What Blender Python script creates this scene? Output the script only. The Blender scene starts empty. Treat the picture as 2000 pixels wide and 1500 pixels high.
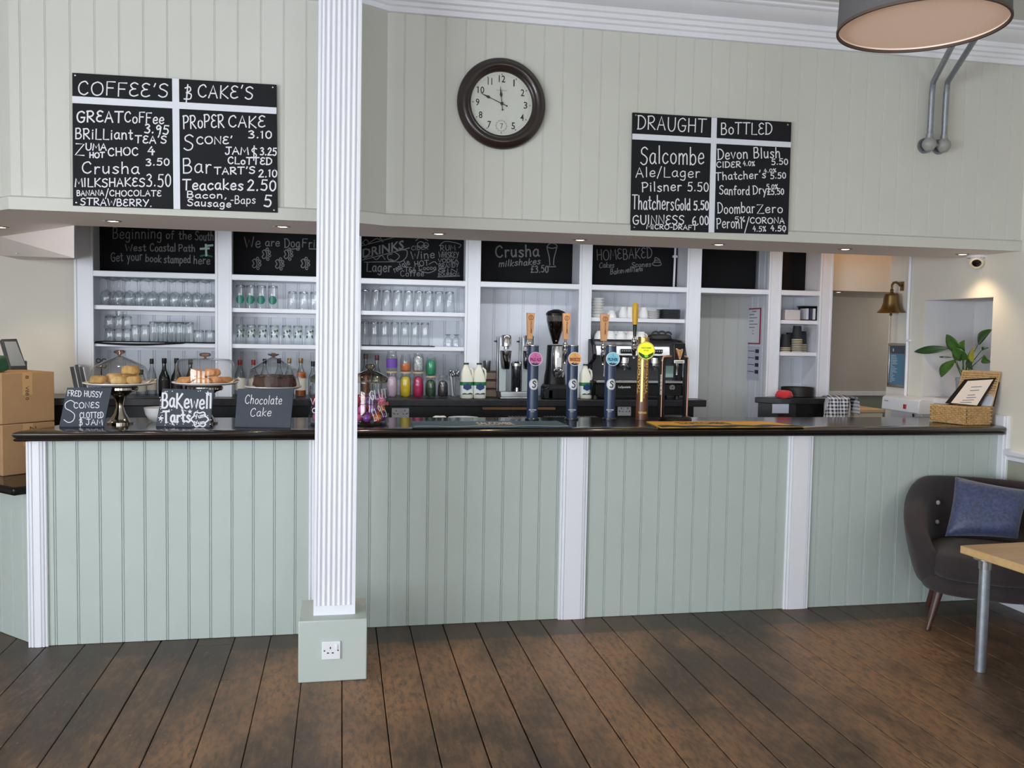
import bpy, math, random
from math import sin, cos, pi, radians, sqrt, atan2
from mathutils import Vector, Matrix

C = bpy.context.scene.collection
S = bpy.context.scene
R_ = random.Random(7)

# ------------------------------------------------------------------ camera
FPX, CAM_H, DCAM = 1724.6, 1.65, 4.881
YAW, PIT, ROL = .191574, .0577775, -.0175329
def cam_axes():
    cy, sy, cp, sp, cr, sr = cos(YAW), sin(YAW), cos(PIT), sin(PIT), cos(ROL), sin(ROL)
    f = Vector((sy * cp, cy * cp, -sp)); r0 = Vector((cy, -sy, 0)); d0 = f.cross(r0)
    return cr * r0 + sr * d0, -sr * r0 + cr * d0, f
AXR, AXD, AXF = cam_axes()
CPOS = Vector((0, -DCAM, CAM_H))
cd = bpy.data.cameras.new('camera'); cam = bpy.data.objects.new('camera', cd); C.objects.link(cam)
cd.sensor_width = 36; cd.sensor_fit = 'HORIZONTAL'; cd.lens = FPX / 2000 * 36; cd.clip_start = .05
cam.matrix_world = Matrix(((AXR.x, -AXD.x, -AXF.x, CPOS.x), (AXR.y, -AXD.y, -AXF.y, CPOS.y),
                           (AXR.z, -AXD.z, -AXF.z, CPOS.z), (0, 0, 0, 1)))
S.camera = cam

# ------------------------------------------------------------------ light
S.view_settings.view_transform = 'Standard'; S.view_settings.look = 'None'
S.view_settings.exposure = 0.1; S.view_settings.gamma = 1; S.view_settings.use_curve_mapping = False
try:
    S.cycles.use_denoising = True
    S.cycles.max_bounces = 10; S.cycles.transparent_max_bounces = 40
    S.cycles.caustics_reflective = False; S.cycles.caustics_refractive = False
    S.cycles.sample_clamp_indirect = 6
except Exception: pass
wd = bpy.data.worlds.new('sky'); S.world = wd; wd.use_nodes = True
wd.node_tree.nodes['Background'].inputs[0].default_value = (.75, .86, 1, 1)
wd.node_tree.nodes['Background'].inputs[1].default_value = 1.2
def area(name, loc, aim, w, h, power, col):
    l = bpy.data.lights.new(name, 'AREA'); l.shape = 'RECTANGLE'; l.size = w; l.size_y = h; l.energy = power; l.color = col
    o = bpy.data.objects.new(name, l); C.objects.link(o); o.location = loc
    o.rotation_euler = Vector(aim).to_track_quat('-Z', 'Y').to_euler(); return o
DAY = (.86, .93, 1)
# windows of the room: three behind the photographer, a wide one in the left wall
BACKWIN = [(-3.4, 1.5), (-.6, 1.5), (2.2, 1.5)]
LEFTWIN = [(-5.3, 4.6)]
for i, (x, w) in enumerate(BACKWIN):
    area('daylight', (x, -8.62, 1.45), (0, 1, 0), w, 2.0, (115, 90, 45)[i], DAY)
for y, w in LEFTWIN:
    area('daylight', (-4.62, y, 1.45), (1, 0, 0), w, 2.0, 440, DAY)

area('batten', (1.35, .56, 2.36), (0, .62, -1), 4.1, .05, 13, (.92, .96, 1)).data.spread = radians(125)   # unseen fill light added behind the canopy to brighten the shelves

# ------------------------------------------------------------------ pixel geometry (photograph frame 2000 x 1500)
def ray(px, py): return ((px - 1000) / FPX) * AXR + ((py - 750) / FPX) * AXD + AXF
def ony(px, py, y): d = ray(px, py); t = (y + DCAM) / d.y; return CPOS + d * t
def onz(px, py, z): d = ray(px, py); t = (z - CAM_H) / d.z; return CPOS + d * t
def onx(px, py, x): d = ray(px, py); return CPOS + d * (x / d.x)
def onp(px, py, p0, n):
    d = ray(px, py); return CPOS + d * ((Vector(p0) - CPOS).dot(n) / d.dot(n))

# ------------------------------------------------------------------ materials
def lin(c):
    c = c / 255; return c / 12.92 if c <= .04045 else ((c + .055) / 1.055) ** 2.4
def col(rgb): return (lin(rgb[0]), lin(rgb[1]), lin(rgb[2]), 1)
MATS = {}
def mat(name, rgb, rough=.5, metal=0., var=0., vs=8., bump=0., bs=120., coat=0., spec=.5, emit=None, es=0., stretch=None, alpha=None, trans=0., sheen=0.):
    if name in MATS: return MATS[name]
    m = bpy.data.materials.new(name); m.use_nodes = True; nt = m.node_tree; b = nt.nodes['Principled BSDF']
    b.inputs['Base Color'].default_value = col(rgb); b.inputs['Roughness'].default_value = rough; b.inputs['Metallic'].default_value = metal
    b.inputs['Coat Weight'].default_value = coat; b.inputs['Coat Roughness'].default_value = .08; b.inputs['Specular IOR Level'].default_value = spec
    b.inputs['Transmission Weight'].default_value = trans; b.inputs['Sheen Weight'].default_value = sheen
    if emit: b.inputs['Emission Color'].default_value = col(emit); b.inputs['Emission Strength'].default_value = es
    tc = nt.nodes.new('ShaderNodeTexCoord'); mp = nt.nodes.new('ShaderNodeMapping'); nt.links.new(tc.outputs['Object'], mp.inputs[0])
    if stretch: mp.inputs['Scale'].default_value = stretch
    if var > 0:
        n = nt.nodes.new('ShaderNodeTexNoise'); n.inputs['Scale'].default_value = vs; n.inputs['Detail'].default_value = 6
        nt.links.new(mp.outputs[0], n.inputs['Vector'])
        mx = nt.nodes.new('ShaderNodeMix'); mx.data_type = 'RGBA'
        mx.inputs[6].default_value = col([c * (1 - var) for c in rgb]); mx.inputs[7].default_value = col([min(255, c * (1 + var)) for c in rgb])
        nt.links.new(n.outputs[0], mx.inputs[0]); nt.links.new(mx.outputs[2], b.inputs['Base Color'])
    if bump > 0:
        n2 = nt.nodes.new('ShaderNodeTexNoise'); n2.inputs['Scale'].default_value = bs; n2.inputs['Detail'].default_value = 3
        nt.links.new(mp.outputs[0], n2.inputs['Vector'])
        bp = nt.nodes.new('ShaderNodeBump'); bp.inputs['Strength'].default_value = bump; bp.inputs['Distance'].default_value = .004
        nt.links.new(n2.outputs[0], bp.inputs['Height']); nt.links.new(bp.outputs[0], b.inputs['Normal'])
    MATS[name] = m; return m
def glass(name, rgb=(250, 252, 252), edge=(150, 158, 160), gloss=.9):
    """thin clear glass: see-through face on, darker and more mirror-like at grazing angles"""
    if name in MATS: return MATS[name]
    m = bpy.data.materials.new(name); m.use_nodes = True; nt = m.node_tree; nt.nodes.clear(); N = nt.nodes.new; L = nt.links.new
    out = N('ShaderNodeOutputMaterial'); tr = N('ShaderNodeBsdfTransparent'); gl = N('ShaderNodeBsdfGlossy'); gl.inputs['Roughness'].default_value = .02
    lw = N('ShaderNodeLayerWeight'); lw.inputs[0].default_value = .35
    cr = N('ShaderNodeMix'); cr.data_type = 'RGBA'; cr.inputs[6].default_value = col(rgb); cr.inputs[7].default_value = col(edge)
    L(lw.outputs['Facing'], cr.inputs[0]); L(cr.outputs[2], tr.inputs[0])
    pw = N('ShaderNodeMath'); pw.operation = 'POWER'; pw.inputs[1].default_value = 3.2; l2 = N('ShaderNodeLayerWeight'); l2.inputs[0].default_value = .5; L(l2.outputs['Facing'], pw.inputs[0])
    ma = N('ShaderNodeMath'); ma.operation = 'MULTIPLY_ADD'; ma.inputs[1].default_value = gloss; ma.inputs[2].default_value = .06; L(pw.outputs[0], ma.inputs[0])
    mx = N('ShaderNodeMixShader'); L(ma.outputs[0], mx.inputs[0]); L(tr.outputs[0], mx.inputs[1]); L(gl.outputs[0], mx.inputs[2]); L(mx.outputs[0], out.inputs[0])
    MATS[name] = m; return m

# ------------------------------------------------------------------ mesh builder
class MB:
    def __init__(s): s.v = []; s.f = []; s.m = []; s.cur = 0
    def add(s, vs, fs):
        o = len(s.v); s.v += [tuple(v) for v in vs]; s.f += [tuple(i + o for i in f) for f in fs]; s.m += [s.cur] * len(fs); return s
    def box(s, x0, x1, y0, y1, z0, z1):
        return s.add([(x, y, z) for z in (z0, z1) for y in (y0, y1) for x in (x0, x1)],
                     [(0, 2, 3, 1), (4, 5, 7, 6), (0, 1, 5, 4), (2, 6, 7, 3), (0, 4, 6, 2), (1, 3, 7, 5)])
    def obox(s, c, ax, ay, az):
        c, ax, ay, az = map(Vector, (c, ax, ay, az))
        return s.add([c + i * ax + j * ay + k * az for k in (-1, 1) for j in (-1, 1) for i in (-1, 1)],
                     [(0, 2, 3, 1), (4, 5, 7, 6), (0, 1, 5, 4), (2, 6, 7, 3), (0, 4, 6, 2), (1, 3, 7, 5)])
    def lathe(s, prof, n=24, c=(0, 0, 0), caps=True, axis=None):
        """profile of (r, z) turned about z (or about axis=(u, v, w) basis vectors)"""
        u, v, w = axis or (Vector((1, 0, 0)), Vector((0, 1, 0)), Vector((0, 0, 1))); c = Vector(c); vs = []
        for r, z in prof:
            for i in range(n):
                a = 2 * pi * i / n; vs.append(c + u * (r * cos(a)) + v * (r * sin(a)) + w * z)
        fs = []
        for k in range(len(prof) - 1):
            for i in range(n):
                j = (i + 1) % n; fs.append((k * n + i, k * n + j, (k + 1) * n + j, (k + 1) * n + i))
        if caps:
            if prof[0][0] > 1e-6: fs.append(tuple(range(n))[::-1])
            if prof[-1][0] > 1e-6: fs.append(tuple((len(prof) - 1) * n + i for i in range(n)))
        return s.add(vs, fs)
    def tube(s, pts, r, n=10, caps=True):
        pts = [Vector(p) for p in pts]; rs = r if isinstance(r, (list, tuple)) else [r] * len(pts); vs = []
        up = Vector((0, 0, 1)); t0 = (pts[1] - pts[0]).normalized()
        if abs(t0.dot(up)) > .95: up = Vector((1, 0, 0))
        u = t0.cross(up).normalized()
        for i, p in enumerate(pts):
            t = (pts[min(i + 1, len(pts) - 1)] - pts[max(i - 1, 0)]).normalized()
            u = (u - t * u.dot(t)).normalized(); w = t.cross(u)
            for k in range(n):
                a = 2 * pi * k / n; vs.append(p + rs[i] * (cos(a) * u + sin(a) * w))
        fs = []
        for i in range(len(pts) - 1):
            for k in range(n):
                j = (k + 1) % n; fs.append((i * n + k, i * n + j, (i + 1) * n + j, (i + 1) * n + k))
        if caps: fs += [tuple(range(n))[::-1], tuple((len(pts) - 1) * n + k for k in range(n))]
        return s.add(vs, fs)
    def prism(s, poly, z0, z1, f=None):
        """extrude a 2-D polygon; f maps (x, y, z)"""
        f = f or (lambda x, y, z: (x, y, z)); n = len(poly)
        vs = [f(x, y, z0) for x, y in poly] + [f(x, y, z1) for x, y in poly]
        return s.add(vs, [tuple(range(n))[::-1], tuple(range(n, 2 * n))] + [(i, (i + 1) % n, n + (i + 1) % n, n + i) for i in range(n)])
    def strip(s, a, b, close=False):
        n = len(a); return s.add(list(a) + list(b), [(i, (i + 1) % n, n + (i + 1) % n, n + i) for i in range(n if close else n - 1)])
    def grid(s, fn, nu, nv):
        vs = [fn(i / nu, j / nv) for j in range(nv + 1) for i in range(nu + 1)]; w = nu + 1
        return s.add(vs, [(j * w + i, j * w + i + 1, (j + 1) * w + i + 1, (j + 1) * w + i) for j in range(nv) for i in range(nu)])
    def loft(s, rings, caps=True, close=True):
        n = len(rings[0]); vs = [p for r in rings for p in r]; fs = []
        for k in range(len(rings) - 1):
            for i in range(n if close else n - 1):
                j = (i + 1) % n; fs.append((k * n + i, k * n + j, (k + 1) * n + j, (k + 1) * n + i))
        if caps: fs += [tuple(range(n))[::-1], tuple((len(rings) - 1) * n + i for i in range(n))]
        return s.add(vs, fs)
    def rot(s, M):
        s.v = [tuple(M @ Vector(v)) for v in s.v]; return s

OFF = {}
def part(name, mb, m, parent=None, smooth=35, bevel=0, seg=2, solid=0, sub=0, local=False):
    """one mesh object; world-coordinate meshes are shifted to sit under their thing's Empty"""
    off = Vector((0, 0, 0)) if (local or parent is None) else OFF.get(parent.name, Vector((0, 0, 0)))
    me = bpy.data.meshes.new(name); me.from_pydata([(v[0] - off[0], v[1] - off[1], v[2] - off[2]) for v in mb.v], [], mb.f)
    ms = m if isinstance(m, (list, tuple)) else [m]
    for x in ms: me.materials.append(x)
    if len(ms) > 1: me.polygons.foreach_set('material_index', mb.m)
    me.validate(); me.update()
    if smooth:
        me.polygons.foreach_set('use_smooth', [True] * len(me.polygons)); me.set_sharp_from_angle(angle=radians(smooth))
    o = bpy.data.objects.new(name, me); C.objects.link(o)
    if parent is not None: o.parent = parent; OFF[o.name] = off if not local else Vector((0, 0, 0))
    if solid: d = o.modifiers.new('solid', 'SOLIDIFY'); d.thickness = solid; d.offset = 0
    if bevel: d = o.modifiers.new('bevel', 'BEVEL'); d.width = bevel; d.segments = seg; d.limit_method = 'ANGLE'; d.angle_limit = radians(40)
    if sub: d = o.modifiers.new('sub', 'SUBSURF'); d.levels = sub; d.render_levels = sub
    return o
def tag(o, label, cat, group=None, kind=None):
    o['label'] = label; o['category'] = cat
    if group: o['group'] = group
    if kind: o['kind'] = kind
    return o
def thing(name, label, cat, loc=(0, 0, 0), rz=0, group=None):
    o = bpy.data.objects.new(name, None); C.objects.link(o); o.empty_display_size = .05
    o.location = loc; o.rotation_euler = (0, 0, rz); OFF[o.name] = Vector(loc) if not rz else Vector((0, 0, 0))
    return tag(o, label, cat, group)
def solo(name, mb, m, label, cat, group=None, **k):
    """a thing that is one mesh: move the origin to its base centre"""
    xs = [v[0] for v in mb.v]; ys = [v[1] for v in mb.v]; zs = [v[2] for v in mb.v]
    c = Vector(((min(xs) + max(xs)) / 2, (min(ys) + max(ys)) / 2, min(zs)))
    mb.v = [(v[0] - c.x, v[1] - c.y, v[2] - c.z) for v in mb.v]
    o = part(name, mb, m, None, **k); o.location = c; return tag(o, label, cat, group)
def dup(root, loc, rz=None, label=None, group=None, scale=None):
    def cp(o, par):
        c = o.copy(); C.objects.link(c)
        if par is not None: c.parent = par
        for ch in o.children: cp(ch, c)
        return c
    r = cp(root, None); r.location = loc
    if rz is not None: r.rotation_euler = (0, 0, rz)
    if scale: r.scale = scale
    if label: r['label'] = label
    if group: r['group'] = group
    return r
def struct(name, mb, m, **k):
    o = part(name, mb, m, None, **k); o['kind'] = 'structure'; return o

# ------------------------------------------------------------------ handwriting: a single-stroke alphabet (cap height 10, x height 6)
G = {
'A': '7|0 0,3.2 10,6.6 0;1.2 3.6,5.4 3.6', 'B': '6.4|0.6 0,0.6 10;~0.6 10,4 10,5 7.6,3.6 5.6,0.6 5.2;~0.6 5.2,4.6 5,6 2.6,4.2 .2,0.6 0',
'C': '7|~6.2 8.2,4.6 10,1.6 8.6,.4 5,1.4 1.4,4.2 0,6.4 1.6', 'D': '7|0.6 0,0.6 10;~0 10,3.6 9.8,6.4 7,6.2 3,3.6 .4,0 0', 'E': '6|~5.4 9,3 10,.8 8,2.4 5.6,4 5.4;~3 5.5,.6 4,.6 1.2,3 0,5.6 1',
'F': '6|0.6 0,0.6 10,5.8 10;0.6 5.4,4.6 5.4', 'G': '7.2|~6.4 8.6,4.4 10,1.4 8.6,.3 5,1.4 1.2,4 0,6.2 1.4,6.6 4.4;3.8 4.4,7 4.4', 'H': '7|0.6 0,0.6 10;6.2 0,6.2 10;.6 5,6.2 5',
'I': '2.4|1 0,1 10', 'J': '6|1 10,6.4 10;~3.8 10,4 3,3 .4,1 .2,.2 2', 'K': '6.6|0.6 0,0.6 10;6 10,.8 4.6,6.4 0', 'L': '6|0.8 10,0.6 0,5.8 0', 'M': '8|0 0,1 10,4 3.4,7 10,8 0', 'N': '7.2|0.4 0,.6 10,6.4 0,6.6 10',
'O': '8|~4 10,1.2 8.4,.2 5,1.4 1.2,4 0,6.6 1.4,7.6 5,6.6 8.6,4 10', 'P': '6.2|0.6 0,0.6 10;~0 9.6,3.8 10,5.8 7.8,4.4 5.2,.6 4.4', 'Q': '8|~4 10,.2 5,4 0,7.6 5,4 10;5 2,8 -1', 'R': '6.8|0.6 0,0.6 10;~0 9.6,3.8 10,5.6 7.8,4.2 5.4,.8 4.8;1.6 4.8,6.4 0',
'S': '6.2|~5.8 8.8,3.6 10,1 8.6,1.2 6.4,3.6 5.2,5.6 3.4,4.8 .8,2.4 0,.2 1.2', 'T': '7|0 10,7 10;3.4 10,3.2 0', 'U': '7.2|~.6 10,.8 3,2.4 .2,4.8 .2,6.4 3,6.6 10', 'V': '6.8|0 10,3.4 0,6.8 10', 'W': '9.4|0 10,2.2 0,4.6 7,7 0,9.4 10',
'X': '6.6|0 0,6.4 10;0 10,6.6 0', 'Y': '6.8|0 10,3.3 5;6.6 10,2.2 0', 'Z': '6.8|.2 10,6.4 10,0 0,6.8 0',
'a': '5.6|~4.6 5.4,2.6 6,.5 4,.6 1.2,2.4 0,4.4 1.8,4.7 5.6;~4.7 5.6,4.6 1.6,5.6 0', 'b': '5.6|0.6 10,.6 0;~.6 4,2.6 6,4.9 4.6,4.9 1.4,2.6 0,.6 1.4', 'c': '5|~4.6 5,2.8 6,.6 4.2,.6 1.4,2.6 0,4.8 1.2', 'd': '5.8|~4.8 4.6,2.8 6,.6 4.2,.6 1.4,2.4 0,4.8 1.8;4.9 10,4.8 1,5.6 0',
'e': '5.2|~.6 3,4.6 3.4,4.2 5.6,2.4 6,.6 4,.8 1,2.8 0,4.9 1', 'f': '4.2|~4.2 9.2,2.8 10,1.8 8.4,1.6 0;0 6,3.8 6', 'g': '5.6|~4.6 5.2,2.6 6,.6 4,.8 1.2,2.6 .4,4.5 2,4.7 5.6;~4.7 5.6,4.6 -1.6,3 -3.4,.6 -2.6', 'h': '5.6|.6 10,.6 0;~.6 3.6,2.4 6,4.4 5,4.7 0', 'i': '2.2|1 6,1 0;1 8,1.1 8.5',
'j': '3|~2 6,2 -2,.4 -3.2;2 8,2.1 8.5', 'k': '5.2|.6 10,.6 0;4.6 6,.8 2.6,5 0', 'l': '2.2|1 10,1.1 0', 'm': '8|.6 6,.6 0;~.6 4,2.2 6,3.8 5,4 0;~4 4,5.8 6,7.2 5,7.4 0', 'n': '5.6|.6 6,.6 0;~.6 4,2.4 6,4.4 5,4.8 0', 'o': '5.6|~2.8 6,.8 4.6,.8 1.4,2.8 0,4.9 1.4,4.9 4.6,2.8 6',
'p': '5.6|.6 6,.6 -3.6;~.6 4.4,2.6 6,4.9 4.6,4.8 1.4,2.6 0,.6 1.2', 'q': '5.6|~4.8 5,2.6 6,.6 4,.8 1,2.8 0,4.6 1.6;4.8 6,4.8 -3.4', 'r': '4.2|.8 6,.8 0;~.8 3.6,2.2 5.8,4 5.6', 's': '4.8|~4.4 5.2,2.6 6,.8 4.8,2.6 3.2,4.3 1.6,2.6 0,.4 .8', 't': '4|1.8 9,1.8 1;~1.8 1.4,2.6 0,3.8 .8;0 6.2,3.8 6.2',
'u': '5.6|~.7 6,.8 1.6,2.4 0,4.6 2;4.7 6,4.8 0', 'v': '5.2|.2 6,2.6 0,5 6', 'w': '7.6|.2 6,1.8 0,3.8 5,5.8 0,7.4 6', 'x': '5|.2 6,4.8 0;4.8 6,.2 0', 'y': '5.4|.4 6,2.8 .6;5 6,1.4 -3.6', 'z': '5|.4 6,4.6 6,.4 0,4.9 0',
'0': '6|~3 10,.8 7.6,.8 2.4,3 0,5.2 2.4,5.2 7.6,3 10', '1': '2.6|.2 8.4,1.4 10,1.4 0', '2': '6|~.6 8,2.8 10,5 8,3.4 4.4,.4 0;.4 0,5.8 .2', '3': '5.8|~.6 9,3 10,4.8 8,2.4 5.6;~2.4 5.6,5.2 3.6,4 .4,.4 .6', '4': '6|3.4 10,.4 4,5.6 4;4.2 6.6,4.1 0', '5': '6|5.4 10,1.4 10,1 6;~1 6,4 6.2,5.4 3.4,3.8 .2,.4 .8',
'6': '6|~4.8 9.6,2 7.4,.7 3.2,2.4 0,5 1.4,4.6 4.6,1.2 3.6', '7': '5.8|.4 10,5.6 10,2.2 0', '8': '6|~3 5.4,.8 7.6,3 10,5 7.6,3 5.4,.6 2.6,3 0,5.4 2.6,3 5.4', '9': '6|~5 8,2.8 10,.8 7.6,2.2 5.2,5 7.4;5.1 8,4.4 0',
"'": '2.2|1.6 10.4,.8 8', '.': '2.6|1 .2,1.3 .8', ',': '2.4|1.4 .8,.6 -1.6', '-': '4|.6 4.4,3.6 4.4', '/': '4.4|4 11,.2 -1', '%': '6.4|5.4 10,1 0;~1.2 9.6,.2 8,1.4 6.6,2.2 8.2,1.2 9.6;~5 3.4,4 1.8,5.2 .2,6 1.8,5 3.4', '&': '6|~.8 9,4 10,4.8 7.4,2 5.6;~2 5.6,5.4 4.6,5 1.2,.6 .8;2.6 11.6,2.3 -1.6',
'$': '6|~5.6 9,2.8 9.8,1 7.6,3 5.4,5.4 3,3.6 .4,.4 1;3.2 12,2.8 -2', '£': '6|~5.4 8.6,3.8 10,2 8,2 3,.4 0;.4 0,5.8 .2;.4 4.8,4 4.8', '!': '2.4|1.2 10,1 3;1 .2,1.1 .9', '(': '3|~2.4 11,.6 5,2.4 -1', ' ': '3.6|'}
def crom(p, n=5):
    o = []
    for i in range(len(p) - 1):
        a, b, c, d = p[max(i - 1, 0)], p[i], p[i + 1], p[min(i + 2, len(p) - 1)]
        for k in range(n):
            t = k / n; o.append(tuple(.5 * (2 * b[j] + (c[j] - a[j]) * t + (2 * a[j] - 5 * b[j] + 4 * c[j] - d[j]) * t * t + (3 * b[j] - a[j] - 3 * c[j] + d[j]) * t ** 3) for j in (0, 1)))
    return o + [p[-1]]
_GC = {}
def glyph(ch):
    if ch not in _GC:
        w, s = G.get(ch, G[' ']).split('|'); st = []
        for k in s.split(';'):
            if not k: continue
            sm = k[0] == '~'; p = [tuple(map(float, q.split())) for q in k.lstrip('~').split(',')]
            st.append(crom(p) if sm else p)
        _GC[ch] = (float(w), st)
    return _GC[ch]
def strokes(txt, x0, y0, x1, y1, cap, slant=0., jit=.5):
    """polylines in picture coordinates: baseline from (x0, y0) to (x1, y1), y downwards"""
    tw = sum(glyph(c)[0] + 1.6 for c in txt) - 1.6; L = sqrt((x1 - x0) ** 2 + (y1 - y0) ** 2); kx = L / tw; ky = cap / 10
    ux, uy = (x1 - x0) / L, (y1 - y0) / L; x = 0; out = []
    for c in txt:
        w, st = glyph(c); dy = R_.uniform(-jit, jit)
        for s in st:
            out.append([(x0 + ux * (x + px + slant * py) * kx + uy * (py + dy) * ky, y0 + uy * (x + px + slant * py) * kx - ux * (py + dy) * ky) for px, py in s])
        x += w + 1.6
    return out
def ribbons(mb, lines, w, f):
    """chalk or paint strokes of width w laid on a surface; f maps (u, v) to 3-D"""
    for ki, p in enumerate(lines):
        q = [p[0]]
        for a in p[1:]:
            if abs(a[0] - q[-1][0]) + abs(a[1] - q[-1][1]) > 1e-6: q.append(a)
        if len(q) < 2: continue
        d0 = Vector(q[1]) - Vector(q[0]); d0.normalize(); q[0] = tuple(Vector(q[0]) - d0 * w * .4)
        d1 = Vector(q[-1]) - Vector(q[-2]); d1.normalize(); q[-1] = tuple(Vector(q[-1]) + d1 * w * .4)
        A, B = [], []
        for i in range(len(q)):
            t = Vector(q[min(i + 1, len(q) - 1)]) - Vector(q[max(i - 1, 0)])
            if t.length < 1e-9: t = Vector((1, 0))
            t.normalize(); nrm = Vector((-t.y, t.x)) * (w / 2)
            A.append(f(q[i][0] + nrm.x, q[i][1] + nrm.y)); B.append(f(q[i][0] - nrm.x, q[i][1] - nrm.y))
        # crossing strokes lie a hair above one another, as wet chalk does
        n = (Vector(B[0]) - Vector(A[0])).cross(Vector(A[1]) - Vector(A[0])); n.normalize()
        if n.dot(CPOS - Vector(A[0])) < 0: n = -n
        n *= .00007 * (ki % 7); mb.strip([tuple(Vector(a) + n) for a in A], [tuple(Vector(a) + n) for a in B])
    return mb
def ring(cx, cy, rx, ry=None, n=14, a0=0, a1=2 * pi):
    ry = ry or rx; return [(cx + rx * cos(a0 + (a1 - a0) * i / n), cy + ry * sin(a0 + (a1 - a0) * i / n)) for i in range(n + 1)]
def letters(mb, txt, f, x0, y0, w, h, bold=0., flat=True):
    """printed lettering (built-in font): fills the box whose lower left is (x0, y0); f maps (u, v) to 3-D"""
    cu = bpy.data.curves.new('lettering', 'FONT'); cu.body = txt; cu.resolution_u = 2; cu.fill_mode = 'FRONT'; cu.offset = bold
    ob = bpy.data.objects.new('lettering', cu); C.objects.link(ob); dg = bpy.context.evaluated_depsgraph_get()
    me = bpy.data.meshes.new_from_object(ob.evaluated_get(dg)); bpy.data.objects.remove(ob); bpy.data.curves.remove(cu)
    if len(me.vertices):
        X = [v.co.x for v in me.vertices]; Y = [v.co.y for v in me.vertices]; a, b, c, d = min(X), max(X), min(Y), max(Y)
        mb.add([f(x0 + (v.co.x - a) / max(b - a, 1e-6) * w, y0 + (v.co.y - c) / max(d - c, 1e-6) * h) for v in me.vertices], [tuple(p.vertices) for p in me.polygons])
    bpy.data.meshes.remove(me); return mb
# ================================================================== materials of the place
CREAM = mat('cream_sage_paint', (197, 196, 188), .55, var=.025, vs=2.5)
CREAMW = mat('cream_wall_paint', (222, 217, 205), .7, var=.02, vs=3, bump=.15, bs=60)
SAGE = mat('sage_green_paint', (180, 189, 184), .5, var=.03, vs=3)
WHITE = mat('white_gloss_paint', (230, 230, 236), .35, var=.015, vs=4)
WHITEW = mat('white_wall_paint', (215, 214, 216), .7)
SOFF = mat('pinkish_soffit_paint', (238, 228, 222), .7)
CEIL = mat('ceiling_paint', (205, 204, 198), .8)
BACKW = mat('white_boarding', (222, 225, 233), .5, var=.02, vs=4)
GREYW = mat('grey_passage_paint', (184, 178, 168), .7)
GREEND = mat('grey_green_dado', (140, 146, 132), .6)
DARKWOOD = mat('dark_lacquered_wood', (30, 24, 22), .22, var=.3, vs=5, coat=.6, stretch=(.6, 8, 8))
BARTOP = mat('dark_lacquered_bar_top', (22, 18, 17), .13, spec=.22, var=.3, vs=5, stretch=(.6, 8, 8))
DARKTOP = mat('dark_stone_worktop', (33, 32, 35), .28, var=.6, vs=60, spec=.3)
BLACK = mat('black_laminate', (13, 13, 15), .4)
BOARD = mat('blackboard', (25, 25, 28), .75, spec=.25, var=.15, vs=6)
BOARDD = mat('header_blackboard', (20, 20, 22), .8, spec=.2)
CHALK = mat('white_chalk', (222, 222, 226), .9)
CHALKG = mat('grey_chalk', (118, 118, 120), .9)
SOCK = mat('white_plastic', (226, 226, 230), .3)
CHROME = mat('chrome', (205, 205, 210), .12, 1.)
STEEL = mat('brushed_steel', (170, 170, 172), .28, 1., var=.06, vs=12, stretch=(1, 1, 40))
GALV = mat('galvanised_steel', (148, 152, 160), .42, .85, var=.16, vs=40)
BRASS = mat('aged_brass', (140, 114, 74), .4, 1., var=.2, vs=14)
GLASS = glass('clear_glass', (253, 254, 254), (222, 226, 228), .85)
GLASSD = glass('thick_glass', (248, 250, 250), (168, 176, 178), 1.)
BLK = mat('black_plastic', (18, 18, 20), .35)
LAMP = mat('lamp_glow', (255, 240, 214), .5, emit=(255, 226, 180), es=9)

# ================================================================== boarding
def boarding(mb, u0, u1, z0, z1, pitch, phase, f, depth=.0045, bead=.0045):
    """tongue and groove boards: f(u, out, z); beaded joint at phase + k * pitch"""
    pr = [(u0, 0)]; k = math.ceil((u0 + .012 - phase) / pitch)
    while phase + k * pitch < u1 - .012:
        c = phase + k * pitch
        pr += [(c - bead * 1.7, 0), (c - bead, -depth), (c - bead * .5, -.0004), (c + bead * .5, -.0004), (c + bead, -depth), (c + bead * 1.7, 0)]; k += 1
    pr.append((u1, 0))
    mb.strip([f(u, o, z0) for u, o in pr], [f(u, o, z1) for u, o in pr]); return mb
def faceY(y): return lambda u, o, z: (u, y - o, z)

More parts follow.
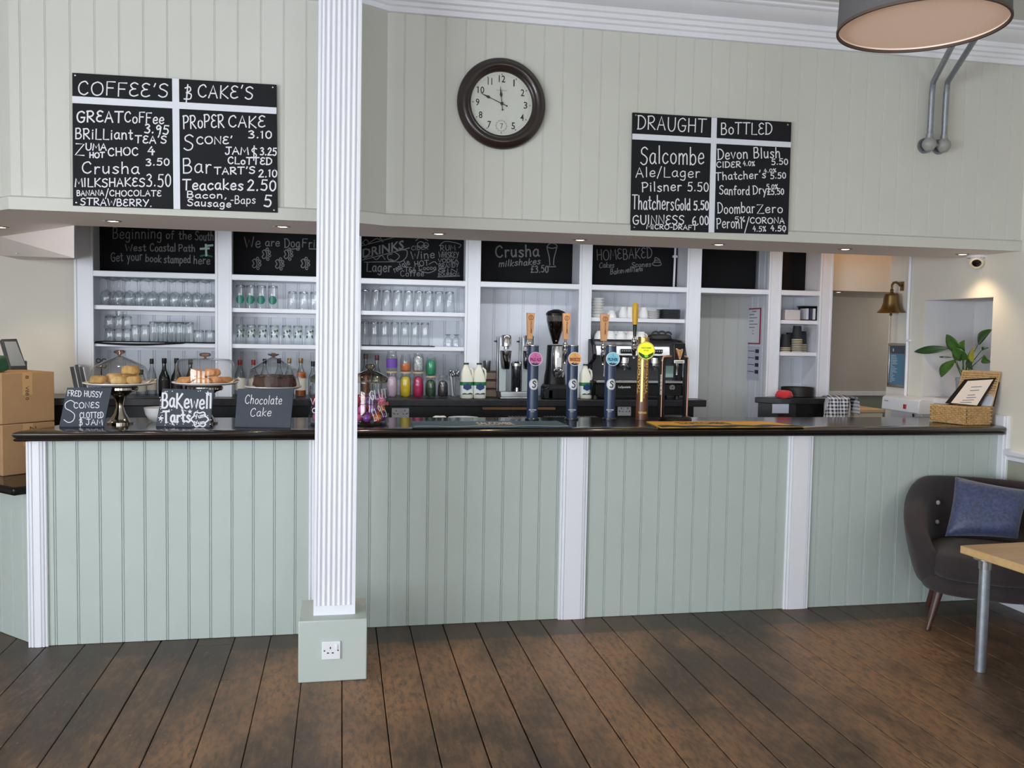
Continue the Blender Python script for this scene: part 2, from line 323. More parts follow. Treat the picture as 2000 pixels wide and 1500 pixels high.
# ------------------------------------------------------------------ floor
def floor_mat():
    m = bpy.data.materials.new('worn_floorboards'); m.use_nodes = True; nt = m.node_tree; b = nt.nodes['Principled BSDF']; N = nt.nodes.new; L = nt.links.new
    tc = N('ShaderNodeTexCoord'); geo = N('ShaderNodeObjectInfo')
    def noise(scale, st, det=6, rough=.6):
        mp = N('ShaderNodeMapping'); mp.inputs['Scale'].default_value = st; L(tc.outputs['Object'], mp.inputs[0])
        n = N('ShaderNodeTexNoise'); n.inputs['Scale'].default_value = scale; n.inputs['Detail'].default_value = det; n.inputs['Roughness'].default_value = rough; L(mp.outputs[0], n.inputs['Vector']); return n.outputs[0]
    def ramp(v, a, b_):
        r = N('ShaderNodeMapRange'); r.inputs[1].default_value = a; r.inputs[2].default_value = b_; L(v, r.inputs[0]); return r.outputs[0]
    def mix(fac, a, b_):
        x = N('ShaderNodeMix'); x.data_type = 'RGBA'; L(fac, x.inputs[0])
        for i, c in ((6, a), (7, b_)):
            if isinstance(c, tuple): x.inputs[i].default_value = col(c)
            else: L(c, x.inputs[i])
        return x.outputs[2]
    def mul(a, b_):
        x = N('ShaderNodeMath'); x.operation = 'MULTIPLY'; L(a, x.inputs[0])
        if isinstance(b_, float): x.inputs[1].default_value = b_
        else: L(b_, x.inputs[1])
        return x.outputs[0]
    at = N('ShaderNodeAttribute'); at.attribute_name = 'board'
    grain = noise(7, (9, .7, 1), 8); wear = noise(1.1, (1, .55, 1), 4); fine = noise(26, (1.6, .5, 1), 5, .7); speck = noise(60, (1, .6, 1), 3, .6)
    base = mix(at.outputs['Fac'], (90, 71, 57), (114, 90, 71))
    base = mix(ramp(grain, .3, .75), base, (76, 60, 48))
    base = mix(mul(ramp(wear, .44, .60), ramp(fine, .36, .56)), base, (148, 108, 74))
    base = mix(mul(ramp(wear, .55, .40), ramp(fine, .64, .44)), base, (60, 47, 39))
    base = mix(mul(ramp(speck, .66, .74), .5), base, (182, 140, 96))
    # a darker strip runs along the foot of the bar
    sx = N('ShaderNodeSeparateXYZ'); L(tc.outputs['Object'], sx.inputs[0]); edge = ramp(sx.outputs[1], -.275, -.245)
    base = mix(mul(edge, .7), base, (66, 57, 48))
    L(base, b.inputs['Base Color'])
    rr = N('ShaderNodeMapRange'); rr.inputs[3].default_value = .34; rr.inputs[4].default_value = .6; L(fine, rr.inputs[0]); L(rr.outputs[0], b.inputs['Roughness'])
    bp = N('ShaderNodeBump'); bp.inputs['Strength'].default_value = .35; bp.inputs['Distance'].default_value = .004; L(fine, bp.inputs['Height']); L(bp.outputs[0], b.inputs['Normal'])
    return m
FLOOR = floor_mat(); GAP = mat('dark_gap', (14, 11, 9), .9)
mb = MB(); val = []
px = -4.6 - .05; q = random.Random(3)
while px < 5.6:
    w = .1865; g = q.uniform(.0025, .0065); ys = [-8.6]; y = -8.6 + q.uniform(.5, 3)
    while y < 2.9: ys.append(y); y += q.uniform(2.2, 4.2)
    ys.append(2.9)
    for a, b in zip(ys, ys[1:]):
        x0, x1 = px + g / 2, px + w - g / 2; e = .0025
        mb.loft([[(x0, a + .002, -.03), (x1, a + .002, -.03), (x1, b - .002, -.03), (x0, b - .002, -.03)], [(x0, a + .002, -e), (x1, a + .002, -e), (x1, b - .002, -e), (x0, b - .002, -e)],
                 [(x0 + e, a + .004, 0), (x1 - e, a + .004, 0), (x1 - e, b - .004, 0), (x0 + e, b - .004, 0)]]); val += [q.random()] * 10
    px += w
nf = len(mb.f); mb.cur = 1; mb.add([(-4.7, -8.7, -.028), (5.7, -8.7, -.028), (5.7, 3, -.028), (-4.7, 3, -.028)], [(0, 1, 2, 3)]); val.append(0)
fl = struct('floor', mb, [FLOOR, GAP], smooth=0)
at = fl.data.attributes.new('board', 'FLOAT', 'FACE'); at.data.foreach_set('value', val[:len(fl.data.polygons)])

struct('floor_light_bounce', MB().box(-1.2, 4.1, .58, 1.40, -.02, .004), mat('pale_bounce_floor', (206, 204, 198), .5), smooth=0)  # unseen pale floor added to bounce light up to soffit and shelves
# ------------------------------------------------------------------ shell
ZC = 3.48; WX = 4.117; ZS = 2.212
struct('ceiling', MB().box(-4.6, 5.6, -8.6, 2.9, ZC, ZC + .1), CEIL, smooth=0)
def holed(mb, u0, u1, holes, z0, z1, a, b, f):
    """wall from u0 to u1 between thickness a and b with openings (ua, ub, za, zb)"""
    us = sorted({u0, u1} | {h[0] for h in holes} | {h[1] for h in holes})
    for p, r in zip(us, us[1:]):
        hs = [h for h in holes if h[0] <= p + 1e-6 and h[1] >= r - 1e-6]; z = z0
        for h in sorted(hs, key=lambda h: h[2]):
            if h[2] > z: mb.loft([[f(p, a, z), f(r, a, z), f(r, b, z), f(p, b, z)], [f(p, a, h[2]), f(r, a, h[2]), f(r, b, h[2]), f(p, b, h[2])]])
            z = h[3]
        if z < z1: mb.loft([[f(p, a, z), f(r, a, z), f(r, b, z), f(p, b, z)], [f(p, a, z1), f(r, a, z1), f(r, b, z1), f(p, b, z1)]])
    return mb
WZ0, WZ1 = .45, 2.45
struct('wall_front', holed(MB(), -4.6, WX, [(x - w / 2, x + w / 2, WZ0, WZ1) for x, w in BACKWIN], 0, ZC, -8.4, -8.6, lambda u, o, z: (u, o, z)), CREAMW, smooth=0)
struct('wall_left', holed(MB(), -8.6, 2.9, [(y - w / 2, y + w / 2, WZ0, WZ1) for y, w in LEFTWIN], 0, ZC, -4.4, -4.6, lambda u, o, z: (o, u, z)), CREAMW, smooth=0)
def sash(mb, f, c, w, n=3):
    for u in [i / n - .5 for i in range(n + 1)]: mb.loft([[f(c + u * w - .022, a, WZ0) for a in (0, .05)] + [f(c + u * w + .022, a, WZ0) for a in (.05, 0)], [f(c + u * w - .022, a, WZ1) for a in (0, .05)] + [f(c + u * w + .022, a, WZ1) for a in (.05, 0)]])
    for z in (WZ0 + .03, 1.12, 1.8, WZ1 - .03): mb.loft([[f(c - w / 2, a, z - .022) for a in (0, .05)] + [f(c - w / 2, a, z + .022) for a in (.05, 0)], [f(c + w / 2, a, z - .022) for a in (0, .05)] + [f(c + w / 2, a, z + .022) for a in (.05, 0)]])
    return mb
wn = 0
for x, w in BACKWIN: wn += 1; struct('window_%d' % wn, sash(MB(), lambda u, o, z: (u, -8.5 + o, z), x, w), WHITE, smooth=0)
for y, w in LEFTWIN: wn += 1; struct('window_%d' % wn, sash(MB(), lambda u, o, z: (-4.5 + o, u, z), y, w, 8), WHITE, smooth=0)

# right wall with the deep niche
NY0, NY1, NZ0, NZ1 = .131, .806, 1.241, 1.938
mb = holed(MB(), -8.6, 1.23, [(NY0, NY1, NZ0, NZ1)], 0, ZC, WX, WX + .42, lambda u, o, z: (o, u, z))
struct('wall_right', mb, CREAMW, smooth=0)
mb = MB().box(WX + .40, WX + .43, NY0 - .02, NY1 + .02, NZ0 - .02, NZ1 + .02)
for a in ((WX + .001, WX + .41, NY0, NY0 + .004, NZ0, NZ1), (WX + .001, WX + .41, NY1 - .004, NY1, NZ0, NZ1), (WX + .001, WX + .41, NY0, NY1, NZ0, NZ0 + .004), (WX + .001, WX + .41, NY0, NY1, NZ1 - .004, NZ1)): mb.box(*a)
struct('wall_niche', mb, WHITEW, smooth=0)
struct('window_6_sill', MB().box(WX - .035, WX + .05, NY0 - .03, NY1 + .06, NZ0 - .03, NZ0 + .001), WHITE, bevel=.004)
# passage at the right behind the bar, rear wall, alcove at the left
mb = MB().box(3.30, 5.6, 2.6, 2.7, 1.15, ZC); struct('wall_back', mb, GREYW, smooth=0)
mb = MB().box(3.30, 5.6, 2.598, 2.7, 0, 1.15); struct('wall_back_dado', mb, GREEND, smooth=0)
mb = MB().box(3.30, 5.6, 2.575, 2.6, 1.12, 1.165); struct('trim_1', mb, WHITE, bevel=.006)
struct('wall_bulkhead', MB().box(3.82, 5.6, 1.62, 1.75, 2.035, ZC), CREAMW, smooth=0)
struct('ceiling_passage', MB().box(3.82, 5.6, 1.75, 2.6, 2.035, 2.1), WHITEW, smooth=0)
struct('wall_passage', MB().box(5.5, 5.6, -.2, 2.7, 0, ZC), GREYW, smooth=0)
struct('wall_rear', MB().box(-4.6, 3.3, 2.85, 2.95, 0, ZC), CREAMW, smooth=0)
struct('wall_alcove', MB().box(-4.5, -1.66, 1.90, 2.0, 0, ZC), CREAMW, smooth=0)
# canted bulkhead under the left end of the canopy
A_, B_ = Vector((-2.163, 1.376, ZS)), Vector((-1.481, .514, ZS)); C_ = Vector((-1.484, .518, 2.029))
W1, W2, W3 = Vector((-2.346, 1.9, 2.128)), Vector((-2.215, 1.9, 2.103)), Vector((-1.875, 1.9, 2.112))
mb = MB(); mb.add([A_, B_, C_], [(0, 1, 2)]); mb.add([A_, C_, W3, W2, W1], [(0, 1, 2, 3, 4)]); mb.add([C_, B_, (-1.875, 1.9, 2.3), W3], [(0, 1, 2, 3)]); mb.add([A_, W1, W1 + Vector((-.6, 0, .12)), A_ + Vector((-.5, .55, .05))], [(0, 1, 2, 3)])
struct('ceiling_alcove', mb, SOFF, smooth=0)

# ------------------------------------------------------------------ canopy over the bar
FL, FR = -.15, -.075
mb = MB()
boarding(mb, -1.583, .096, ZS, 3.36, .1125, -1.421, faceY(FL), .0022, .0028)
boarding(mb, .23, WX, ZS, 3.36, .1085, .322, faceY(FR), .0022, .0028)
mb.add([(.096, FL, ZS), (.23, FR, ZS), (.23, FR, 3.36), (.096, FL, 3.36)], [(0, 1, 2, 3)])
cant = lambda u, o, z: (-1.583 - u * .69 - o * .72, FL + u * .72 - o * .69, z)
boarding(mb, 0, 1.6, ZS, 3.36, .1125, .10, cant, .003, .003)
mb.add([(WX, .50, ZS), (B_.x, .514, ZS), (B_.x, .514, 3.36), (WX, .50, 3.36)], [(0, 1, 2, 3)]); mb.add([B_, A_, (A_.x, A_.y, 3.36), (B_.x, B_.y, 3.36)], [(0, 1, 2, 3)])
struct('wall_fascia', mb, CREAM, smooth=20)
cl = cant(1.6, 0, ZS)
mb = MB().prism([(-1.583, FL), (.096, FL), (.23, FR), (WX, FR), (WX, .50), (B_.x, .514), (A_.x, A_.y), (A_.x - .5, A_.y + .6), (cl[0], cl[1])], ZS - .001, ZS + .03)
struct('ceiling_soffit', mb, SOFF, smooth=0)
struct('fill_light_housing', MB().box(-.75, 3.45, .505, .60, 2.385, 2.44), WHITE, bevel=.006)   # unseen housing added to go with the fill light behind the canopy
path = [Vector(cant(1.6, 0, 0)), Vector((-1.583, FL, 0)), Vector((.096, FL, 0)), Vector((.23, FR, 0)), Vector((WX, FR, 0))]
def sweep(mb, path, prof, closed=False):
    """profile of (out, z) along a floor-plan path; out is to the right-hand side when walking +x (towards -y)"""
    rings = []
    for i, p in enumerate(path):
        d0 = (path[i] - path[i - 1]).normalized() if i else None; d1 = (path[i + 1] - path[i]).normalized() if i < len(path) - 1 else None
        n0 = Vector((d0.y, -d0.x, 0)) if d0 else None; n1 = Vector((d1.y, -d1.x, 0)) if d1 else None
        n = (n0 + n1).normalized() if n0 and n1 else (n0 or n1); k = 1 / max(.3, n.dot(n0 or n1)); rings.append([p + n * o * k + Vector((0, 0, z)) for o, z in prof])
    return mb.loft(rings, caps=True)
struct('trim_2', sweep(MB(), path, [(0, ZS - .004), (.014, ZS - .004), (.016, ZS + .055), (.008, ZS + .062), (0, ZS + .064)]), CREAM, smooth=30)
cove = [(.095 + .13 * sin(a), 3.425 - .0 + .05 * (1 - cos(a))) for a in [i * pi / 2 / 5 for i in range(6)]]
struct('trim_3', sweep(MB(), path, [(0, 3.325), (.028, 3.325), (.03, 3.350), (.045, 3.356), (.05, 3.372), (.066, 3.378), (.07, 3.398), (.085, 3.404), (.09, 3.418)] + cove + [(.235, 3.455), (.25, 3.46), (.255, 3.47), (.29, 3.472), (.30, ZC), (0, ZC)]), WHITE, smooth=30)
# chair rail and skirting on the right wall, flat trim where the bar meets it
struct('trim_4', MB().prism([(0, .905), (-.012, .91), (-.014, .93), (-.03, .945), (-.034, .965), (-.02, .978), (0, .98)], -8.4, -.06, lambda x, y, z: (WX + x, z, y)), WHITE, smooth=30)
struct('wall_right_dado', MB().box(WX - .004, WX + .01, -8.4, -.06, .13, .905), mat('grey_sage_dado', (160, 160, 144), .6), smooth=0)
struct('baseboard_right', MB().prism([(0, 0), (-.022, 0), (-.022, .10), (-.010, .13), (0, .13)], -8.4, -.06, lambda x, y, z: (WX + x, z, y)), WHITE, smooth=30)
struct('trim_5', MB().box(WX - .02, WX + .01, -.065, .05, 0, 1.185).box(WX - .028, WX + .01, -.045, .03, 0, 1.18), WHITE, bevel=.004)

# ------------------------------------------------------------------ column
ZB = .293; yc = onz(650, 1201, ZB).y; xl, xr = -.122, .073
mb = MB(); pr = []; n = 7; w = (xr - xl - .03) / n
pr = [(xl, .03), (xl, 0), (xl + .012, 0)]
for i in range(n):
    x0 = xl + .015 + i * w
    pr += [(x0 + .002, .008)] + [(x0 + w / 2 - (w / 2 - .004) * cos(a), .006 - .008 * sin(a)) for a in [k * pi / 4 for k in range(5)]] + [(x0 + w - .002, .008)]
pr += [(xr - .012, 0), (xr, 0), (xr, .03)]
DX = .012
mb.strip([(x, yc + o, ZB + .045) for x, o in pr], [(x + DX, yc + o, ZC) for x, o in pr])
mb.box(xl, xr, yc, yc + .19, ZB, ZB + .045); mb.loft([[(xl, yc + .012, ZB + .04), (xr, yc + .012, ZB + .04), (xr, yc + .19, ZB + .04), (xl, yc + .19, ZB + .04)], [(xl + DX, yc + .012, ZC), (xr + DX, yc + .012, ZC), (xr + DX, yc + .19, ZC), (xl + DX, yc + .19, ZC)]])
co = struct('column', mb, WHITE, smooth=50)
yb = onz(586, 1174, ZB).y
struct('column_plinth', MB().box(-.188, .128, -.737, max(yb, -.40), 0, ZB), SAGE, bevel=.005)

# ================================================================== the bar
CT, CB = 1.121, 1.066
bar = thing('bar_counter', 'long sage green boarded bar counter with white fluted posts and dark top', 'counter', (1.3, .2, 0))
XP = [(1.239, 1.400), (2.648, 2.809)]
def panel(x0, x1, y, ph, pitch):
    mb = boarding(MB(), x0, x1, 0.002, CB, pitch, ph, faceY(y)); mb.add([(x0, y + .02, 0), (x1, y + .02, 0), (x1, y + .02, CB), (x0, y + .02, CB)], [(0, 3, 2, 1)])
    return part('boarded_panel', mb, SAGE, bar, smooth=0)
panel(-1.50, -.05, -.055, -1.432, .1087); panel(-.05, 1.25, 0, .373, .1065); panel(1.39, 2.66, 0, 1.732, .1075); panel(2.80, WX - .02, 0, 2.862, .1065)
def post(x0, x1, y, yb=.03):
    w = x1 - x0; e = .026
    pr = [(0, yb), (0, -.012), (.004, -.016), (.010, -.016), (.013, -.010), (.017, -.018), (e, -.020), (e + .003, -.013), (e + .006, -.020)]
    pr = pr + [(w - a, o) for a, o in pr[::-1]]
    mb = MB(); mb.loft([[(x0 + a, y + o, z) for a, o in pr] for z in (0.001, CB)]); return part('post', mb, WHITE, bar, smooth=30)
post(-1.561, -1.466, -.055, .16); post(-.165, -.004, -.05)
for a, b in XP: post(a, b, 0)
part('carcass', MB().box(-1.50, -.06, -.03, .46, .01, CB - .002).box(-.06, WX - .03, .022, .5, .01, CB - .002), BLACK, bar, smooth=0)
cp = [Vector((-1.36, .55, 0)), Vector((-1.6, -.135, 0)), Vector((-.05, -.135, 0)), Vector((0, -.08, 0)), Vector((4.07, -.08, 0)), Vector((WX - .003, -.045, 0))]
tp = thing('bar_countertop', 'long dark lacquered wooden bar top with rounded edge on the green counter', 'countertop', (1.3, .2, CB))
nose = [(-.03, CB), (-.012, CB), (-.004, CB + .004), (-.002, CB + .012), (-.010, CB + .017), (-.004, CB + .022)] + [(-.045 + .047 * cos(a), CT - .019 + .019 * sin(a)) for a in [-.2, 0, .3, .6, .85, 1.1, 1.35, 1.57]] + [(-.07, CT), (-.07, CB)]
part('nosing', sweep(MB(), cp, nose), DARKWOOD, tp, smooth=50)
poly = [(-1.32, .55), (-1.545, -.08), (-.055, -.08), (-.005, -.026), (WX - .06, -.026), (WX - .004, -.01), (WX - .004, .54)]
part('top', MB().prism(poly, CB + .003, CT - .0006), BARTOP, tp, smooth=0)
# lower canted counter at the left
lc = thing('side_counter', 'lower sage green boarded counter running off at the left end of the bar', 'counter', (-2.1, .6, 0))
d45 = lambda u, o, z: (-1.575 - u * .72 - o * .69, -.0 + u * .69 - o * .72, z)
mb = boarding(MB(), 0, 1.9, .002, .79, .11, .05, d45); part('boarded_panel', mb, SAGE, lc, smooth=0)
e = [d45(u, o, 0) for u, o in ((-.03, .09), (1.9, .09), (1.9, -.55), (.22, -.50), (.0, -.08), (-.03, .0))]
mb = MB().prism([(p[0], p[1]) for p in e], .785, .828); part('worktop', mb, BARTOP, lc, bevel=.012, seg=3)

# ================================================================== back-bar unit
FY, BY = 1.5, 1.78
unit = thing('back_bar_shelf', 'tall white panelled back bar with posts rails and glass shelves', 'shelf unit', (1, 1.6, 0))
PXS = [(145, 183), (420, 453), (672, 705), (908, 938), (1130, 1155), (1340, 1368), (1500, 1525), (1600, 1625)]
WT = ony(900, 780, 1.36).z; ZW2 = ony(1560, 778, 1.36).z
PX = [(ony(a, 600, FY).x, ony(b, 600, FY).x) for a, b in PXS]
for i, (a, b) in enumerate(PX):
    z0 = (WT if i < 6 else ZW2) + .0005
    mb = MB().box(a + .012, b - .012, FY, FY + .05, z0, 3.1); mb.box(a, a + .018, FY - .006, FY + .03, z0, 3.1); mb.box(b - .018, b, FY - .006, FY + .03, z0, 3.1)
    part('post', mb, WHITE, unit, bevel=.003)
    c = (a + b) / 2 if i != 6 else 3.353
    mb = MB().box(c - .03, c + .03, FY + .05, BY, z0, 3.1); part('partition', mb, WHITE, unit, smooth=0)
BAY = [(PX[i][1], PX[i + 1][0]) for i in range(7)]
for i, (a, b) in enumerate(BAY):
    a2, b2 = (PX[i][0] + PX[i][1]) / 2 + .03, (PX[i + 1][0] + PX[i + 1][1]) / 2 - .03
    if i != 5:
        mb = boarding(MB(), a2, b2, (WT if i < 5 else ZW2) + .0005, 2.0, .1 if i < 3 else .115, a2 + .06, faceY(BY - .002), .006, .0065); part('boarded_back', mb, BACKW, unit, smooth=0)
    mb = MB().box(a - .006, b + .006, FY - .004, BY, 1.981, 2.02); part('rail', mb, WHITE, unit, bevel=.004)
    mb = MB().box(a2, b2, BY - .004, BY + .02, 2.02, 3.1); part('header_back', mb, BOARDD if i in (5, 6) else WHITE, unit, smooth=0)
def shelf(i, z, y0=FY + .02):
    a2, b2 = (PX[i][0] + PX[i][1]) / 2 + .03, (PX[i + 1][0] + PX[i + 1][1]) / 2 - .03
    s = part('shelf', MB().box(a2, b2, y0, BY - .003, z - .03, z), WHITE, unit, bevel=.003)
    part('batten', MB().box(a2, b2, BY - .03, BY - .004, z - .058, z - .031).box(a2, a2 + .015, y0 + .01, BY - .04, z - .058, z - .031).box(b2 - .015, b2, y0 + .01, BY - .04, z - .058, z - .031), WHITE, s, smooth=0)
SH1, SH2 = 1.79, 1.54
for i in (0, 1, 2): shelf(i, SH1); shelf(i, SH2)
shelf(4, 1.777); shelf(6, 1.788); shelf(6, 1.538)
# passage walls behind bays six and seven
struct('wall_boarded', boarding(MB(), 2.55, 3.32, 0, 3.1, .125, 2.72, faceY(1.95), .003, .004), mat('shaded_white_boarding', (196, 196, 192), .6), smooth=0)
mb = boarding(MB(), 1.53, 1.96, 0, 3.1, .1, 1.6, lambda u, o, z: (3.318 - o, u, z), .003, .004); struct('wall_partition', mb, BACKW, smooth=0)
bw = thing('back_worktop', 'long dark stone worktop under the shelves behind the bar', 'worktop', (.4, 1.5, 0))
part('top', MB().box(-2.3, PX[5][0] + .13, 1.36, BY - .004, WT - .052, WT), DARKTOP, bw, bevel=.006)
part('black_cupboard', MB().box(-2.25, PX[5][0] + .06, 1.44, BY - .01, 0, WT - .052), BLACK, bw, smooth=0)
bw2 = thing('corner_worktop', 'small dark angled worktop beside the passage right of the back bar', 'worktop', (3.5, 1.4, 0))
pl = [(3.325, 1.90), (3.325, 1.49), (3.42, 1.38), (3.80, 1.34), (3.83, 1.48), (3.80, 1.49), (3.80, 1.78), (3.4, 1.78)]
pl = [(3.16, 1.49), (3.30, 1.38), (3.44, 1.345), (3.81, 1.335), (3.81, 1.49)]
part('top', MB().prism(pl, ZW2 - .045, ZW2).box(3.43, 3.69, 1.49, 1.77, ZW2 - .045, ZW2), DARKTOP, bw2, bevel=.005)
part('black_cupboard', MB().prism([(3.19, 1.487), (3.32, 1.41), (3.45, 1.375), (3.78, 1.365), (3.78, 1.487)], 0, ZW2 - .046), BLACK, bw2, smooth=0)
# ================================================================== writing and things fixed to the walls
def onY(y): return lambda u, v: tuple(ony(u, v, y))
def write(name, lines, w, f, m, parent, label=None, extra=()):
    mb = MB()
    for ln in lines:
        t, x0, y0, x1, y1, cap = ln[:6]; k = ln[6] if len(ln) > 6 else 1; sl = ln[7] if len(ln) > 7 else 0
        ribbons(mb, strokes(t, x0, y0, x1, y1, cap, sl), w * k, f)
    for e in extra: ribbons(mb, [e], w, f)
    o = part(name, mb, m, parent, smooth=0)
    if label: o['label'] = label
    return o
def quad_slab(mb, px, y, t):
    """slab whose front face has the four picture corners px on the plane Y = y"""
    a = [ony(x, v, y) for x, v in px]; b = [p + Vector((0, t, 0)) for p in a]
    return mb.loft([[tuple(p) for p in b], [tuple(p) for p in a]])
TAPE = mat('white_tape', (216, 218, 226), .5)
def menu(name, label, cor, y, div, lines, w):
    TL, TR, BR, BL = cor; c = ony(sum(p[0] for p in cor) / 4, sum(p[1] for p in cor) / 4, y)
    t = thing(name, label, 'menu board', (c.x, c.y, c.z - .4))
    part('board', quad_slab(MB(), cor, y, .013), BOARD, t, smooth=0)
    mb = MB()
    for k, q in enumerate(div): quad_slab(mb, q, y - .002 - .0006 * k, .003)
    part('white_divider', mb, TAPE, t, smooth=0)
    for (ax, ay), (sx, sy) in zip(cor, ((6, 5), (-7, 5), (-7, -5), (7, -6))):
        p = ony(ax + sx, ay + sy, y); part('screw', MB().lathe([(.006, 0), (.004, .003), (0, .004)], 10, p, axis=(Vector((1, 0, 0)), Vector((0, 0, 1)), Vector((0, -1, 0)))), STEEL, t)
    dx, dy = (div[0][0][0] + div[0][2][0]) / 2, (div[1][0][1] + div[1][2][1]) / 2
    for k in ((0, 0), (1, 0), (0, 1), (1, 1)):
        ls = [l for l in lines if (l[0] and (l[1] > dx, l[2] > dy + (16 if l[1] > dx else 0)) == k)]
        if ls: write('chalk_lettering', ls, w, onY(y - .0014), CHALK, t)
L1 = [("COFFEE'S", 152, 184, 328, 190, 26), ("&", 358, 194, 374, 195, 26), ("CAKE'S", 386, 189, 494, 193, 24),
 ("GREAT", 150, 238, 240, 239, 21, 1.2), ("CoFFee", 243, 239, 320, 241, 20), ("3.95", 282, 259, 329, 263, 17, 1.1), ("BRiLLiant", 147, 271, 259, 272, 20), ("TEA'S", 264, 279, 325, 280, 14),
 ("Z", 147, 302, 164, 303, 22), ("UMA", 167, 293, 208, 294, 13), ("HOT", 175, 308, 204, 308, 10), ("CHOC", 211, 304, 270, 303, 15), ("4", 288, 302, 302, 302, 15, 1.3), ("3.50", 285, 323, 331, 323, 13),
 ("Crusha", 160, 339, 272, 339, 22), ("MILKSHAKES", 147, 365, 283, 364, 16), ("3.50", 286, 364, 334, 364, 24), ("BANANA", 150, 382, 203, 381, 10, .8), ("/", 206, 386, 212, 386, 16, .8), ("CHOCOLATE", 214, 383, 315, 383, 11, .8), ("STRAWBERRY.", 157, 400, 297, 403, 13, .9),
 ("PRoPER", 358, 251, 438, 249, 25), ("CAKE", 446, 248, 518, 249, 22), ("3.10", 485, 270, 531, 270, 14), ("S", 359, 293, 378, 293, 30), ("CONE'", 384, 281, 454, 280, 14),
 ("JAM", 440, 301, 485, 301, 14), ("$", 490, 308, 502, 308, 20, .9), ("3.25", 508, 302, 540, 303, 14), ("CLoTTED", 445, 320, 531, 321, 13), ("Bar", 357, 339, 413, 338, 28), ("TART'S", 419, 340, 498, 339, 13), ("2.10", 505, 345, 541, 346, 14),
 ("Teacakes", 357, 370, 475, 371, 20, 1.15), ("2.50", 483, 371, 539, 373, 20, 1.15), ("Bacon,", 365, 386, 443, 388, 12, .9), ("Sausage", 366, 402, 451, 404, 13, .9), ("-Baps", 450, 397, 499, 398, 15, .7), ("5", 515, 403, 530, 404, 22, 1.2)]
menu('menu_board', "black menu board headed COFFEE'S & CAKE'S on the boarded wall left of the white column", [(141, 142), (540, 165.4), (542.4, 415.4), (142.4, 401.5)], FL - .02,
     [[(336, 153), (349.5, 153.8), (352, 408.6), (339, 408.2)], [(141, 187.5), (540, 210), (540, 222.6), (141, 201)]], L1, 2.5)
L2 = [("DRAUGHT", 1245, 253, 1379, 258, 26), ("BoTTLED", 1408, 262, 1508, 263, 22), ("Salcombe", 1251, 320, 1375, 321, 34, 1.1), ("Ale/Lager", 1242, 346, 1367, 346, 19, .9), ("Pilsner", 1254, 374, 1331, 373, 18), ("5.50", 1343, 373, 1384, 373, 17),
 ("Thatchers", 1235, 409, 1316, 410, 27), ("Gold", 1319, 410, 1348, 410, 22), ("5.50", 1355, 410, 1384, 410, 17, 1.2), ("GUINNESS", 1236, 438, 1336, 438, 17), ("6.00", 1352, 439, 1384, 438, 17), ("MICRO-DRAFT", 1263, 447, 1361, 449, 9, .8),
 ("Devon Blush", 1402, 311, 1524, 308, 20), ("CIDER", 1399.5, 327, 1447, 327, 11, .9), ("4.0%", 1451, 324, 1474, 324, 9, .75), ("5.50", 1507, 322, 1539, 321, 11, .9), ("4.0%", 1492, 337, 1516, 336, 7, .7), ("Thatcher's", 1398, 352, 1496, 348, 15, .9), ("5.50", 1505, 349, 1535, 348, 11, .9),
 ("Sanford", 1405, 380, 1464, 380, 17, .9), ("Dry", 1471, 379, 1497, 378, 16, .9), ("5.0%", 1497, 369, 1519, 369, 9, .75), ("£5.50", 1499, 380, 1531, 380, 11, .9), ("Doombar", 1402, 417, 1474, 415, 20, .9), ("Zero", 1479, 417, 1529, 415, 17, .9),
 ("Peroni", 1400, 446, 1450, 445, 20, .9), ("5%", 1435, 434, 1455, 433, 10, .75), ("/", 1454, 451, 1464, 451, 26, .8), ("CORONA", 1465, 436.5, 1532, 436, 11, .9), ("4.5%", 1470, 452, 1496, 452, 10, .75), ("4.50", 1505, 451, 1535, 451, 10, 1)]
menu('menu_board', "black menu board headed DRAUGHT and BOTTLED on the boarded wall right of the clock", [(1236, 219.6), (1545.8, 238.6), (1539, 458), (1232, 449.9)], FR - .02,
     [[(1390, 229.4), (1400.5, 230), (1395, 454.2), (1384, 453.8)], [(1235.4, 260.8), (1545.2, 277.5), (1544.6, 288), (1235, 272)]], L2, 2.1)

# ------------------------------------------------------------------ clock
cc = ony(978.5, 204.4, FR); ck = thing('wall_clock', 'round wall clock with dark brown moulded frame and cream dial', 'clock', (cc.x, FR, cc.z))
CKA = (Vector((1, 0, 0)), Vector((0, 0, 1)), Vector((0, -1, 0)))
CP = Vector((cc.x, FR, cc.z))
part('frame', MB().lathe([(.235, .002), (.243, .012), (.243, .024), (.236, .034), (.226, .038), (.222, .046), (.208, .054), (.196, .052), (.188, .043), (.184, .044), (.178, .036), (.172, .034), (.168, .018)], 64, CP, axis=CKA, caps=False), mat('dark_brown_frame', (38, 26, 24), .35, var=.2, vs=10, coat=.3), ck, smooth=60)
part('dial', MB().lathe([(0, .02), (.172, .02)], 64, CP, axis=CKA, caps=False), mat('cream_dial', (214, 216, 206), .6, var=.04, vs=6), ck, smooth=0)
INK = mat('black_ink', (24, 24, 26), .6)
def ckf(h): return lambda u, v: (CP.x + u, CP.y - h, CP.z + v)
mb = MB(); f = ckf(.0208)
for n in range(1, 13):
    a = radians(30 * n); s = str(n) if n != 6 else ''
    if s:
        h = .037; w = (.007 if n == 1 else .020) if n < 10 else (.024 if n == 11 else .036); r = .132
        letters(mb, s, f, r * sin(a) - w / 2, r * cos(a) - h / 2, w, h, bold=.012)
    mb.add([f(sin(a) * r + cos(a) * k, cos(a) * r - sin(a) * k) for r, k in ((.152, -.002), (.160, -.002), (.160, .002), (.152, .002))], [(0, 1, 2, 3)])
part('dial_lettering', mb, INK, ck, smooth=0)
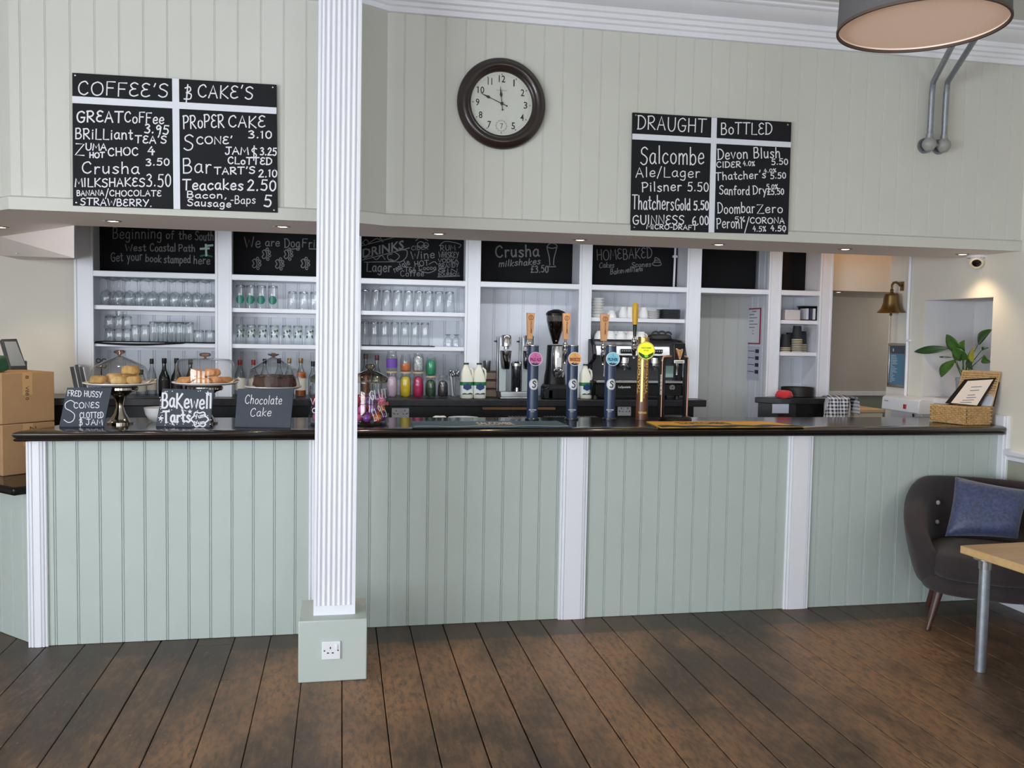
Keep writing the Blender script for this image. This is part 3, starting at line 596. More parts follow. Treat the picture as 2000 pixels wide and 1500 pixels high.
mb = MB(); ribbons(mb, [ring(0, 0, .160, n=48), ring(0, 0, .153, n=48)], .0006, f)
letters(mb, 'CHANEY', ckf(.0207), -.03, .067, .06, .007)
ribbons(mb, [ring(0, -.118, .030, n=30), ring(0, -.118, .026, n=30)], .0012, f)
for k in range(12): a = k * pi / 6; ribbons(mb, [[(.027 * cos(a), -.118 + .027 * sin(a)), (.034 * cos(a), -.118 + .034 * sin(a))]], .0016, f)
part('dial_marking', mb, mat('grey_ink', (140, 142, 136), .7), ck, smooth=0)
mb = MB(); ribbons(mb, [[(-.006, -.107), (.007, -.106)], [(.007, -.106), (-.001, -.132)]], .003, f); part('seconds_hand', mb, INK, ck, smooth=0)
def hand(name, ang, L, T, w, h, sp):
    d = Vector((sin(ang), cos(ang))); n = Vector((d.y, -d.x)); g = ckf(h); mb = MB(); P = [(-T, w * .5), (0, w * .6), (L * sp - .012, w * .5), (L * sp, w * 2.2), (L * sp + .014, w * .9), (L, .0003)]
    A = [d * a + n * b for a, b in P]; B = [d * a - n * b for a, b in P]
    mb.loft([[g(p.x, p.y) for p in A + B[::-1]], [ckf(h + .0012)(p.x, p.y) for p in A + B[::-1]]])
    mb.lathe([(.0045, 0), (.0045, .002), (0, .003)], 14, g(-d.x * T, -d.y * T), axis=CKA); return part(name, mb, INK, ck, smooth=0)
hand('minute_hand', radians(-67.5), .128, .030, .0036, .024, .62); hand('hour_hand', radians(-6.5), .092, .034, .0034, .027, .5)
part('hand_pin', MB().lathe([(.008, 0), (.008, .008), (0, .010)], 16, (CP.x, CP.y - .022, CP.z), axis=CKA), INK, ck)
part('glass_cover', MB().lathe([(0, .0345), (.170, .0345)], 48, CP, axis=CKA, caps=False), glass('clock_glass', (252, 252, 252), (235, 238, 238), .35), ck, smooth=0)

# ------------------------------------------------------------------ recessed downlights
BEZ = mat('satin_nickel', (150, 140, 132), .35, .7)
def dl_light(p, power, parent, size=1.9):
    l = bpy.data.lights.new('lamp', 'SPOT'); l.energy = power; l.color = (1, .74, .46); l.spot_size = size; l.spot_blend = .8; l.shadow_soft_size = .03
    o = bpy.data.objects.new('lamp', l); C.objects.link(o); o.parent = parent; o.location = p; return o
DLP = [((221, 431), 'round recessed downlight above the header board about the coastal path', ZS), ((552, 442), 'round recessed downlight above the dog friendly header board', ZS), ((857, 456), 'round recessed downlight above the header board lettered DRINKS', ZS),
       ((1133, 468), 'round recessed downlight between the milkshakes and HOMEBAKED header boards', ZS), ((1404, 477), 'round recessed downlight above the wider blank header board', ZS), ((1651, 486), 'round recessed downlight right of the narrow blank header board', ZS),
       ((1880, 496), 'round recessed downlight beside the white security camera', ZS), ((2, 443), 'round recessed downlight at the canopy corner cut by the left picture edge', ZS), ((48, 495), 'round recessed downlight in the low ceiling over the till', 2.115), ((1638, 570), 'round recessed downlight in the passage ceiling left of the brass bell', 2.034)]
d0 = None
for (px, py), lb, z in DLP:
    p = onz(px, py, z)
    if d0 is None:
        d0 = thing('downlight', lb, 'ceiling light', p, group='recessed downlights'); OFF[d0.name] = Vector((0, 0, 0))
        part('bezel', MB().lathe([(.042, .001), (.043, -.003), (.036, -.006), (.031, -.004), (.030, .0)], 28, caps=False), BEZ, d0, local=True)
        part('bulb', MB().lathe([(0, -.0045), (.022, -.004), (.0305, -.001)], 24, caps=False), LAMP, d0, local=True)
        part('spring_clip', MB().box(-.052, -.040, -.003, .003, -.004, .001), BEZ, d0, smooth=0, local=True)
        dl_light((0, 0, -.03), 10, d0)
    else: dup(d0, p, label=lb, group='recessed downlights')
# unseen warm light, assumed and added behind the canopy to make the bulkhead orange
l = bpy.data.lights.new('assumed_bulkhead_light', 'SPOT'); l.energy = 36; l.color = (1, .43, .08); l.spot_size = 2.0; l.spot_blend = .9; l.shadow_soft_size = .04
o = bpy.data.objects.new('assumed_bulkhead_light', l); C.objects.link(o); o.location = (3.9, 1.05, 3.4); o.rotation_euler = Vector((.15, 1, -.7)).to_track_quat('-Z', 'Y').to_euler()

l = bpy.data.lights.new('passage_fill', 'POINT'); l.energy = 3.5; l.color = (1, .88, .74); l.shadow_soft_size = .08; o = bpy.data.objects.new('passage_fill', l); C.objects.link(o); o.location = (5.25, 2.05, 1.96)  # unseen fill light added to brighten the back wall of the passage
# ------------------------------------------------------------------ security camera, bell, conduit, notice on the right wall
p = onz(1909, 499, ZS); sc = thing('security_camera', 'white dome security camera under the right end of the canopy', 'camera', p)
part('mounting_ring', MB().lathe([(.066, 0), (.066, -.014), (.060, -.018)], 32, p), SOCK, sc)
cd_ = Vector((-.55, -.62, -.56)).normalized(); up = Vector((0, 0, 1)); u_ = cd_.cross(up).normalized(); v_ = u_.cross(cd_)
pb = p + Vector((0, 0, -.022))
part('housing', MB().lathe([(.058 * cos(a), -.058 * sin(a) - .004) for a in [i * pi / 2 / 8 for i in range(9)]], 32, pb), SOCK, sc)
part('lens_ring', MB().lathe([(.046, .034), (.042, .060), (.032, .066), (.027, .058)], 28, pb, axis=(u_, v_, cd_), caps=False), mat('cream_plastic', (226, 214, 190), .35), sc)
part('lens', MB().lathe([(.029, .058), (.012, .063), (0, .064)], 24, pb, axis=(u_, v_, cd_)), mat('dark_lens', (28, 16, 12), .08, coat=1), sc)
part('screw', MB().lathe([(.005, 0), (0, -.003)], 8, p + Vector((.03, -.055, -.014))), BLK, sc)

bx = WX - .088; bc = onx(1741, 590, bx); bl = thing('brass_bell', 'aged brass bell on a scrolled wall bracket with a dangling rope', 'bell', bc)
zt = onx(1741, 573, bx).z; zb = onx(1741, 611, bx).z; H_ = zt - zb; rb = .098
part('bell_body', MB().lathe([(0, H_), (rb * .42, H_), (rb * .50, H_ * .95), (rb * .54, H_ * .85), (rb * .60, H_ * .5), (rb * .72, H_ * .25), (rb * .92, H_ * .08), (rb * 1.03, 0), (rb * .98, .0), (rb * .7, H_ * .2), (rb * .5, H_ * .6), (0, H_ * .9)], 40, (bx, bc.y, zb), caps=False), BRASS, bl, smooth=60)
part('clapper', MB().tube([(bx, bc.y, zb + .05), (bx, bc.y, zb - .008)], .004).lathe([(0, -.022), (.009, -.016), (.011, -.008), (.006, 0), (0, .002)], 14, (bx, bc.y, zb - .004)), BRASS, bl)
br = [(WX - .004, bc.y, zt + .058), (WX - .02, bc.y, zt + .060), (WX - .035, bc.y, zt + .075), (WX - .055, bc.y, zt + .083), (WX - .075, bc.y, zt + .080), (bx, bc.y, zt + .062), (bx, bc.y, zt + .03)]
part('bracket', MB().tube(br, .009, 10).obox((WX - .004, bc.y, zt + .055), (.004, 0, 0), (0, .018, 0), (0, 0, .034)), BRASS, bl)
part('hanger', MB().lathe([(.012, 0), (.016, .006), (.010, .012), (.014, .022), (.008, .034), (0, .036)], 16, (bx, bc.y, zt)), BRASS, bl)
z1 = onx(1737, 672, bx).z
part('rope', MB().tube([(bx + .001 * (i % 2), bc.y + .001 * sin(i), zb - .02 - (zb - .02 - z1) * i / 30) for i in range(31)], [.0035 + .0015 * (i % 2) for i in range(31)], 7), mat('natural_rope', (176, 160, 128), .9), bl)
yc_ = onx(1777, 600, WX).y; za, zb_ = 2.75, onx(1779, 779, WX).z
cn = thing('cable_conduit', 'thin white cable conduit running down the wall beside the brass bell', 'conduit', (WX - .012, yc_, zb_))
part('pipe', MB().tube([(WX - .012, yc_, za), (WX - .012, yc_, 1.75), (WX - .012, yc_ - .01, 1.55), (WX - .012, yc_ - .01, zb_)], .011, 10), WHITE, cn)
zc_ = onx(1782, 665, WX).z; part('clip', MB().box(WX - .026, WX - .001, yc_ - .045, yc_ + .004, zc_ - .008, zc_ + .008), WHITE, cn, bevel=.003)
cor = [onx(x, y, WX - .012) for x, y in ((1736, 670.5), (1772.5, 670.5), (1773.5, 759), (1733.5, 755))]
ya, yb_, z0, z1 = cor[1].y, cor[0].y, .5 * (cor[2].z + cor[3].z), .5 * (cor[0].z + cor[1].z)
ps = thing('framed_notice', 'silver framed notice of small print on blue paper below the bell', 'notice', (WX - .01, (ya + yb_) / 2, z0))
mb = MB()
for a in ((ya, yb_, z1 - .02, z1), (ya, yb_, z0, z0 + .02), (ya, ya + .02, z0 + .02, z1 - .02), (yb_ - .02, yb_, z0 + .02, z1 - .02)): mb.box(WX - .018, WX - .001, *a)
part('frame', mb, STEEL, ps, bevel=.003)
part('paper', MB().box(WX - .008, WX - .003, ya + .018, yb_ - .018, z0 + .018, z1 - .018), mat('blue_notice', (84, 122, 146), .5), ps, smooth=0)
part('paper_heading', MB().box(WX - .0095, WX - .003, ya + .022, yb_ - .022, z1 - .078, z1 - .022), mat('slate_heading', (72, 74, 86), .5), ps, smooth=0)
mb = MB(); q = random.Random(5)
for i in range(17):
    z = z1 - .095 - i * (z1 - z0 - .12) / 17; L_ = q.uniform(.02, .085); mb.add([(WX - .0088, yb_ - .03 - k * L_, z + h) for k, h in ((0, 0), (0, .005), (1, .005), (1, 0))], [(0, 1, 2, 3)])
mb.add([(WX - .0101, yb_ - .05 - k * .014, z1 - .062 + h) for k, h in ((0, 0), (0, .022), (1, .022), (1, 0))], [(0, 1, 2, 3)])
part('print', mb, mat('pale_print', (176, 196, 208), .6), ps, smooth=0)

# ------------------------------------------------------------------ galvanised pipe brackets and the drum lamp shade
for k, (bxp, top, lb) in enumerate((((1815, 282), (1858, 92), 'galvanised bent pipe on the wall, the left one of the pair by the lamp shade'), ((1843, 284), (1905, 75), 'galvanised bent pipe on the wall, the right one of the pair by the lamp shade'))):
    b = ony(*bxp, FR - .05); mid = ony(bxp[0] + 5, 186, FR - .05); el = ony(bxp[0] + 8, 160, FR - .062); t1 = ony(*top, FR - .50); dv = (t1 - el).normalized(); t2 = el + dv * ((ZC - el.z) / dv.z)
    t = thing('bent_pipe', lb, 'pipe', b, group='bent pipes on the wall')
    part('tube', MB().tube([b, mid, mid.lerp(el, .5) + Vector((0, 0, .005)), el, t1, t2], .0165, 12), GALV, t, smooth=60)
    part('ball_joint', MB().lathe([(.001, -.042), (.022, -.036), (.038, -.015), (.042, 0), (.038, .018), (.022, .036), (.001, .040)], 20, b), mat('matt_grey_metal', (150, 150, 146), .6, .2), t)
    part('wall_plate', MB().lathe([(.045, 0), (.045, .012), (.016, .014), (.016, .05)], 20, (b.x, FR, b.z), axis=CKA), GALV, t)
    part('collar', MB().lathe([(.021, .035), (.021, .06)], 14, b), STEEL, t)
    part('ceiling_flange', MB().lathe([(.05, 0), (.05, -.012), (.02, -.014)], 20, (t2.x, t2.y, ZC)), GALV, t)
    if k == 0: part('link', MB().tube([b, ony(1843, 284, FR - .05)], .012, 10), GALV, t)
lc_ = ony(1800, 53, -2.6); LR = .225; lh = .27
lp = thing('pendant_lamp', 'large grey drum pendant lamp shade with pale peach lining hanging top right', 'lamp', lc_)
def shade(r0, r1): return MB().lathe([(r0, 0), (r1, lh)], 64, lc_, caps=False)
part('lamp_shade', shade(LR, LR * .95), mat('grey_shade_cloth', (82, 80, 82), .85, bump=.2, bs=300), lp, smooth=60)
part('shade_lining', MB().lathe([(LR - .004, .001), (LR * .95 - .004, lh - .002)], 64, lc_, caps=False), mat('peach_lining', (246, 224, 204), .6, emit=(255, 205, 165), es=.03), lp, smooth=60)
part('shade_rim', MB().lathe([(LR + .0015, -.002), (LR + .0015, .006), (LR - .005, .006), (LR - .005, -.002), (LR + .0015, -.002)], 64, lc_, caps=False), mat('brown_rim', (74, 58, 50), .7), lp, smooth=30)
part('diffuser', MB().lathe([(0, .010), (LR - .006, .010)], 48, lc_, caps=False), mat('peach_diffuser', (242, 216, 200), .8, emit=(255, 205, 165), es=.11), lp, smooth=0)
part('cord', MB().tube([lc_ + Vector((0, 0, lh - .02)), (lc_.x, lc_.y, ZC)], .004, 8), BLK, lp)
part('ceiling_rose', MB().lathe([(.05, 0), (.05, -.015), (.01, -.04)], 24, (lc_.x, lc_.y, ZC)), WHITE, lp)

# ------------------------------------------------------------------ header blackboards of the back bar
HB = BY - .012
def header(label, i, lines, w=2.2, extra=(), m=CHALKG, pxr=None, ztop=2.62, mesh=None):
    a2, b2 = (PX[i][0] + PX[i][1]) / 2 + .034, (PX[i + 1][0] + PX[i + 1][1]) / 2 - .034
    if i == 6: a2 = 3.385
    if pxr: b2 = ony(pxr, 520, HB).x
    t = thing('header_blackboard', label, 'blackboard', ((a2 + b2) / 2, HB, 2.022))
    part('board', MB().box(a2, b2, HB, BY - .005, 2.022, ztop), BOARDD, t, smooth=0)
    if lines or extra: write('chalk_lettering', lines, w, onY(HB - .0012), m, t, extra=extra)
    return t
t = header('blackboard reading Beginning of the South West Coastal Path over the left shelves', 0, [("Beginning", 220, 465, 316, 466, 21), ("of the", 324, 466, 374, 467, 16), ("South", 381, 469, 417, 470, 17), ("West", 245, 490, 285, 490, 13), ("Coastal", 293, 491, 343, 491, 15), ("Path", 349, 491, 381, 491, 13),
   ("Get your", 217, 510, 278, 508, 17), ("book", 284, 511, 315, 512, 14), ("stamped", 320, 513, 372, 514, 15), ("here", 378, 515, 410, 516, 15)], 1.9)
mb = MB(); ribbons(mb, [[(402, 478), (403, 499)], [(404, 480), (415, 479)], [(392, 486), (408, 485)]], 4, onY(HB - .0013)); part('signpost_drawing', mb, mat('pale_green_chalk', (168, 196, 186), .9), t, smooth=0)
mb = MB(); ribbons(mb, [[(392, 500), (402, 498), (414, 501)]], 3, onY(HB - .0011)); part('grass_drawing', mb, mat('green_chalk', (44, 110, 80), .9), t, smooth=0)
def paw(x, y, s=1):
    o = [[(x - 4 * s, y - 6 * s), (x + 1 * s, y - 9 * s), (x + 5 * s, y - 2 * s), (x + 4 * s, y + 5 * s), (x - 1 * s, y + 8 * s), (x - 4 * s, y + 4 * s), (x - 1 * s, y), (x - 4 * s, y - 6 * s)]]
    o = [crom(o[0], 4)]
    for dx, dy in ((6, -10), (10, -4.5), (10.5, 2), (7, 9)): o.append(ring(x + dx * s, y + dy * s, 2.3 * s, 2.6 * s, 10))
    return o
ex = sum([paw(516, 497), paw(497, 515), paw(542, 516), (paw(559, 497)), paw(592, 515)], []) + [[(566, 487), (584, 485)], [(604, 486), (640, 487)]]
header('blackboard with paw prints reading We are Dog Friendly, beside the column', 1, [("We", 478, 483, 509, 482, 20), ("are", 518, 480, 546, 481, 15), ("Dog", 556, 483, 586, 482, 17), ("Friendly", 590, 482, 668, 485, 16)], 1.9, ex)
sw = lambda pts: crom(pts, 6)
ex3 = [[(707, 480), (776, 462)], [(708, 508), (800, 484)], [(712, 512), (775, 511)], sw([(770, 492), (780, 500), (772, 509), (760, 508), (757, 499), (766, 496)]), sw([(786, 488), (795, 490), (793, 503), (780, 512), (762, 506)]), sw([(712, 505), (724, 500), (735, 507), (745, 499), (752, 507)]),
       sw([(705, 478), (714, 468), (720, 474), (714, 479), (709, 474)]), sw([(722, 474), (736, 466), (748, 472), (742, 462), (752, 458), (770, 464)]), sw([(858, 480), (868, 472), (884, 473), (900, 478), (896, 484)]), sw([(812, 470), (822, 464), (836, 470)]), ring(822, 478, 7, 6), ring(832, 479, 5, 5), [(855, 541), (898, 539)], sw([(818, 528), (836, 533), (850, 528)]), sw([(838, 516), (848, 511), (854, 516)])]
t = header('blackboard crowded with drink names headed DRINKS in outlined letters', 2, [("Lager", 716, 530, 764, 531.5, 18, 1.5), ("real", 771, 532, 786, 525, 12), ("ale", 788, 523, 801, 515, 12), ("CIDER", 804, 489, 836, 487, 8, .8), ("Wine", 803, 506, 849, 504, 15, 1.2), ("HOT", 810, 521, 838, 518, 10), ("TEA", 791, 531, 812, 531, 9), ("Cocoa", 818, 527, 852, 526, 8, .9), ("Coffee", 782, 540, 828, 539, 11, .9),
   ("RUM", 860, 489, 889, 489, 10, .9), ("WHISKEY", 857, 503, 896, 503, 11, .9), ("VODKA", 856, 512.5, 895, 512.5, 7, .9), ("BRANDY", 857, 524, 896, 522, 9, .8), ("GIN", 856, 531.5, 894, 531.5, 6.5, 1.1), ("BOURBON", 856, 539, 896, 538, 5.5, .7)], 1.5, ex3)
mb = MB(); sk = lambda u, v: tuple(ony(708 + u, 504 - u * .215 - v, HB - .0013)); letters(mb, 'DRINKS', sk, 0, 0, 81, 18, bold=.02); part('heading_lettering', mb, CHALKG, t, smooth=0)
gl_ = [[(1068, 482), (1073, 504), (1074, 517), (1069, 521), (1086, 521), (1081, 517), (1082, 504), (1088, 482)], sw([(1068, 482), (1072, 477), (1078, 475), (1085, 477), (1088, 482), (1078, 485), (1068, 482)]), [(1081, 476), (1090, 470)]]
header('blackboard reading Crusha milkshakes 3.50 with a drawn sundae glass', 3, [("Crusha", 968, 503, 1053, 500, 22, 1.5), ("milkshakes", 974, 521, 1055, 516, 12, 1, .2), ("£3.50", 1037, 532, 1071, 532, 13)], 1.9, gl_)
ck_ = [ring(1283, 515.5, 9, 3.6), sw([(1277, 513), (1279, 509), (1284, 508), (1289, 509), (1290, 513)]), sw([(1279, 508), (1280, 503), (1287, 506), (1288, 509)])]
header('blackboard reading HOMEBAKED Cakes Scones Bakewell Tarts over the coffee machine', 4, [("HOMEBAKED", 1166, 508, 1274, 504, 20), ("Cakes", 1170, 523, 1199, 522, 10, .9, .2), ("Scones", 1233, 522, 1271, 520, 9, .9, .2), ("Bakewell", 1192, 536, 1235, 531, 10, .9, .2), ("Tarts", 1237, 531, 1255, 529, 8, .9, .1)], 1.6, ck_)
header('wider blank header blackboard over the open passage', 5, [])
header('narrow blank header blackboard over the shelf of takeaway cups', 6, [])
xa = ony(1316, 560, BY - .03).x
cn2 = thing('cable_conduit', 'thin white conduit across the right end of the HOMEBAKED blackboard', 'conduit', (xa, BY - .02, 2.023))
part('pipe', MB().tube([(xa, BY - .028, 2.023), (xa + .01, BY - .028, 2.6)], .009, 8), WHITE, cn2)
zq = ony(1319, 501, BY - .03).z; part('clip', MB().box(xa - .014, xa + .022, BY - .04, BY - .014, zq - .008, zq + .008), WHITE, cn2)
# ------------------------------------------------------------------ notices on the partition by the passage
def xq(px): return [onx(x, y, 3.316) for x, y in px]
q4 = xq(((1462.5, 602.5), (1487, 601), (1484.5, 672.5), (1458.5, 671.5)))
nt = thing('red_bordered_notice', 'white notice with red border on the partition in the passage', 'notice', q4[3])
ey = (q4[0].y + q4[3].y) / 2; ez = (q4[1].y + q4[2].y) / 2; zt, zb2 = q4[0].z, q4[3].z
part('border', MB().box(3.312, 3.3165, ez, ey, zb2, zt), mat('red_border', (150, 28, 58), .5), nt, smooth=0)
part('paper', MB().box(3.3105, 3.313, ez + .014, ey - .014, zb2 + .010, zt - .010), mat('white_paper', (226, 226, 232), .6), nt, smooth=0)
mb = MB()
for i, (a, b) in enumerate(((.35, .7), (.1, .55), (.1, .8), (.1, .5), (.1, .85), (.1, .6), (.4, .5), (.4, .55))):
    z = zt - .03 - i * .026; mb.add([(3.3100, ey - .016 - k * (ey - ez - .03), z + h) for k, h in ((a, 0), (a, .006), (b, .006), (b, 0))], [(0, 1, 2, 3)])
part('print', mb, mat('grey_print', (110, 110, 118), .7), nt, smooth=0)
q4 = xq(((1461, 676), (1483.5, 676), (1483, 741), (1458.5, 740)))
nt2 = thing('pictogram_notice', 'white notice with four small black pictures below the red bordered notice', 'notice', q4[3])
ey = (q4[0].y + q4[3].y) / 2; ez = (q4[1].y + q4[2].y) / 2; zt, zb2 = q4[0].z, q4[3].z
part('paper', MB().box(3.312, 3.3165, ez, ey, zb2, zt), mat('bluish_paper', (196, 198, 216), .6), nt2, smooth=0)
mb = MB()
for i in range(4):
    z = zt - .035 - i * .056; mb.box(3.3112, 3.3122, ez + .008, ez + .07, z - .018, z + .012); mb.box(3.3112, 3.3122, ez + .085, ey - .02, z - .006, z - .001)
part('pictograms', mb, INK, nt2, smooth=0)
# ------------------------------------------------------------------ socket on the column plinth
def socket(x, y, z, w, h, label, dbl=False):
    t = thing('wall_socket', label, 'socket', (x, y, z))
    part('plate', MB().box(x - w / 2, x + w / 2, y - .009, y, z, z + h), SOCK, t, bevel=.003)
    mb = MB(); g = lambda u, v, a, b: mb.box(x + u - a, x + u + a, y - .0096, y - .008, z + v - b, z + v + b)
    cx = (-w / 4, w / 4) if dbl else (-.004,)
    for c in cx: g(c, .056, .0025, .005); g(c - .011, .032, .005, .0025); g(c + .011, .032, .005, .0025)
    for u in (-w / 2 + .012, w / 2 - .012): g(u, h / 2, .003, .003)
    part('slots', mb, BLK, t, smooth=0)
    for c in ((0.0,) if dbl else (.024,)):
        for s in ((-.012, .012) if dbl else (0,)): part('switch', MB().box(x + c + s - .006, x + c + s + .006, y - .013, y - .008, z + h * .56, z + h * .84), SOCK, t, bevel=.002)
    return t
zs_ = ony(647, 1287, -.737).z; socket(ony(647, 1270, -.737).x, -.737, zs_, .086, .086, 'white single socket on the sage column plinth')
# ================================================================== things standing on the bar
SLATE = mat('slate', (66, 70, 80), .7, var=.12, vs=9, bump=.25, bs=40, spec=.3)
CHINA = mat('white_china', (228, 226, 224), .25)
def onbar(px, py): return onz(px, py, CT)
def XY(px, y, py=800): return ony(px, py, y).x
# ---- cake stands with glass domes
SILV = mat('polished_silver', (186, 178, 166), .16, 1., var=.08, vs=6)
CRYST = glass('pink_crystal', (238, 214, 206), (150, 110, 104), 1.1)
DOMEG = glass('dome_glass', (253, 253, 253), (214, 217, 220), .8)
def stand(px, y, zy, label, plate_r):
    x = XY(px, y, 760); zp = ony(px, zy, y).z; t = thing('cake_stand', label, 'cake stand', (x, y, CT), group='pedestal cake stands on the bar'); h = zp - CT
    part('plate', MB().lathe([(0, h - .012), (plate_r * .55, h - .010), (plate_r * .9, h - .002), (plate_r, h + .006), (plate_r, h + .010), (plate_r * .9, h + .004), (plate_r * .8, h + .001), (0, h)], 48, (x, y, CT), caps=False), CHINA, t, smooth=50)
    part('collar', MB().lathe([(.088, h - .036), (.094, h - .030), (.094, h - .018), (.086, h - .013), (0, h - .012)], 36, (x, y, CT), caps=False), SILV, t)
    part('pedestal', MB().lathe([(.066, 0), (.066, .008), (.052, .014), (.046, .03), (.030, .055), (.020, .09), (.022, h - .10), (.034, h - .065), (.060, h - .045), (.088, h - .034)], 36, (x, y, CT)), SILV, t, smooth=60)
    return x, y, zp
def dome(x, y, z, prof, label, knob):
    t = thing('cake_dome', label, 'glass dome', (x, y, z + .004), group='glass domes on the cake stands')
    part('bell_glass', MB().lathe(prof, 56, (x, y, z + .004), caps=False), DOMEG, t, smooth=60)
    zt = prof[-1][1] + z + .004; part('knob', MB().lathe(knob, 20, (x, y, zt), caps=False), CRYST, t, smooth=60)
SY = .22
st1 = stand(234, SY, 750, 'silver pedestal cake stand holding the scones behind the FRED HUSSY slate', .185)
st2 = stand(401, SY, 749, 'silver pedestal cake stand holding golden tarts behind the starry slate', .175)
st3 = stand(534, SY, 757, 'silver pedestal cake stand holding chocolate cake behind the plain slate', .155)
kn = [(.004, -.002), (.010, .004), (.012, .010), (.026, .016), (.030, .024), (.024, .030), (.010, .032), (0, .030)]
kr = [(.004, -.002), (.008, .004), (.026, .008), (.032, .016), (.026, .025), (0, .028)]
dome(*st1, [(.155, 0), (.150, .03), (.142, .07), (.128, .092), (.10, .108), (.06, .128), (.03, .140), (.012, .148), (0, .149)], 'wide bell shaped glass dome with knob covering the scones', kn)
dome(*st2, [(.156, 0), (.156, .06), (.154, .10), (.146, .121), (.128, .131), (.09, .134), (.03, .137), (.010, .138), (0, .139)], 'straight sided round shouldered glass dome covering the golden tarts', kr)
dome(*st3, [(.148, 0), (.142, .03), (.130, .085), (.126, .102), (.118, .107), (.08, .130), (.045, .150), (.012, .166), (0, .167)], 'sloping glass dome with conical lid covering the chocolate cake', [(.004, -.002), (.012, .004), (.034, .014), (.030, .018), (.014, .016), (.010, .024), (0, .024)])
def lump(rx, ry, h, n=18, seed=0, rough=.06):
    q = random.Random(seed); ph = [q.uniform(0, 6.28) for _ in range(4)]
    pr = [(0, 0), (.75, 0), (.95, .08), (1, .3), (.97, .6), (.88, .85), (.65, .97), (.3, 1.02), (0, 1.03)]; rings = []
    for r, z in pr:
        rings.append([(r * rx * (1 + rough * sin(3 * a + ph[0]) + rough * .7 * sin(5 * a + ph[1] + 4 * z)) * cos(a), r * ry * (1 + rough * sin(2 * a + ph[2]) + rough * .7 * sin(7 * a + ph[3] - 5 * z)) * sin(a), h * (z + rough * .6 * r * sin(3 * a + ph[1]))) for a in [2 * pi * i / n for i in range(n)]])
    return MB().loft(rings, caps=False)
SCONE = mat('baked_scone', (198, 150, 92), .8, var=.38, vs=34, bump=.5, bs=90); SCONEP = mat('pale_scone', (232, 200, 150), .85, var=.1, vs=30)
x, y, z = st1
sc0 = None
for dx, dy, dz, s, lb in ((.058, -.02, .052, 1.05, 'golden scone topmost of the pile under the left dome'), (.052, .03, 0, 1.1, 'scone at the back right of the left plate under the pile'), (.085, -.06, 0, .95, 'scone at the right front of the left plate'), (.012, -.085, 0, 1, 'scone at the middle front of the left plate'), (-.105, -.03, 0, .95, 'scone at the left rim of the left plate'), (-.035, .05, .0, 1.15, 'scone at the back of the left plate behind the reflection')):
    if sc0 is None:
        sc0 = tag(part('scone', lump(.043, .043, .044, n=22, seed=4, rough=.10), SCONE, None, smooth=60), lb, 'scone', 'scones under the left dome'); sc0.location = (x + dx, y + dy, z + .004 + dz); sc0.scale = (s,) * 3
    else: dup(sc0, (x + dx, y + dy, z + .004 + dz), dx * 20, lb, 'scones under the left dome', (s,) * 3)
TART = mat('baked_tart', (202, 142, 92), .75, var=.3, vs=30, bump=.5, bs=80)
x, y, z = st2; tq = None
for dx, dy, dz, s, lb in ((-.04, -.02, .0, 1.1, 'golden tart at the left middle under the middle dome'), (.055, -.055, 0, 1.05, 'golden tart at the right front under the middle dome'), (.03, .02, .036, 1.1, 'golden tart heaped on top under the middle dome'), (-.09, -.06, 0, .95, 'golden tart at the left front under the middle dome'), (.0, .07, 0, 1, 'golden tart at the back under the middle dome'), (-.05, .03, .036, 1, 'golden tart heaped at the left under the middle dome'), (.10, .01, 0, .9, 'golden tart at the right rim under the middle dome'), (.0, -.095, 0, .9, 'golden tart at the very front under the middle dome')):
    if tq is None: tq = tag(part('bakewell_tart', lump(.043, .038, .036, n=22, seed=9, rough=.17), TART, None, smooth=60), lb, 'tart', 'tarts under the middle dome'); tq.location = (x + dx, y + dy, z + .004 + dz); tq.scale = (s,) * 3
    else: dup(tq, (x + dx, y + dy, z + .004 + dz), dx * 30, lb, 'tarts under the middle dome', (s,) * 3)
CHOC = mat('chocolate_cake', (62, 36, 26), .8, var=.35, vs=30, bump=.7, bs=60)
x, y, z = st3; tq = None
for dx, dy, a, lb in ((-.055, -.02, .4, 'chocolate cake slice at the left under the right dome'), (.012, -.05, -.3, 'chocolate cake slice at the front middle under the right dome'), (.075, -.015, .8, 'chocolate cake slice at the right under the right dome'), (.0, .05, .1, 'chocolate cake slice at the back under the right dome')):
    if tq is None:
        mb = lump(.056, .040, .058, n=22, seed=17, rough=.17)
        tq = thing('cake_slice', lb, 'cake', (x + dx, y + dy, z + .005), a, group='chocolate cake slices under the right dome'); part('sponge', mb, CHOC, tq, local=True)
        part('icing', lump(.046, .034, .018, seed=3, rough=.2).rot(Matrix.Translation((-.002, 0, .050))), mat('chocolate_icing', (48, 26, 20), .4, bump=.6, bs=50), tq, local=True)
    else: dup(tq, (x + dx, y + dy, z + .005), a, lb, 'chocolate cake slices under the right dome')
PAPER = mat('greaseproof_paper', (232, 214, 190), .8)
for (x, y, z), lb, a0, a1 in ((st1, 'crumpled paper liner sticking out right of the scones', -.5, .3), (st2, 'paper liner folded up right of the golden tarts', -.6, .35)):
    rr = .162; mb = MB().grid(lambda u, v: (x + (rr + .024 * v) * cos(a0 + (a1 - a0) * u), y + (rr + .024 * v) * sin(a0 + (a1 - a0) * u), z + .013 + .030 * v * (.6 + .4 * sin(9 * u)) * sin(pi * u)), 12, 4)
    solo('paper_liner', mb, PAPER, lb, 'paper', solid=.0008)
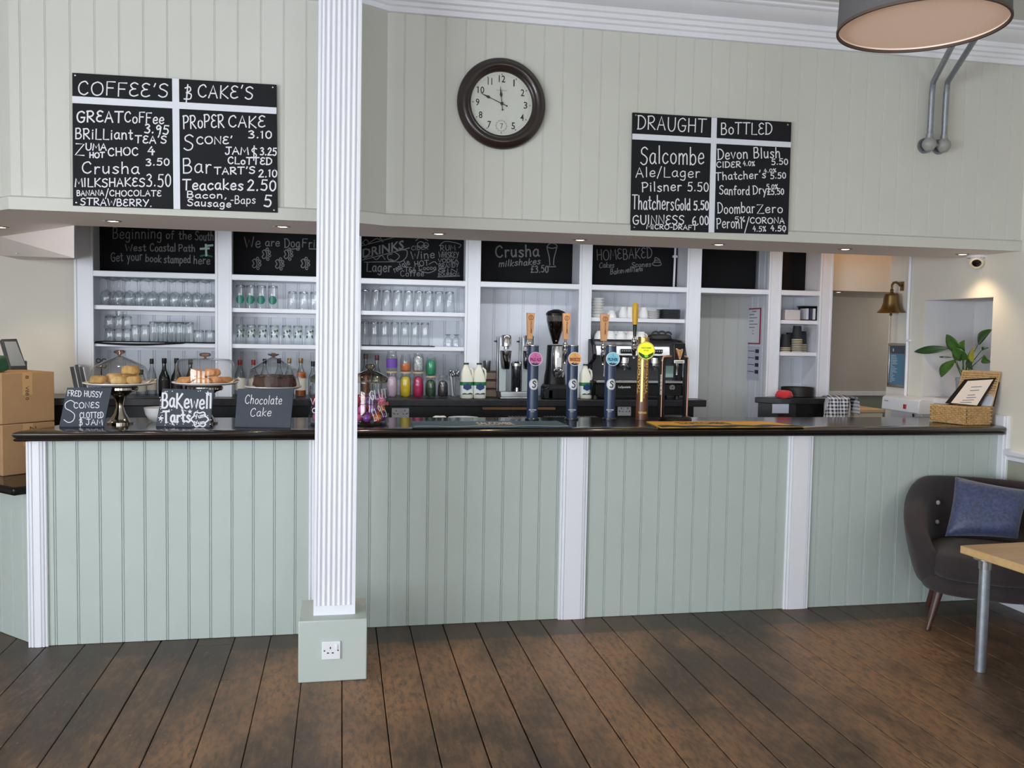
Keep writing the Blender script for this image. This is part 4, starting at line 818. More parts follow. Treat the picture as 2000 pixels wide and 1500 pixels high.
# ---- slates
def slate(cor, label, lean=16):
    TL, TR, BR, BL = cor; p0 = onbar(*BL); p1 = onbar(*BR); d = (p1 - p0).normalized(); n = Vector((d.y, -d.x, 0)) * cos(radians(lean)) + Vector((0, 0, 1)) * sin(radians(lean))
    a = [onp(*c, p0, n) for c in cor]; b = [p - n * .007 for p in a]
    c = (p0 + p1) / 2; t = thing('slate_sign', label, 'sign', (c.x, c.y, CT), group='slate signs on the bar')
    mb = MB(); mb.loft([[tuple(p) for p in b], [tuple(p) for p in a]]); part('slate', mb, SLATE, t, smooth=0, bevel=.0015)
    return t, (lambda u, v: tuple(onp(u, v, p0 + n * .0009, n)))
t, f = slate([(131, 757), (219, 756), (202, 834), (115, 834)], 'slate sign chalked FRED HUSSY SCONES leaning by the first cake stand')
write('chalk_lettering', [("FRED HUSSY", 132, 773, 199, 776, 11), ("S", 124, 825, 148, 825, 43), ("CONES", 144, 797, 194, 797, 11), ("CLOTTED", 156, 817, 202, 816, 11), ("&", 154, 831, 161, 831, 12), ("JAM", 168, 830, 200, 830, 11)], 1.6, f, CHALK, t)
t, f = slate([(317, 759), (418, 761), (410, 835), (304, 833)], 'starry slate sign painted Bakewell Tarts leaning by the second cake stand')
q = random.Random(11); mb = MB()
for i in range(150):
    u, v = q.uniform(312, 412), q.uniform(762, 831)
    if (318 < u < 412 and 766 < v < 800) or (318 < u < 404 and 803 < v < 826 and q.random() < .8): continue
    ribbons(mb, [[(u, v), (u + .8, v)]], 1.5, f)
part('dot_pattern', mb, CHALK, t, smooth=0)
mb = MB()
for cx, cy, r in ((406, 769, 6), (371, 804, 5), (314, 817, 6), (356, 801, 3.5), (337, 828, 3)):
    P = [f(cx + r * (1 if k % 2 == 0 else .42) * sin(k * pi / 5), cy - r * (1 if k % 2 == 0 else .42) * cos(k * pi / 5)) for k in range(10)]; c0 = f(cx, cy); mb.add([c0] + P, [(0, k + 1, (k + 1) % 10 + 1) for k in range(10)])
part('star_pattern', mb, CHALK, t, smooth=0)
cl_ = [(390 + (15 + 1.8 * cos(6 * a)) * cos(a), 819 + (14 + 1.8 * cos(6 * a)) * sin(a)) for a in [2 * pi * k / 40 for k in range(41)]]
write('chalk_lettering', [("BaKewell", 316, 795, 413, 798, 28, 1.25), ("Tarts", 319, 825, 372, 824, 22, 1.3), ("Yum", 381, 818, 400, 814, 8, .6), ("Yum", 381, 830, 400, 827, 7, .6)], 2.9, f, CHALK, t, extra=[cl_])
t, f = slate([(464, 759), (574, 758), (567, 836), (458, 834)], 'plain slate sign chalked Chocolate Cake leaning by the third cake stand')
write('chalk_lettering', [("Chocolate", 478, 789, 550, 789, 17, 1, .18), ("Cake", 488, 813, 529, 813, 16, 1, .18)], 1.3, f, CHALK, t)
b = onbar(302, 826); solo('bowl', MB().lathe([(.030, 0), (.034, .006), (.050, .014), (.066, .040), (.074, .078), (.071, .078), (.062, .042), (.046, .020), (0, .012)], 36, (b.x, .33, CT), caps=False), CHINA, 'white china bowl between the first two slate signs', 'bowl', smooth=60)
# ---- sweet jars
LID = glass('lid_glass', (244, 238, 226), (140, 126, 106), 1.)
JX, JY, JR = XY(722, .16, 800), .16, .108
def jar(x, lb):
    t = thing('sweet_jar', lb, 'jar', (x, JY, CT), group='glass sweet jars by the column'); hb = ony(722, 757, JY - JR).z - CT + .02
    part('jar_glass', MB().lathe([(JR * .9, 0.001), (JR, .012), (JR * 1.01, .06), (JR, hb - .05), (JR * .96, hb - .022), (JR * .86, hb - .006), (JR * .86, hb + .004)], 48, (x, JY, CT)), GLASS, t, smooth=50).data.polygons
    part('lid', MB().lathe([(JR * .84, hb + .002), (JR * .93, hb + .004), (JR * .93, hb + .024), (JR * .96, hb + .027), (JR * .95, hb + .034), (JR * .8, hb + .044), (JR * .45, hb + .062), (.02, hb + .070), (.014, hb + .076), (.026, hb + .086), (.030, hb + .096), (.022, hb + .106), (0, hb + .108)], 48, (x, JY, CT), caps=False), LID, t, smooth=50)
    part('base_glass', MB().lathe([(0, .004), (JR * .88, .004), (JR * .9, .012), (0, .014)], 40, (x, JY, CT), caps=False), GLASSD, t, smooth=50)
    return t, hb
def oncyl(px, py, cx, cy, r):
    d = ray(px, py); ox, oy = CPOS.x - cx, CPOS.y - cy; A = d.x ** 2 + d.y ** 2; B = 2 * (ox * d.x + oy * d.y); D_ = B * B - 4 * A * (ox * ox + oy * oy - r * r)
    t = (-B - sqrt(max(D_, 0))) / (2 * A); return tuple(CPOS + d * t)
jt, hb = jar(JX, 'tall glass jar of wrapped sweets right of the white column')
j2x = XY(641, .16, 800); jt2, _ = jar(j2x, 'tall glass jar of sweets mostly hidden behind the white column')
SWM = [mat('wrapper_' + n, c, .3, var=.25, vs=60, coat=.5) for n, c in (('purple', (128, 60, 150)), ('crimson', (166, 34, 62)), ('pink', (214, 96, 150)), ('orange', (206, 104, 50)), ('violet', (88, 40, 110)))]
SWN = ('purple', 'crimson', 'pink', 'orange', 'violet')
q = random.Random(21); pos = []
for lay in range(3):
    for k in range(7 if lay < 2 else 5):
        a = 2 * pi * k / (7 if lay < 2 else 5) + lay * .45; pos.append((.070 * cos(a), .070 * sin(a), .040 + .046 * lay, lay))
    pos.append((0, 0, .044 + .046 * lay, lay))
sw0 = {}
for jx, jn in ((JX, 'right'), (j2x, 'hidden')):
    for i, (dx, dy, dz, lay) in enumerate(pos):
        if jn == 'hidden' and not (dx < -.02): continue
        k = (i * 3 + lay) % 5; key = k; front = 'front' if dy < 0 else 'back'; lv = ('bottom', 'middle', 'top')[lay]
        lb = SWN[k] + ' wrapped sweets ball in the %s layer of the jar %s' % (lv, 'right of the column' if jn == 'right' else 'behind the column'); g = '%s sweets, %s layer, %s jar' % (SWN[k], lv, jn)
        if key not in sw0:
            t = thing('wrapped_sweet', lb, 'sweet', (jx + dx, JY + dy, CT + dz), group=g); OFF[t.name] = Vector((0, 0, 0)); sw0[key] = t
            part('sweet', MB().lathe([(.024 * sin(a_), -.024 * cos(a_)) for a_ in [pi * j / 8 for j in range(9)]], 14, caps=False), SWM[k], t, local=True)
            part('wrapper_twist', MB().lathe([(.004, .022), (.007, .026), (.015, .036), (.013, .034), (.004, .026)], 10, caps=False), SWM[k], t, local=True)
        else: r = dup(sw0[key], (jx + dx, JY + dy, CT + dz), None, lb, g)
        (sw0[key] if False else C.objects[-1]).rotation_euler = (0, 0, 0)
cy_ = lambda u, v: oncyl(u, v, JX, JY, JR * 1.015)
write('painted_lettering', [("GLUT", 724, 781, 757, 776, 17, 1.1), ("£1.95", 731, 822, 757, 812, 24, .8)], 1.7, cy_, CHALK, jt)
write('painted_lettering', [("free", 739, 794, 759, 790, 9, 1)], 1.6, cy_, mat('pink_paint_pen', (226, 130, 120), .6), jt)
write('painted_lettering', [("V", 607, 790, 615, 790, 12, 1), ("O", 610, 806, 618, 806, 9, 1)], 1.7, lambda u, v: oncyl(u, v, j2x, JY, JR * 1.015), CHALK, jt2)
# ---- bar runners
def runner(cor, label, m, pat):
    P = [onz(x, y, CT + .004) for x, y in cor]; c = (P[0] + P[2]) / 2; t = thing('bar_runner', label, 'bar mat', (c.x, c.y, CT))
    mb = MB(); mb.loft([[(p.x, p.y, CT) for p in P], [(p.x, p.y, CT + .004) for p in P]]); part('mat', mb, m, t, smooth=0)
    def f(u, v): a = P[3].lerp(P[2], u); b = P[0].lerp(P[1], u); p = a.lerp(b, v); return (p.x, p.y, CT + .0048)
    for i, (nm, mm, fn) in enumerate(pat):
        mb = MB(); fn(mb, f); part(nm, mb, mm, t, smooth=0)
    return t
def waves(vb, vt, n, amp, ph=0):
    def fn(mb, f): mb.grid(lambda u, v: f(.01 + .98 * u, vb + (vt - vb) * v + amp * sin(n * 2 * pi * u + ph)), 60, 2)
    return fn
BLUEM = mat('blue_rubber', (52, 84, 104), .55); PALE = mat('pale_print_rubber', (206, 200, 196), .6)
runner([(803, 822.5), (1088, 822), (1117, 833.5), (806, 835)], 'blue bar runner with pale waves and lettering beside the blue beer fonts', BLUEM,
       [('wave_pattern', PALE, waves(.10, .17, 3, .05)), ('rim_pattern', mat('navy_rubber', (24, 34, 48), .5), waves(.0, .05, 0, 0)), ('lettering', PALE, lambda mb, f: letters(mb, 'SALCOMBE', f, .42, .35, .24, .42, .02))])
runner([(1262, 823), (1490, 822.5), (1575, 833), (1290, 835)], 'yellow and black bar runner in front of the black arched beer font', mat('yellow_rubber', (204, 162, 58), .55),
       [('dark_pattern', mat('black_green_rubber', (26, 34, 22), .5), waves(.0, .30, 4, .06)), ('orange_pattern', mat('orange_rubber', (222, 124, 40), .5), waves(.86, .98, 5, .03)), ('lettering', mat('black_print', (30, 28, 24), .6), lambda mb, f: letters(mb, 'THATCHERS', f, .2, .48, .4, .32, .02))])

# ---- beer fonts
NAVY = mat('navy_blue_font', (38, 58, 90), .35, var=.05, vs=8, coat=.15); WOOD = mat('pale_oak_handle', (206, 158, 116), .5, var=.12, vs=10, stretch=(8, 8, 1)); WOODP = mat('burnt_brown_print', (104, 60, 34), .7)
TY = .40; PR = .034
def cylf(cx, cy, r, zc, mirror=1):
    """(u = arc length from the camera-facing line, v = height above zc) on an upright cylinder"""
    a0 = atan2(CPOS.y - cy, CPOS.x - cx)
    return lambda u, v: (cx + r * cos(a0 + u / r), cy + r * sin(a0 + u / r), zc + v)
def tap(t, x, yb, zt, handle=None):
    """chrome faucet on the bartender's side"""
    y = yb; mb = MB().tube([(x, y - .07, zt - .055), (x, y, zt - .055)], .011, 12)
    mb.lathe([(.010, -.12), (.009, -.10), (.013, -.095), (.013, -.075), (.018, -.07), (.018, -.045), (.013, -.04), (.013, -.025), (.017, -.02), (.017, 0), (.012, .006), (.008, .012), (.007, .045), (.0, .046)], 18, (x, y, zt))
    part('faucet', mb, CHROME, t, smooth=50)
def font(px, badge_rgb, word, label, hdl, txt_rgb):
    x = XY(px, TY, 820); zt = ony(px + 3, 674, TY).z; t = thing('beer_font', label, 'beer font', (x, TY, CT), group='blue beer fonts on the bar')
    part('column_tube', MB().lathe([(PR, .012), (PR, zt - CT - .008)], 36, (x, TY, CT)), NAVY, t)
    part('top_cap', MB().lathe([(PR, zt - CT - .008), (PR + .001, zt - CT - .006), (PR + .001, zt - CT - .002), (PR - .003, zt - CT), (0, zt - CT + .001)], 36, (x, TY, CT), caps=False), CHROME, t)
    part('foot_ring', MB().lathe([(PR + .010, 0), (PR + .010, .006), (PR + .004, .012), (0, .013)], 36, (x, TY, CT), caps=False), mat('dark_foot', (44, 50, 62), .3, .5), t)
    # round badge on a short arm towards the customer
    zb = ony(px + 7, 701, TY - .06).z; bx_ = XY(px + 7, TY - .06, 701); axb = Vector((-.12, -1, .02)).normalized(); u_ = Vector((0, 0, 1)).cross(axb).normalized() ; v_ = axb.cross(u_)
    bc_ = Vector((bx_, TY - .055, zb)); ax = (u_, v_, axb); br_ = .0415
    part('badge_arm', MB().tube([(x, TY, zb), tuple(bc_)], .010, 12), CHROME, t)
    bd = part('badge', MB().lathe([(br_, 0), (br_, .010), (br_ - .002, .012), (0, .012)], 40, bc_, axis=ax, caps=False), mat('badge_' + word.lower().replace(' ', '_'), badge_rgb, .35, coat=.3), t)
    g = lambda h: (lambda u, v: tuple(bc_ + u_ * u + v_ * v + axb * h))
    part('badge_rim', MB().lathe([(br_ - .0025, .0122), (br_ - .0025, .0138), (br_ + .0005, .0138), (br_ + .0005, .0)], 40, bc_, axis=ax, caps=False), mat('badge_rim_white', (226, 226, 230), .3), t)
    mb = MB(); h = .021; letters(mb, word, g(.0126), -.032, -.014, .064, h, bold=.05); letters(mb, 'SALCOMBE', g(.0126), -.017, .011, .034, .0035, bold=.02)
    ribbons(mb, [ring(0, .024, .005, .005, 12)], .0016, g(.0126)); ribbons(mb, [[(-.014, -.020), (.014, -.020)]], .0014, g(.0126))
    part('badge_lettering', mb, mat('badge_ink_' + word[:4].lower().strip(), txt_rgb, .5), t, smooth=0)
    mb = MB(); mb.add([g(.0127)(p, q_) for p, q_ in ((-.026, -.028), (-.010, -.023), (-.004, -.028), (.006, -.024), (.016, -.028), (.026, -.026), (.018, -.036), (0, -.0385), (-.018, -.036))], [tuple(range(9))]); part('badge_wave', mb, mat('badge_navy', (24, 40, 70), .5), t, smooth=0)
    # serrated round emblem with a seahorse-like S
    z1 = ony(px + 3, 750, TY).z; f = cylf(x, TY, PR + .0006, z1); N_ = 72; R1 = .0355
    mb = MB(); rr = [[f(.010 + R1 * q_ * (1 if k % 2 or q_ < 1 else .94) * cos(2 * pi * k / N_), R1 * q_ * (1 if k % 2 or q_ < 1 else .94) * sin(2 * pi * k / N_)) for k in range(N_)] for q_ in (.02, .15, .3, .45, .6, .75, .9, 1)]
    for k in range(7): mb.strip(rr[k], rr[k + 1], True)
    mb.add(rr[0], [tuple(range(N_))]); part('emblem_disc', mb, mat('emblem_white', (220, 222, 228), .4), t, smooth=0)
    mb = MB(); f2 = cylf(x, TY, PR + .0011, z1)
    ribbons(mb, [[(.010 + 1.5 * (p_ - .006), 1.5 * q_) for p_, q_ in crom([(.0125, .008), (.008, .0125), (.002, .011), (.001, .006), (.006, .002), (.011, -.003), (.010, -.010), (.004, -.013), (-.001, -.010)], 5)]], .0066, f2); ribbons(mb, [[(.013, .018), (.010, .0235)]], .003, f2)
    ribbons(mb, [[(.010 + (R1 - .004) * cos(a), (R1 - .0025) * sin(a)) for a in [2 * pi * k / 40 for k in range(41)]]], .0009, f2)
    part('emblem_mark', mb, mat('emblem_navy', (20, 28, 48), .5), t, smooth=0)
    z2 = ony(px + 1, 801, TY).z; mb = MB(); f3 = cylf(x, TY, PR + .0007, z2); letters(mb, 'SALCOMBE', f3, -.022, 0, .052, .0085, bold=.03); letters(mb, 'BREWERY', f3, -.009, -.009, .026, .0035, bold=.02)
    part('column_lettering', mb, mat('emblem_white', (220, 222, 228), .4), t, smooth=0)
    hy = TY + .10; hx0, hx1, hy0, hy1 = hdl; za, zb_ = ony((hx0 + hx1) / 2, hy1, hy).z, ony((hx0 + hx1) / 2, hy0, hy).z; xa = (XY(hx0, hy, 640) + XY(hx1, hy, 640)) / 2; w1 = (XY(hx1, hy, 640) - XY(hx0, hy, 640)) / 2
    tap(t, xa - .004, hy, za - .03)
    mb = MB(); rings = []
    for k, (w, dz) in enumerate(((.60, 0), (.62, .12), (.63, .16), (.66, .17), (.75, .45), (.95, 1))): hh = za + (zb_ - za) * dz; off = -.004 * (1 - dz); rings.append([(xa + off - w1 * w, hy - .012, hh), (xa + off + w1 * w, hy - .012, hh), (xa + off + w1 * w, hy + .012, hh), (xa + off - w1 * w, hy + .012, hh)])
    mb.loft(rings); hd = part('tap_handle', mb, WOOD, t, smooth=0, bevel=.0015)
    mb = MB(); fy = lambda u, v: (u, hy - .0126, v); zc1 = zb_ - .030; P = [fy(xa + .016 * cos(a), zc1 + .016 * sin(a)) for a in [2 * pi * k / 28 for k in range(28)]]; P2 = [fy(xa + .0125 * cos(a), zc1 + .0125 * sin(a)) for a in [2 * pi * k / 28 for k in range(28)]]
    mb.strip(P, P2, True); ribbons(mb, [crom([(xa + .006, zc1 + .005), (xa + .001, zc1 + .008), (xa - .003, zc1 + .003), (xa + .003, zc1 - .002), (xa + .001, zc1 - .008), (xa - .005, zc1 - .005)], 4)], .003, fy)
    letters(mb, 'SALCOMBE', lambda u, v: (xa + .001 + v, hy - .0126, zc1 - .022 - u), 0, -.004, .075, .0105, bold=.02)
    part('burnt_lettering', mb, WOODP, t, smooth=0)
font(1039, (226, 100, 176), 'PALE ALE', 'slim blue beer font with pink PALE ALE badge', (1027.7, 1044.5, 611, 662), (110, 20, 84))
font(1116, (232, 164, 40), 'BREEZE', 'slim blue beer font with orange BREEZE badge', (1098, 1114, 612, 663), (150, 62, 20))
font(1190, (108, 202, 226), 'PILSNER', 'slim blue beer font with pale blue PILSNER badge', (1171.5, 1189.7, 614, 666), (20, 84, 124))
# cider font
GOLD = mat('brushed_gold', (186, 156, 92), .28, 1.); BROWN = mat('brown_enamel', (104, 62, 42), .4, coat=.2); GOLDT = mat('gold_lettering', (232, 202, 104), .4)
x = XY(1253, TY, 820); zt = ony(1256, 658, TY).z; t = thing('cider_font', 'brown and gold cider font with round lime green badge and yellow handle', 'cider font', (x, TY, CT)); h = zt - CT; CR = .036
z0 = ony(1253, 784, TY).z - CT
part('lower_column', MB().lathe([(CR + .002, 0), (CR + .002, z0)], 36, (x, TY, CT)), BROWN, t)
part('upper_column', MB().lathe([(CR, z0), (CR, h - .10)], 36, (x, TY, CT), caps=False), BROWN, t)
part('gold_head', MB().lathe([(CR, h - .10), (CR, h - .004), (CR - .004, h), (0, h)], 36, (x, TY, CT), caps=False), GOLD, t)
f = cylf(x, TY, CR + .0006, CT); mb = MB(); mb.grid(lambda u, v: f(-.010 + .013 * u, z0 + (h - .10 - z0) * v), 4, 1); part('gold_stripe', mb, GOLD, t)
mb = MB(); vz = lambda off: (lambda u, v: f(off - v, z0 + .008 + u)); hh = h - .10 - z0
letters(mb, 'THATCHERS', lambda u, v: cylf(x, TY, CR + .0010, CT)(-.040 + .0 - v * -1 - .011, z0 + .05 + u) if 0 else f(-.016 - v, z0 + .05 + u), 0, 0, hh * .80, .022, bold=.04)
letters(mb, 'THATCHERS', lambda u, v: f(.038 - v, z0 + .05 + u), 0, 0, hh * .80, .018, bold=.04)
part('column_lettering', mb, GOLDT, t, smooth=0)
mb = MB(); letters(mb, 'THE FAMILY CIDER MAKERS', lambda u, v: f(.014 - v, z0 + .02 + u), 0, 0, hh * .92, .005, bold=.01); letters(mb, 'THATCHERS', cylf(x, TY, CR + .0026, CT + z0 - .075), -.024, 0, .06, .013, bold=.03); part('small_lettering', mb, GOLDT, t, smooth=0)
bc_ = Vector((XY(1261, TY - .06, 685), TY - .06, ony(1261, 685, TY - .06).z)); axb = Vector((-.12, -1, .02)).normalized(); u_ = Vector((0, 0, 1)).cross(axb).normalized(); v_ = axb.cross(u_); ax = (u_, v_, axb); br_ = .056
part('badge_arm', MB().tube([(x, TY, bc_.z), tuple(bc_)], .012, 12), GOLD, t)
part('badge_rim', MB().lathe([(br_, 0), (br_, .014), (br_ - .004, .016), (br_ - .006, .012)], 48, bc_, axis=ax, caps=False), mat('cream_badge_rim', (214, 204, 150), .35), t)
part('lit_badge', MB().lathe([(br_ - .005, .0125), (0, .0125)], 48, bc_, axis=ax, caps=False), mat('lime_backlit_badge', (214, 222, 30), .4, emit=(226, 226, 20), es=.55), t, smooth=0)
g = lambda hh: (lambda u, v: tuple(bc_ + u_ * u + v_ * v + axb * hh)); mb = MB()
mb.add([g(.0130)(p, q_) for p, q_ in ((-.047, -.008), (-.030, -.016), (-.012, -.026), (.004, -.030), (.022, -.020), (.036, -.014), (.048, -.006), (.044, -.024), (.026, -.042), (0, -.050), (-.026, -.042), (-.044, -.024))], [tuple(range(12))]); part('hill_picture', mb, mat('dark_green_print', (30, 74, 24), .5), t, smooth=0)
mb = MB(); mb.add([g(.0134)(.012 * cos(a) + .002, -.034 + .008 * sin(a)) for a in [2 * pi * k / 16 for k in range(16)]], [tuple(range(16))]); part('apple_picture', mb, mat('bright_green_print', (120, 200, 40), .5, emit=(120, 210, 30), es=.3), t, smooth=0)
mb = MB(); letters(mb, 'THATCHERS', g(.0131), -.033, .012, .066, .010, bold=.03); letters(mb, 'GOLD', g(.0131), -.016, -.002, .032, .008, bold=.03); part('badge_lettering', mb, mat('olive_print', (84, 92, 14), .5), t, smooth=0)
hy = TY + .10; hx = XY(1240, hy, 640); za, zb_ = ony(1239, 657, hy).z, ony(1240, 592, hy).z; tap(t, hx - .002, hy, za - .02)
part('handle_grip', MB().lathe([(.009, 0), (.011, .02), (.013, .07), (.0145, .075)], 20, (hx, hy, za)), mat('dark_green_grip', (24, 40, 30), .35), t)
L_ = zb_ - za
part('tap_handle', MB().lathe([(.0145, .075), (.018, .10), (.020, L_ * .75), (.019, L_ * .92), (.013, L_), (0, L_ + .003)], 20, (hx, hy, za), caps=False), mat('yellow_handle', (220, 170, 50), .4, var=.15, vs=20, stretch=(6, 6, 1)), t)
# black arched stout font
COPP = mat('rose_gold_tube', (206, 158, 136), .3, .8); BLKM = mat('black_enamel', (13, 13, 15), .35, spec=.3); y = .34
xa, xb, xm = XY(1291, y, 800), XY(1341, y, 800), XY(1319, y, 820); t = thing('stout_font', 'black arched stout font with golden harp head and rose gold tubes', 'beer font', (xm, y, CT))
zz = lambda py: ony(1319, py, y).z
part('base', MB().lathe([(.10, 0), (.102, .006), (.098, .018), (.086, .026), (0, .028)], 40, (xm, y, CT), caps=False), BLKM, t)
zt2 = zz(696)
for sx, xx in ((1, xa), (-1, xb)):
    part('tube', MB().tube([(xx, y, CT + .02), (xx, y, zt2 - .03), (xx + sx * .004, y, zt2 - .012), (xx + sx * .014, y, zt2 - .002), (xx + sx * .03, y, zt2), (xm, y, zt2)], .0075, 12), COPP, t, smooth=60)
    mb = MB(); ins = .0125; part('inner_rail', mb.box(xx + (sx * ins) - .006, xx + (sx * ins) + .006, y - .015, y + .03, CT + .02, zt2 - .006), BLKM, t, bevel=.003)
mb = MB().box(xa - .018, xa - .008, y - .02, y + .02, CT + .02, zt2 - .03); sp_ = part('side_plate', mb, BLKM, t, bevel=.003)
mb = MB(); letters(mb, 'GUINNESS', lambda u, v: (xa - .0165 + v, y - .0206, zz(771) + u), 0, -.001, zz(731) - zz(771), .0085, bold=.03); part('side_lettering', mb, CHALK, t, smooth=0)
zc1, zc2 = zz(710), zz(670)
part('head', MB().loft([[(xm + a * w, y - .035 + d, z) for a, d in ((-1, .006), (-.85, 0), (.85, 0), (1, .006), (1, .07), (-1, .07))] for z, w in ((zc1, .036), (zc1 + .04, .036), (zc2 - .02, .041), (zc2 - .006, .041), (zc2, .036))]), BLKM, t, smooth=40, bevel=.003)
part('spout', MB().lathe([(.006, -.07), (.007, -.03), (.012, -.02), (.014, .01)], 16, (xm, y, zc1)), CHROME, t)
fy = lambda u, v: (xm + u, y - .0361, zz(690) + v)
mb = MB(); out = [(-.026, .030), (-.018, .034), (-.006, .026), (.008, .024), (.020, .030), (.023, .020), (.020, .0), (.012, -.024), (.004, -.040), (-.004, -.034), (-.012, -.010), (-.020, .010)]
mb.add([fy(*p) for p in out], [tuple(range(12))]); part('harp_outline', mb, mat('harp_red_brown', (150, 74, 44), .4), t, smooth=0)
fy2 = lambda u, v: (xm + u, y - .0366, zz(690) + v); mb = MB(); ribbons(mb, [crom([(-.022, .029), (-.014, .026), (-.008, .004), (.0, -.020), (.005, -.036)], 5), crom([(-.022, .029), (-.008, .022), (.006, .020), (.020, .026), (.018, .006), (.012, -.014), (.005, -.036)], 5)], .0032, fy2); part('harp_edge', mb, mat('harp_pale', (226, 196, 176), .4), t, smooth=0)
mb = MB(); ribbons(mb, [[(-.006 + k * .005, .017), (.001 + k * .0036, -.016 + k * .003)] for k in range(5)], .0034, fy2); part('harp_strings', mb, mat('harp_gold', (206, 160, 70), .35, .4), t, smooth=0)
mb = MB().box(xm - .034, xm + .034, y - .040, y - .034, zz(709), zz(703)); np_ = part('name_plate', mb, mat('white_name_plate', (232, 232, 226), .4), t, bevel=.002)
mb = MB(); letters(mb, 'GUINNESS', lambda u, v: (xm + u, y - .0408, zz(707.8) + v), -.027, 0, .054, .009, bold=.03); part('plate_lettering', mb, INK, np_ and t, smooth=0)

# ---- wicker basket with menus
def wicker():
    m = bpy.data.materials.new('wicker'); m.use_nodes = True; nt = m.node_tree; b = nt.nodes['Principled BSDF']; N = nt.nodes.new; L = nt.links.new
    tc = N('ShaderNodeTexCoord'); n = N('ShaderNodeTexNoise'); n.inputs['Scale'].default_value = 45; L(tc.outputs['Object'], n.inputs[0])
    mx = N('ShaderNodeMix'); mx.data_type = 'RGBA'; mx.inputs[6].default_value = col((158, 118, 70)); mx.inputs[7].default_value = col((222, 184, 130)); L(n.outputs[0], mx.inputs[0]); L(mx.outputs[2], b.inputs[0]); b.inputs['Roughness'].default_value = .6
    return m
WICK = wicker()
c0, cL, cR = onbar(1887, 831), onbar(1816.5, 823.5), onbar(1944, 831.5)
c0.y = max(c0.y, -.03); dL = cL - c0; dR = cR - c0; dR.y = max(dR.y, .02); dR = Vector((-dL.y, dL.x, 0)).normalized() * -dR.length if 0 else dR
hgt = ony(1887, 795, c0.y).z - CT
bk = thing('wicker_basket', 'open wicker basket of menus on the right end of the bar', 'basket', tuple(c0 + (dL + dR) / 2))
def weave(mb, a, b, z0, z1, nu, nv, out):
    """basket wall: rods woven in front of and behind upright stakes"""
    d = b - a; n = Vector((d.y, -d.x, 0)).normalized() * out
    for j in range(nv):
        z = z0 + (z1 - z0) * (j + .5) / nv; pts = []
        for i in range(nu * 4 + 1): t_ = i / (nu * 4); p = a + d * t_ + n * (.0035 * cos(pi * t_ * nu + pi * j)); pts.append((p.x, p.y, z))
        mb.tube(pts, (z1 - z0) / nv * .47, 5)
    for i in range(nu + 1): p = a + d * (i / nu); mb.tube([(p.x, p.y, z0), (p.x, p.y, z1)], .003, 5)
P4 = [c0, c0 + dR, c0 + dL + dR, c0 + dL]; mb = MB()
for a, b, nu in ((P4[3], P4[0], 16), (P4[0], P4[1], 9), (P4[1], P4[2], 16), (P4[2], P4[3], 9)): weave(mb, a, b, CT + .003, CT + hgt - .006, nu, 9, 1)
part('woven_side', mb, WICK, bk, smooth=60)
part('rim', MB().tube([tuple(p + Vector((0, 0, hgt - .004))) for p in P4 + [P4[0]]], .0065, 8), WICK, bk, smooth=60)
part('bottom', MB().prism([(p.x, p.y) for p in P4], CT + .002, CT + .008), WICK, bk, smooth=0)
# the lid stands open behind
l0, l1 = P4[1] + Vector((0, 0, hgt)), P4[2] + Vector((0, 0, hgt)); la = ony(1957, 727, l0.y + .05); lb_ = ony(1890, 727, l1.y + .05)
d1 = Vector((l0.x, l0.y, 0)); lift = dR.normalized() * .055 + Vector((0, 0, la.z - l0.z)); mb = MB()
for j in range(15):
    a, b = l0 + lift * ((j + .5) / 15), l1 + lift * ((j + .5) / 15); pts = [tuple(a.lerp(b, i / 48) + Vector((.0, -.003 * cos(pi * i / 4 + pi * j), 0))) for i in range(49)]; mb.tube(pts, lift.length / 15 * .47, 5)
for i in range(13): a = l0.lerp(l1, i / 12); mb.tube([tuple(a), tuple(a + lift)], .003, 5)
mb.tube([tuple(l0), tuple(l0 + lift), tuple(l1 + lift), tuple(l1), tuple(l0)], .006, 7)
part('lid', mb, WICK, bk, smooth=60)
# menus leaning in the basket
def card(name, cor, depth_y, th, m, label, cat, grp=None, lean=.0):
    """a sheet whose picture corners lie on a plane leaning back from its bottom edge"""
    p0 = c0 + dR * depth_y + Vector((0, 0, .03)); n = (Vector((dL.y, -dL.x, 0)).normalized() * -1 + Vector((0, 0, .5))).normalized(); n = n if n.y < 0 else Vector((-n.x, -n.y, n.z)); a = [onp(*c, p0, n) for c in cor]; b = [p - n * th for p in a]
    mb = MB(); mb.loft([[tuple(p) for p in b], [tuple(p) for p in a]]); return mb, p0, n
my = .45
mb, p0, n = card('menu_folder', [(1884, 741), (1945, 737.5), (1912, 793), (1846, 787)], my, .006, BLK, '', '')
t = thing('menu_folder', 'black menu folder with printed white sheet leaning in the wicker basket', 'menu', tuple(p0), group=None); part('cover', mb, BLK, t, smooth=0)
fp = lambda u, v: tuple(onp(u, v, p0 + n * .0012, n)); fq = lambda u, v: tuple(onp(u, v, p0 + n * .002, n))
mb = MB(); mb.add([fp(*p) for p in ((1890, 744), (1940, 741), (1908, 792), (1857, 787))], [(0, 3, 2, 1)]); part('printed_sheet', mb, mat('cream_paper', (226, 216, 206), .6), t, smooth=0)
mb = MB(); ribbons(mb, [[(1897, 756), (1917, 755)], [(1895, 763), (1912, 762)], [(1890, 772), (1904, 771)], [(1888, 777), (1906, 776)], [(1880, 782), (1902, 781)], [(1876, 786), (1897, 786)]], 1.2, fq); part('print', mb, mat('grey_print', (110, 110, 118), .7), t, smooth=0)
mb, p0, n = card('f', [(1936, 746), (1949, 750), (1936, 793), (1916, 793)], my + .2, .004, CHINA, '', ''); solo('menu_card', mb, mat('pale_blue_card', (190, 196, 206), .5), 'pale card standing behind the black menu folder in the basket', 'menu', smooth=0)
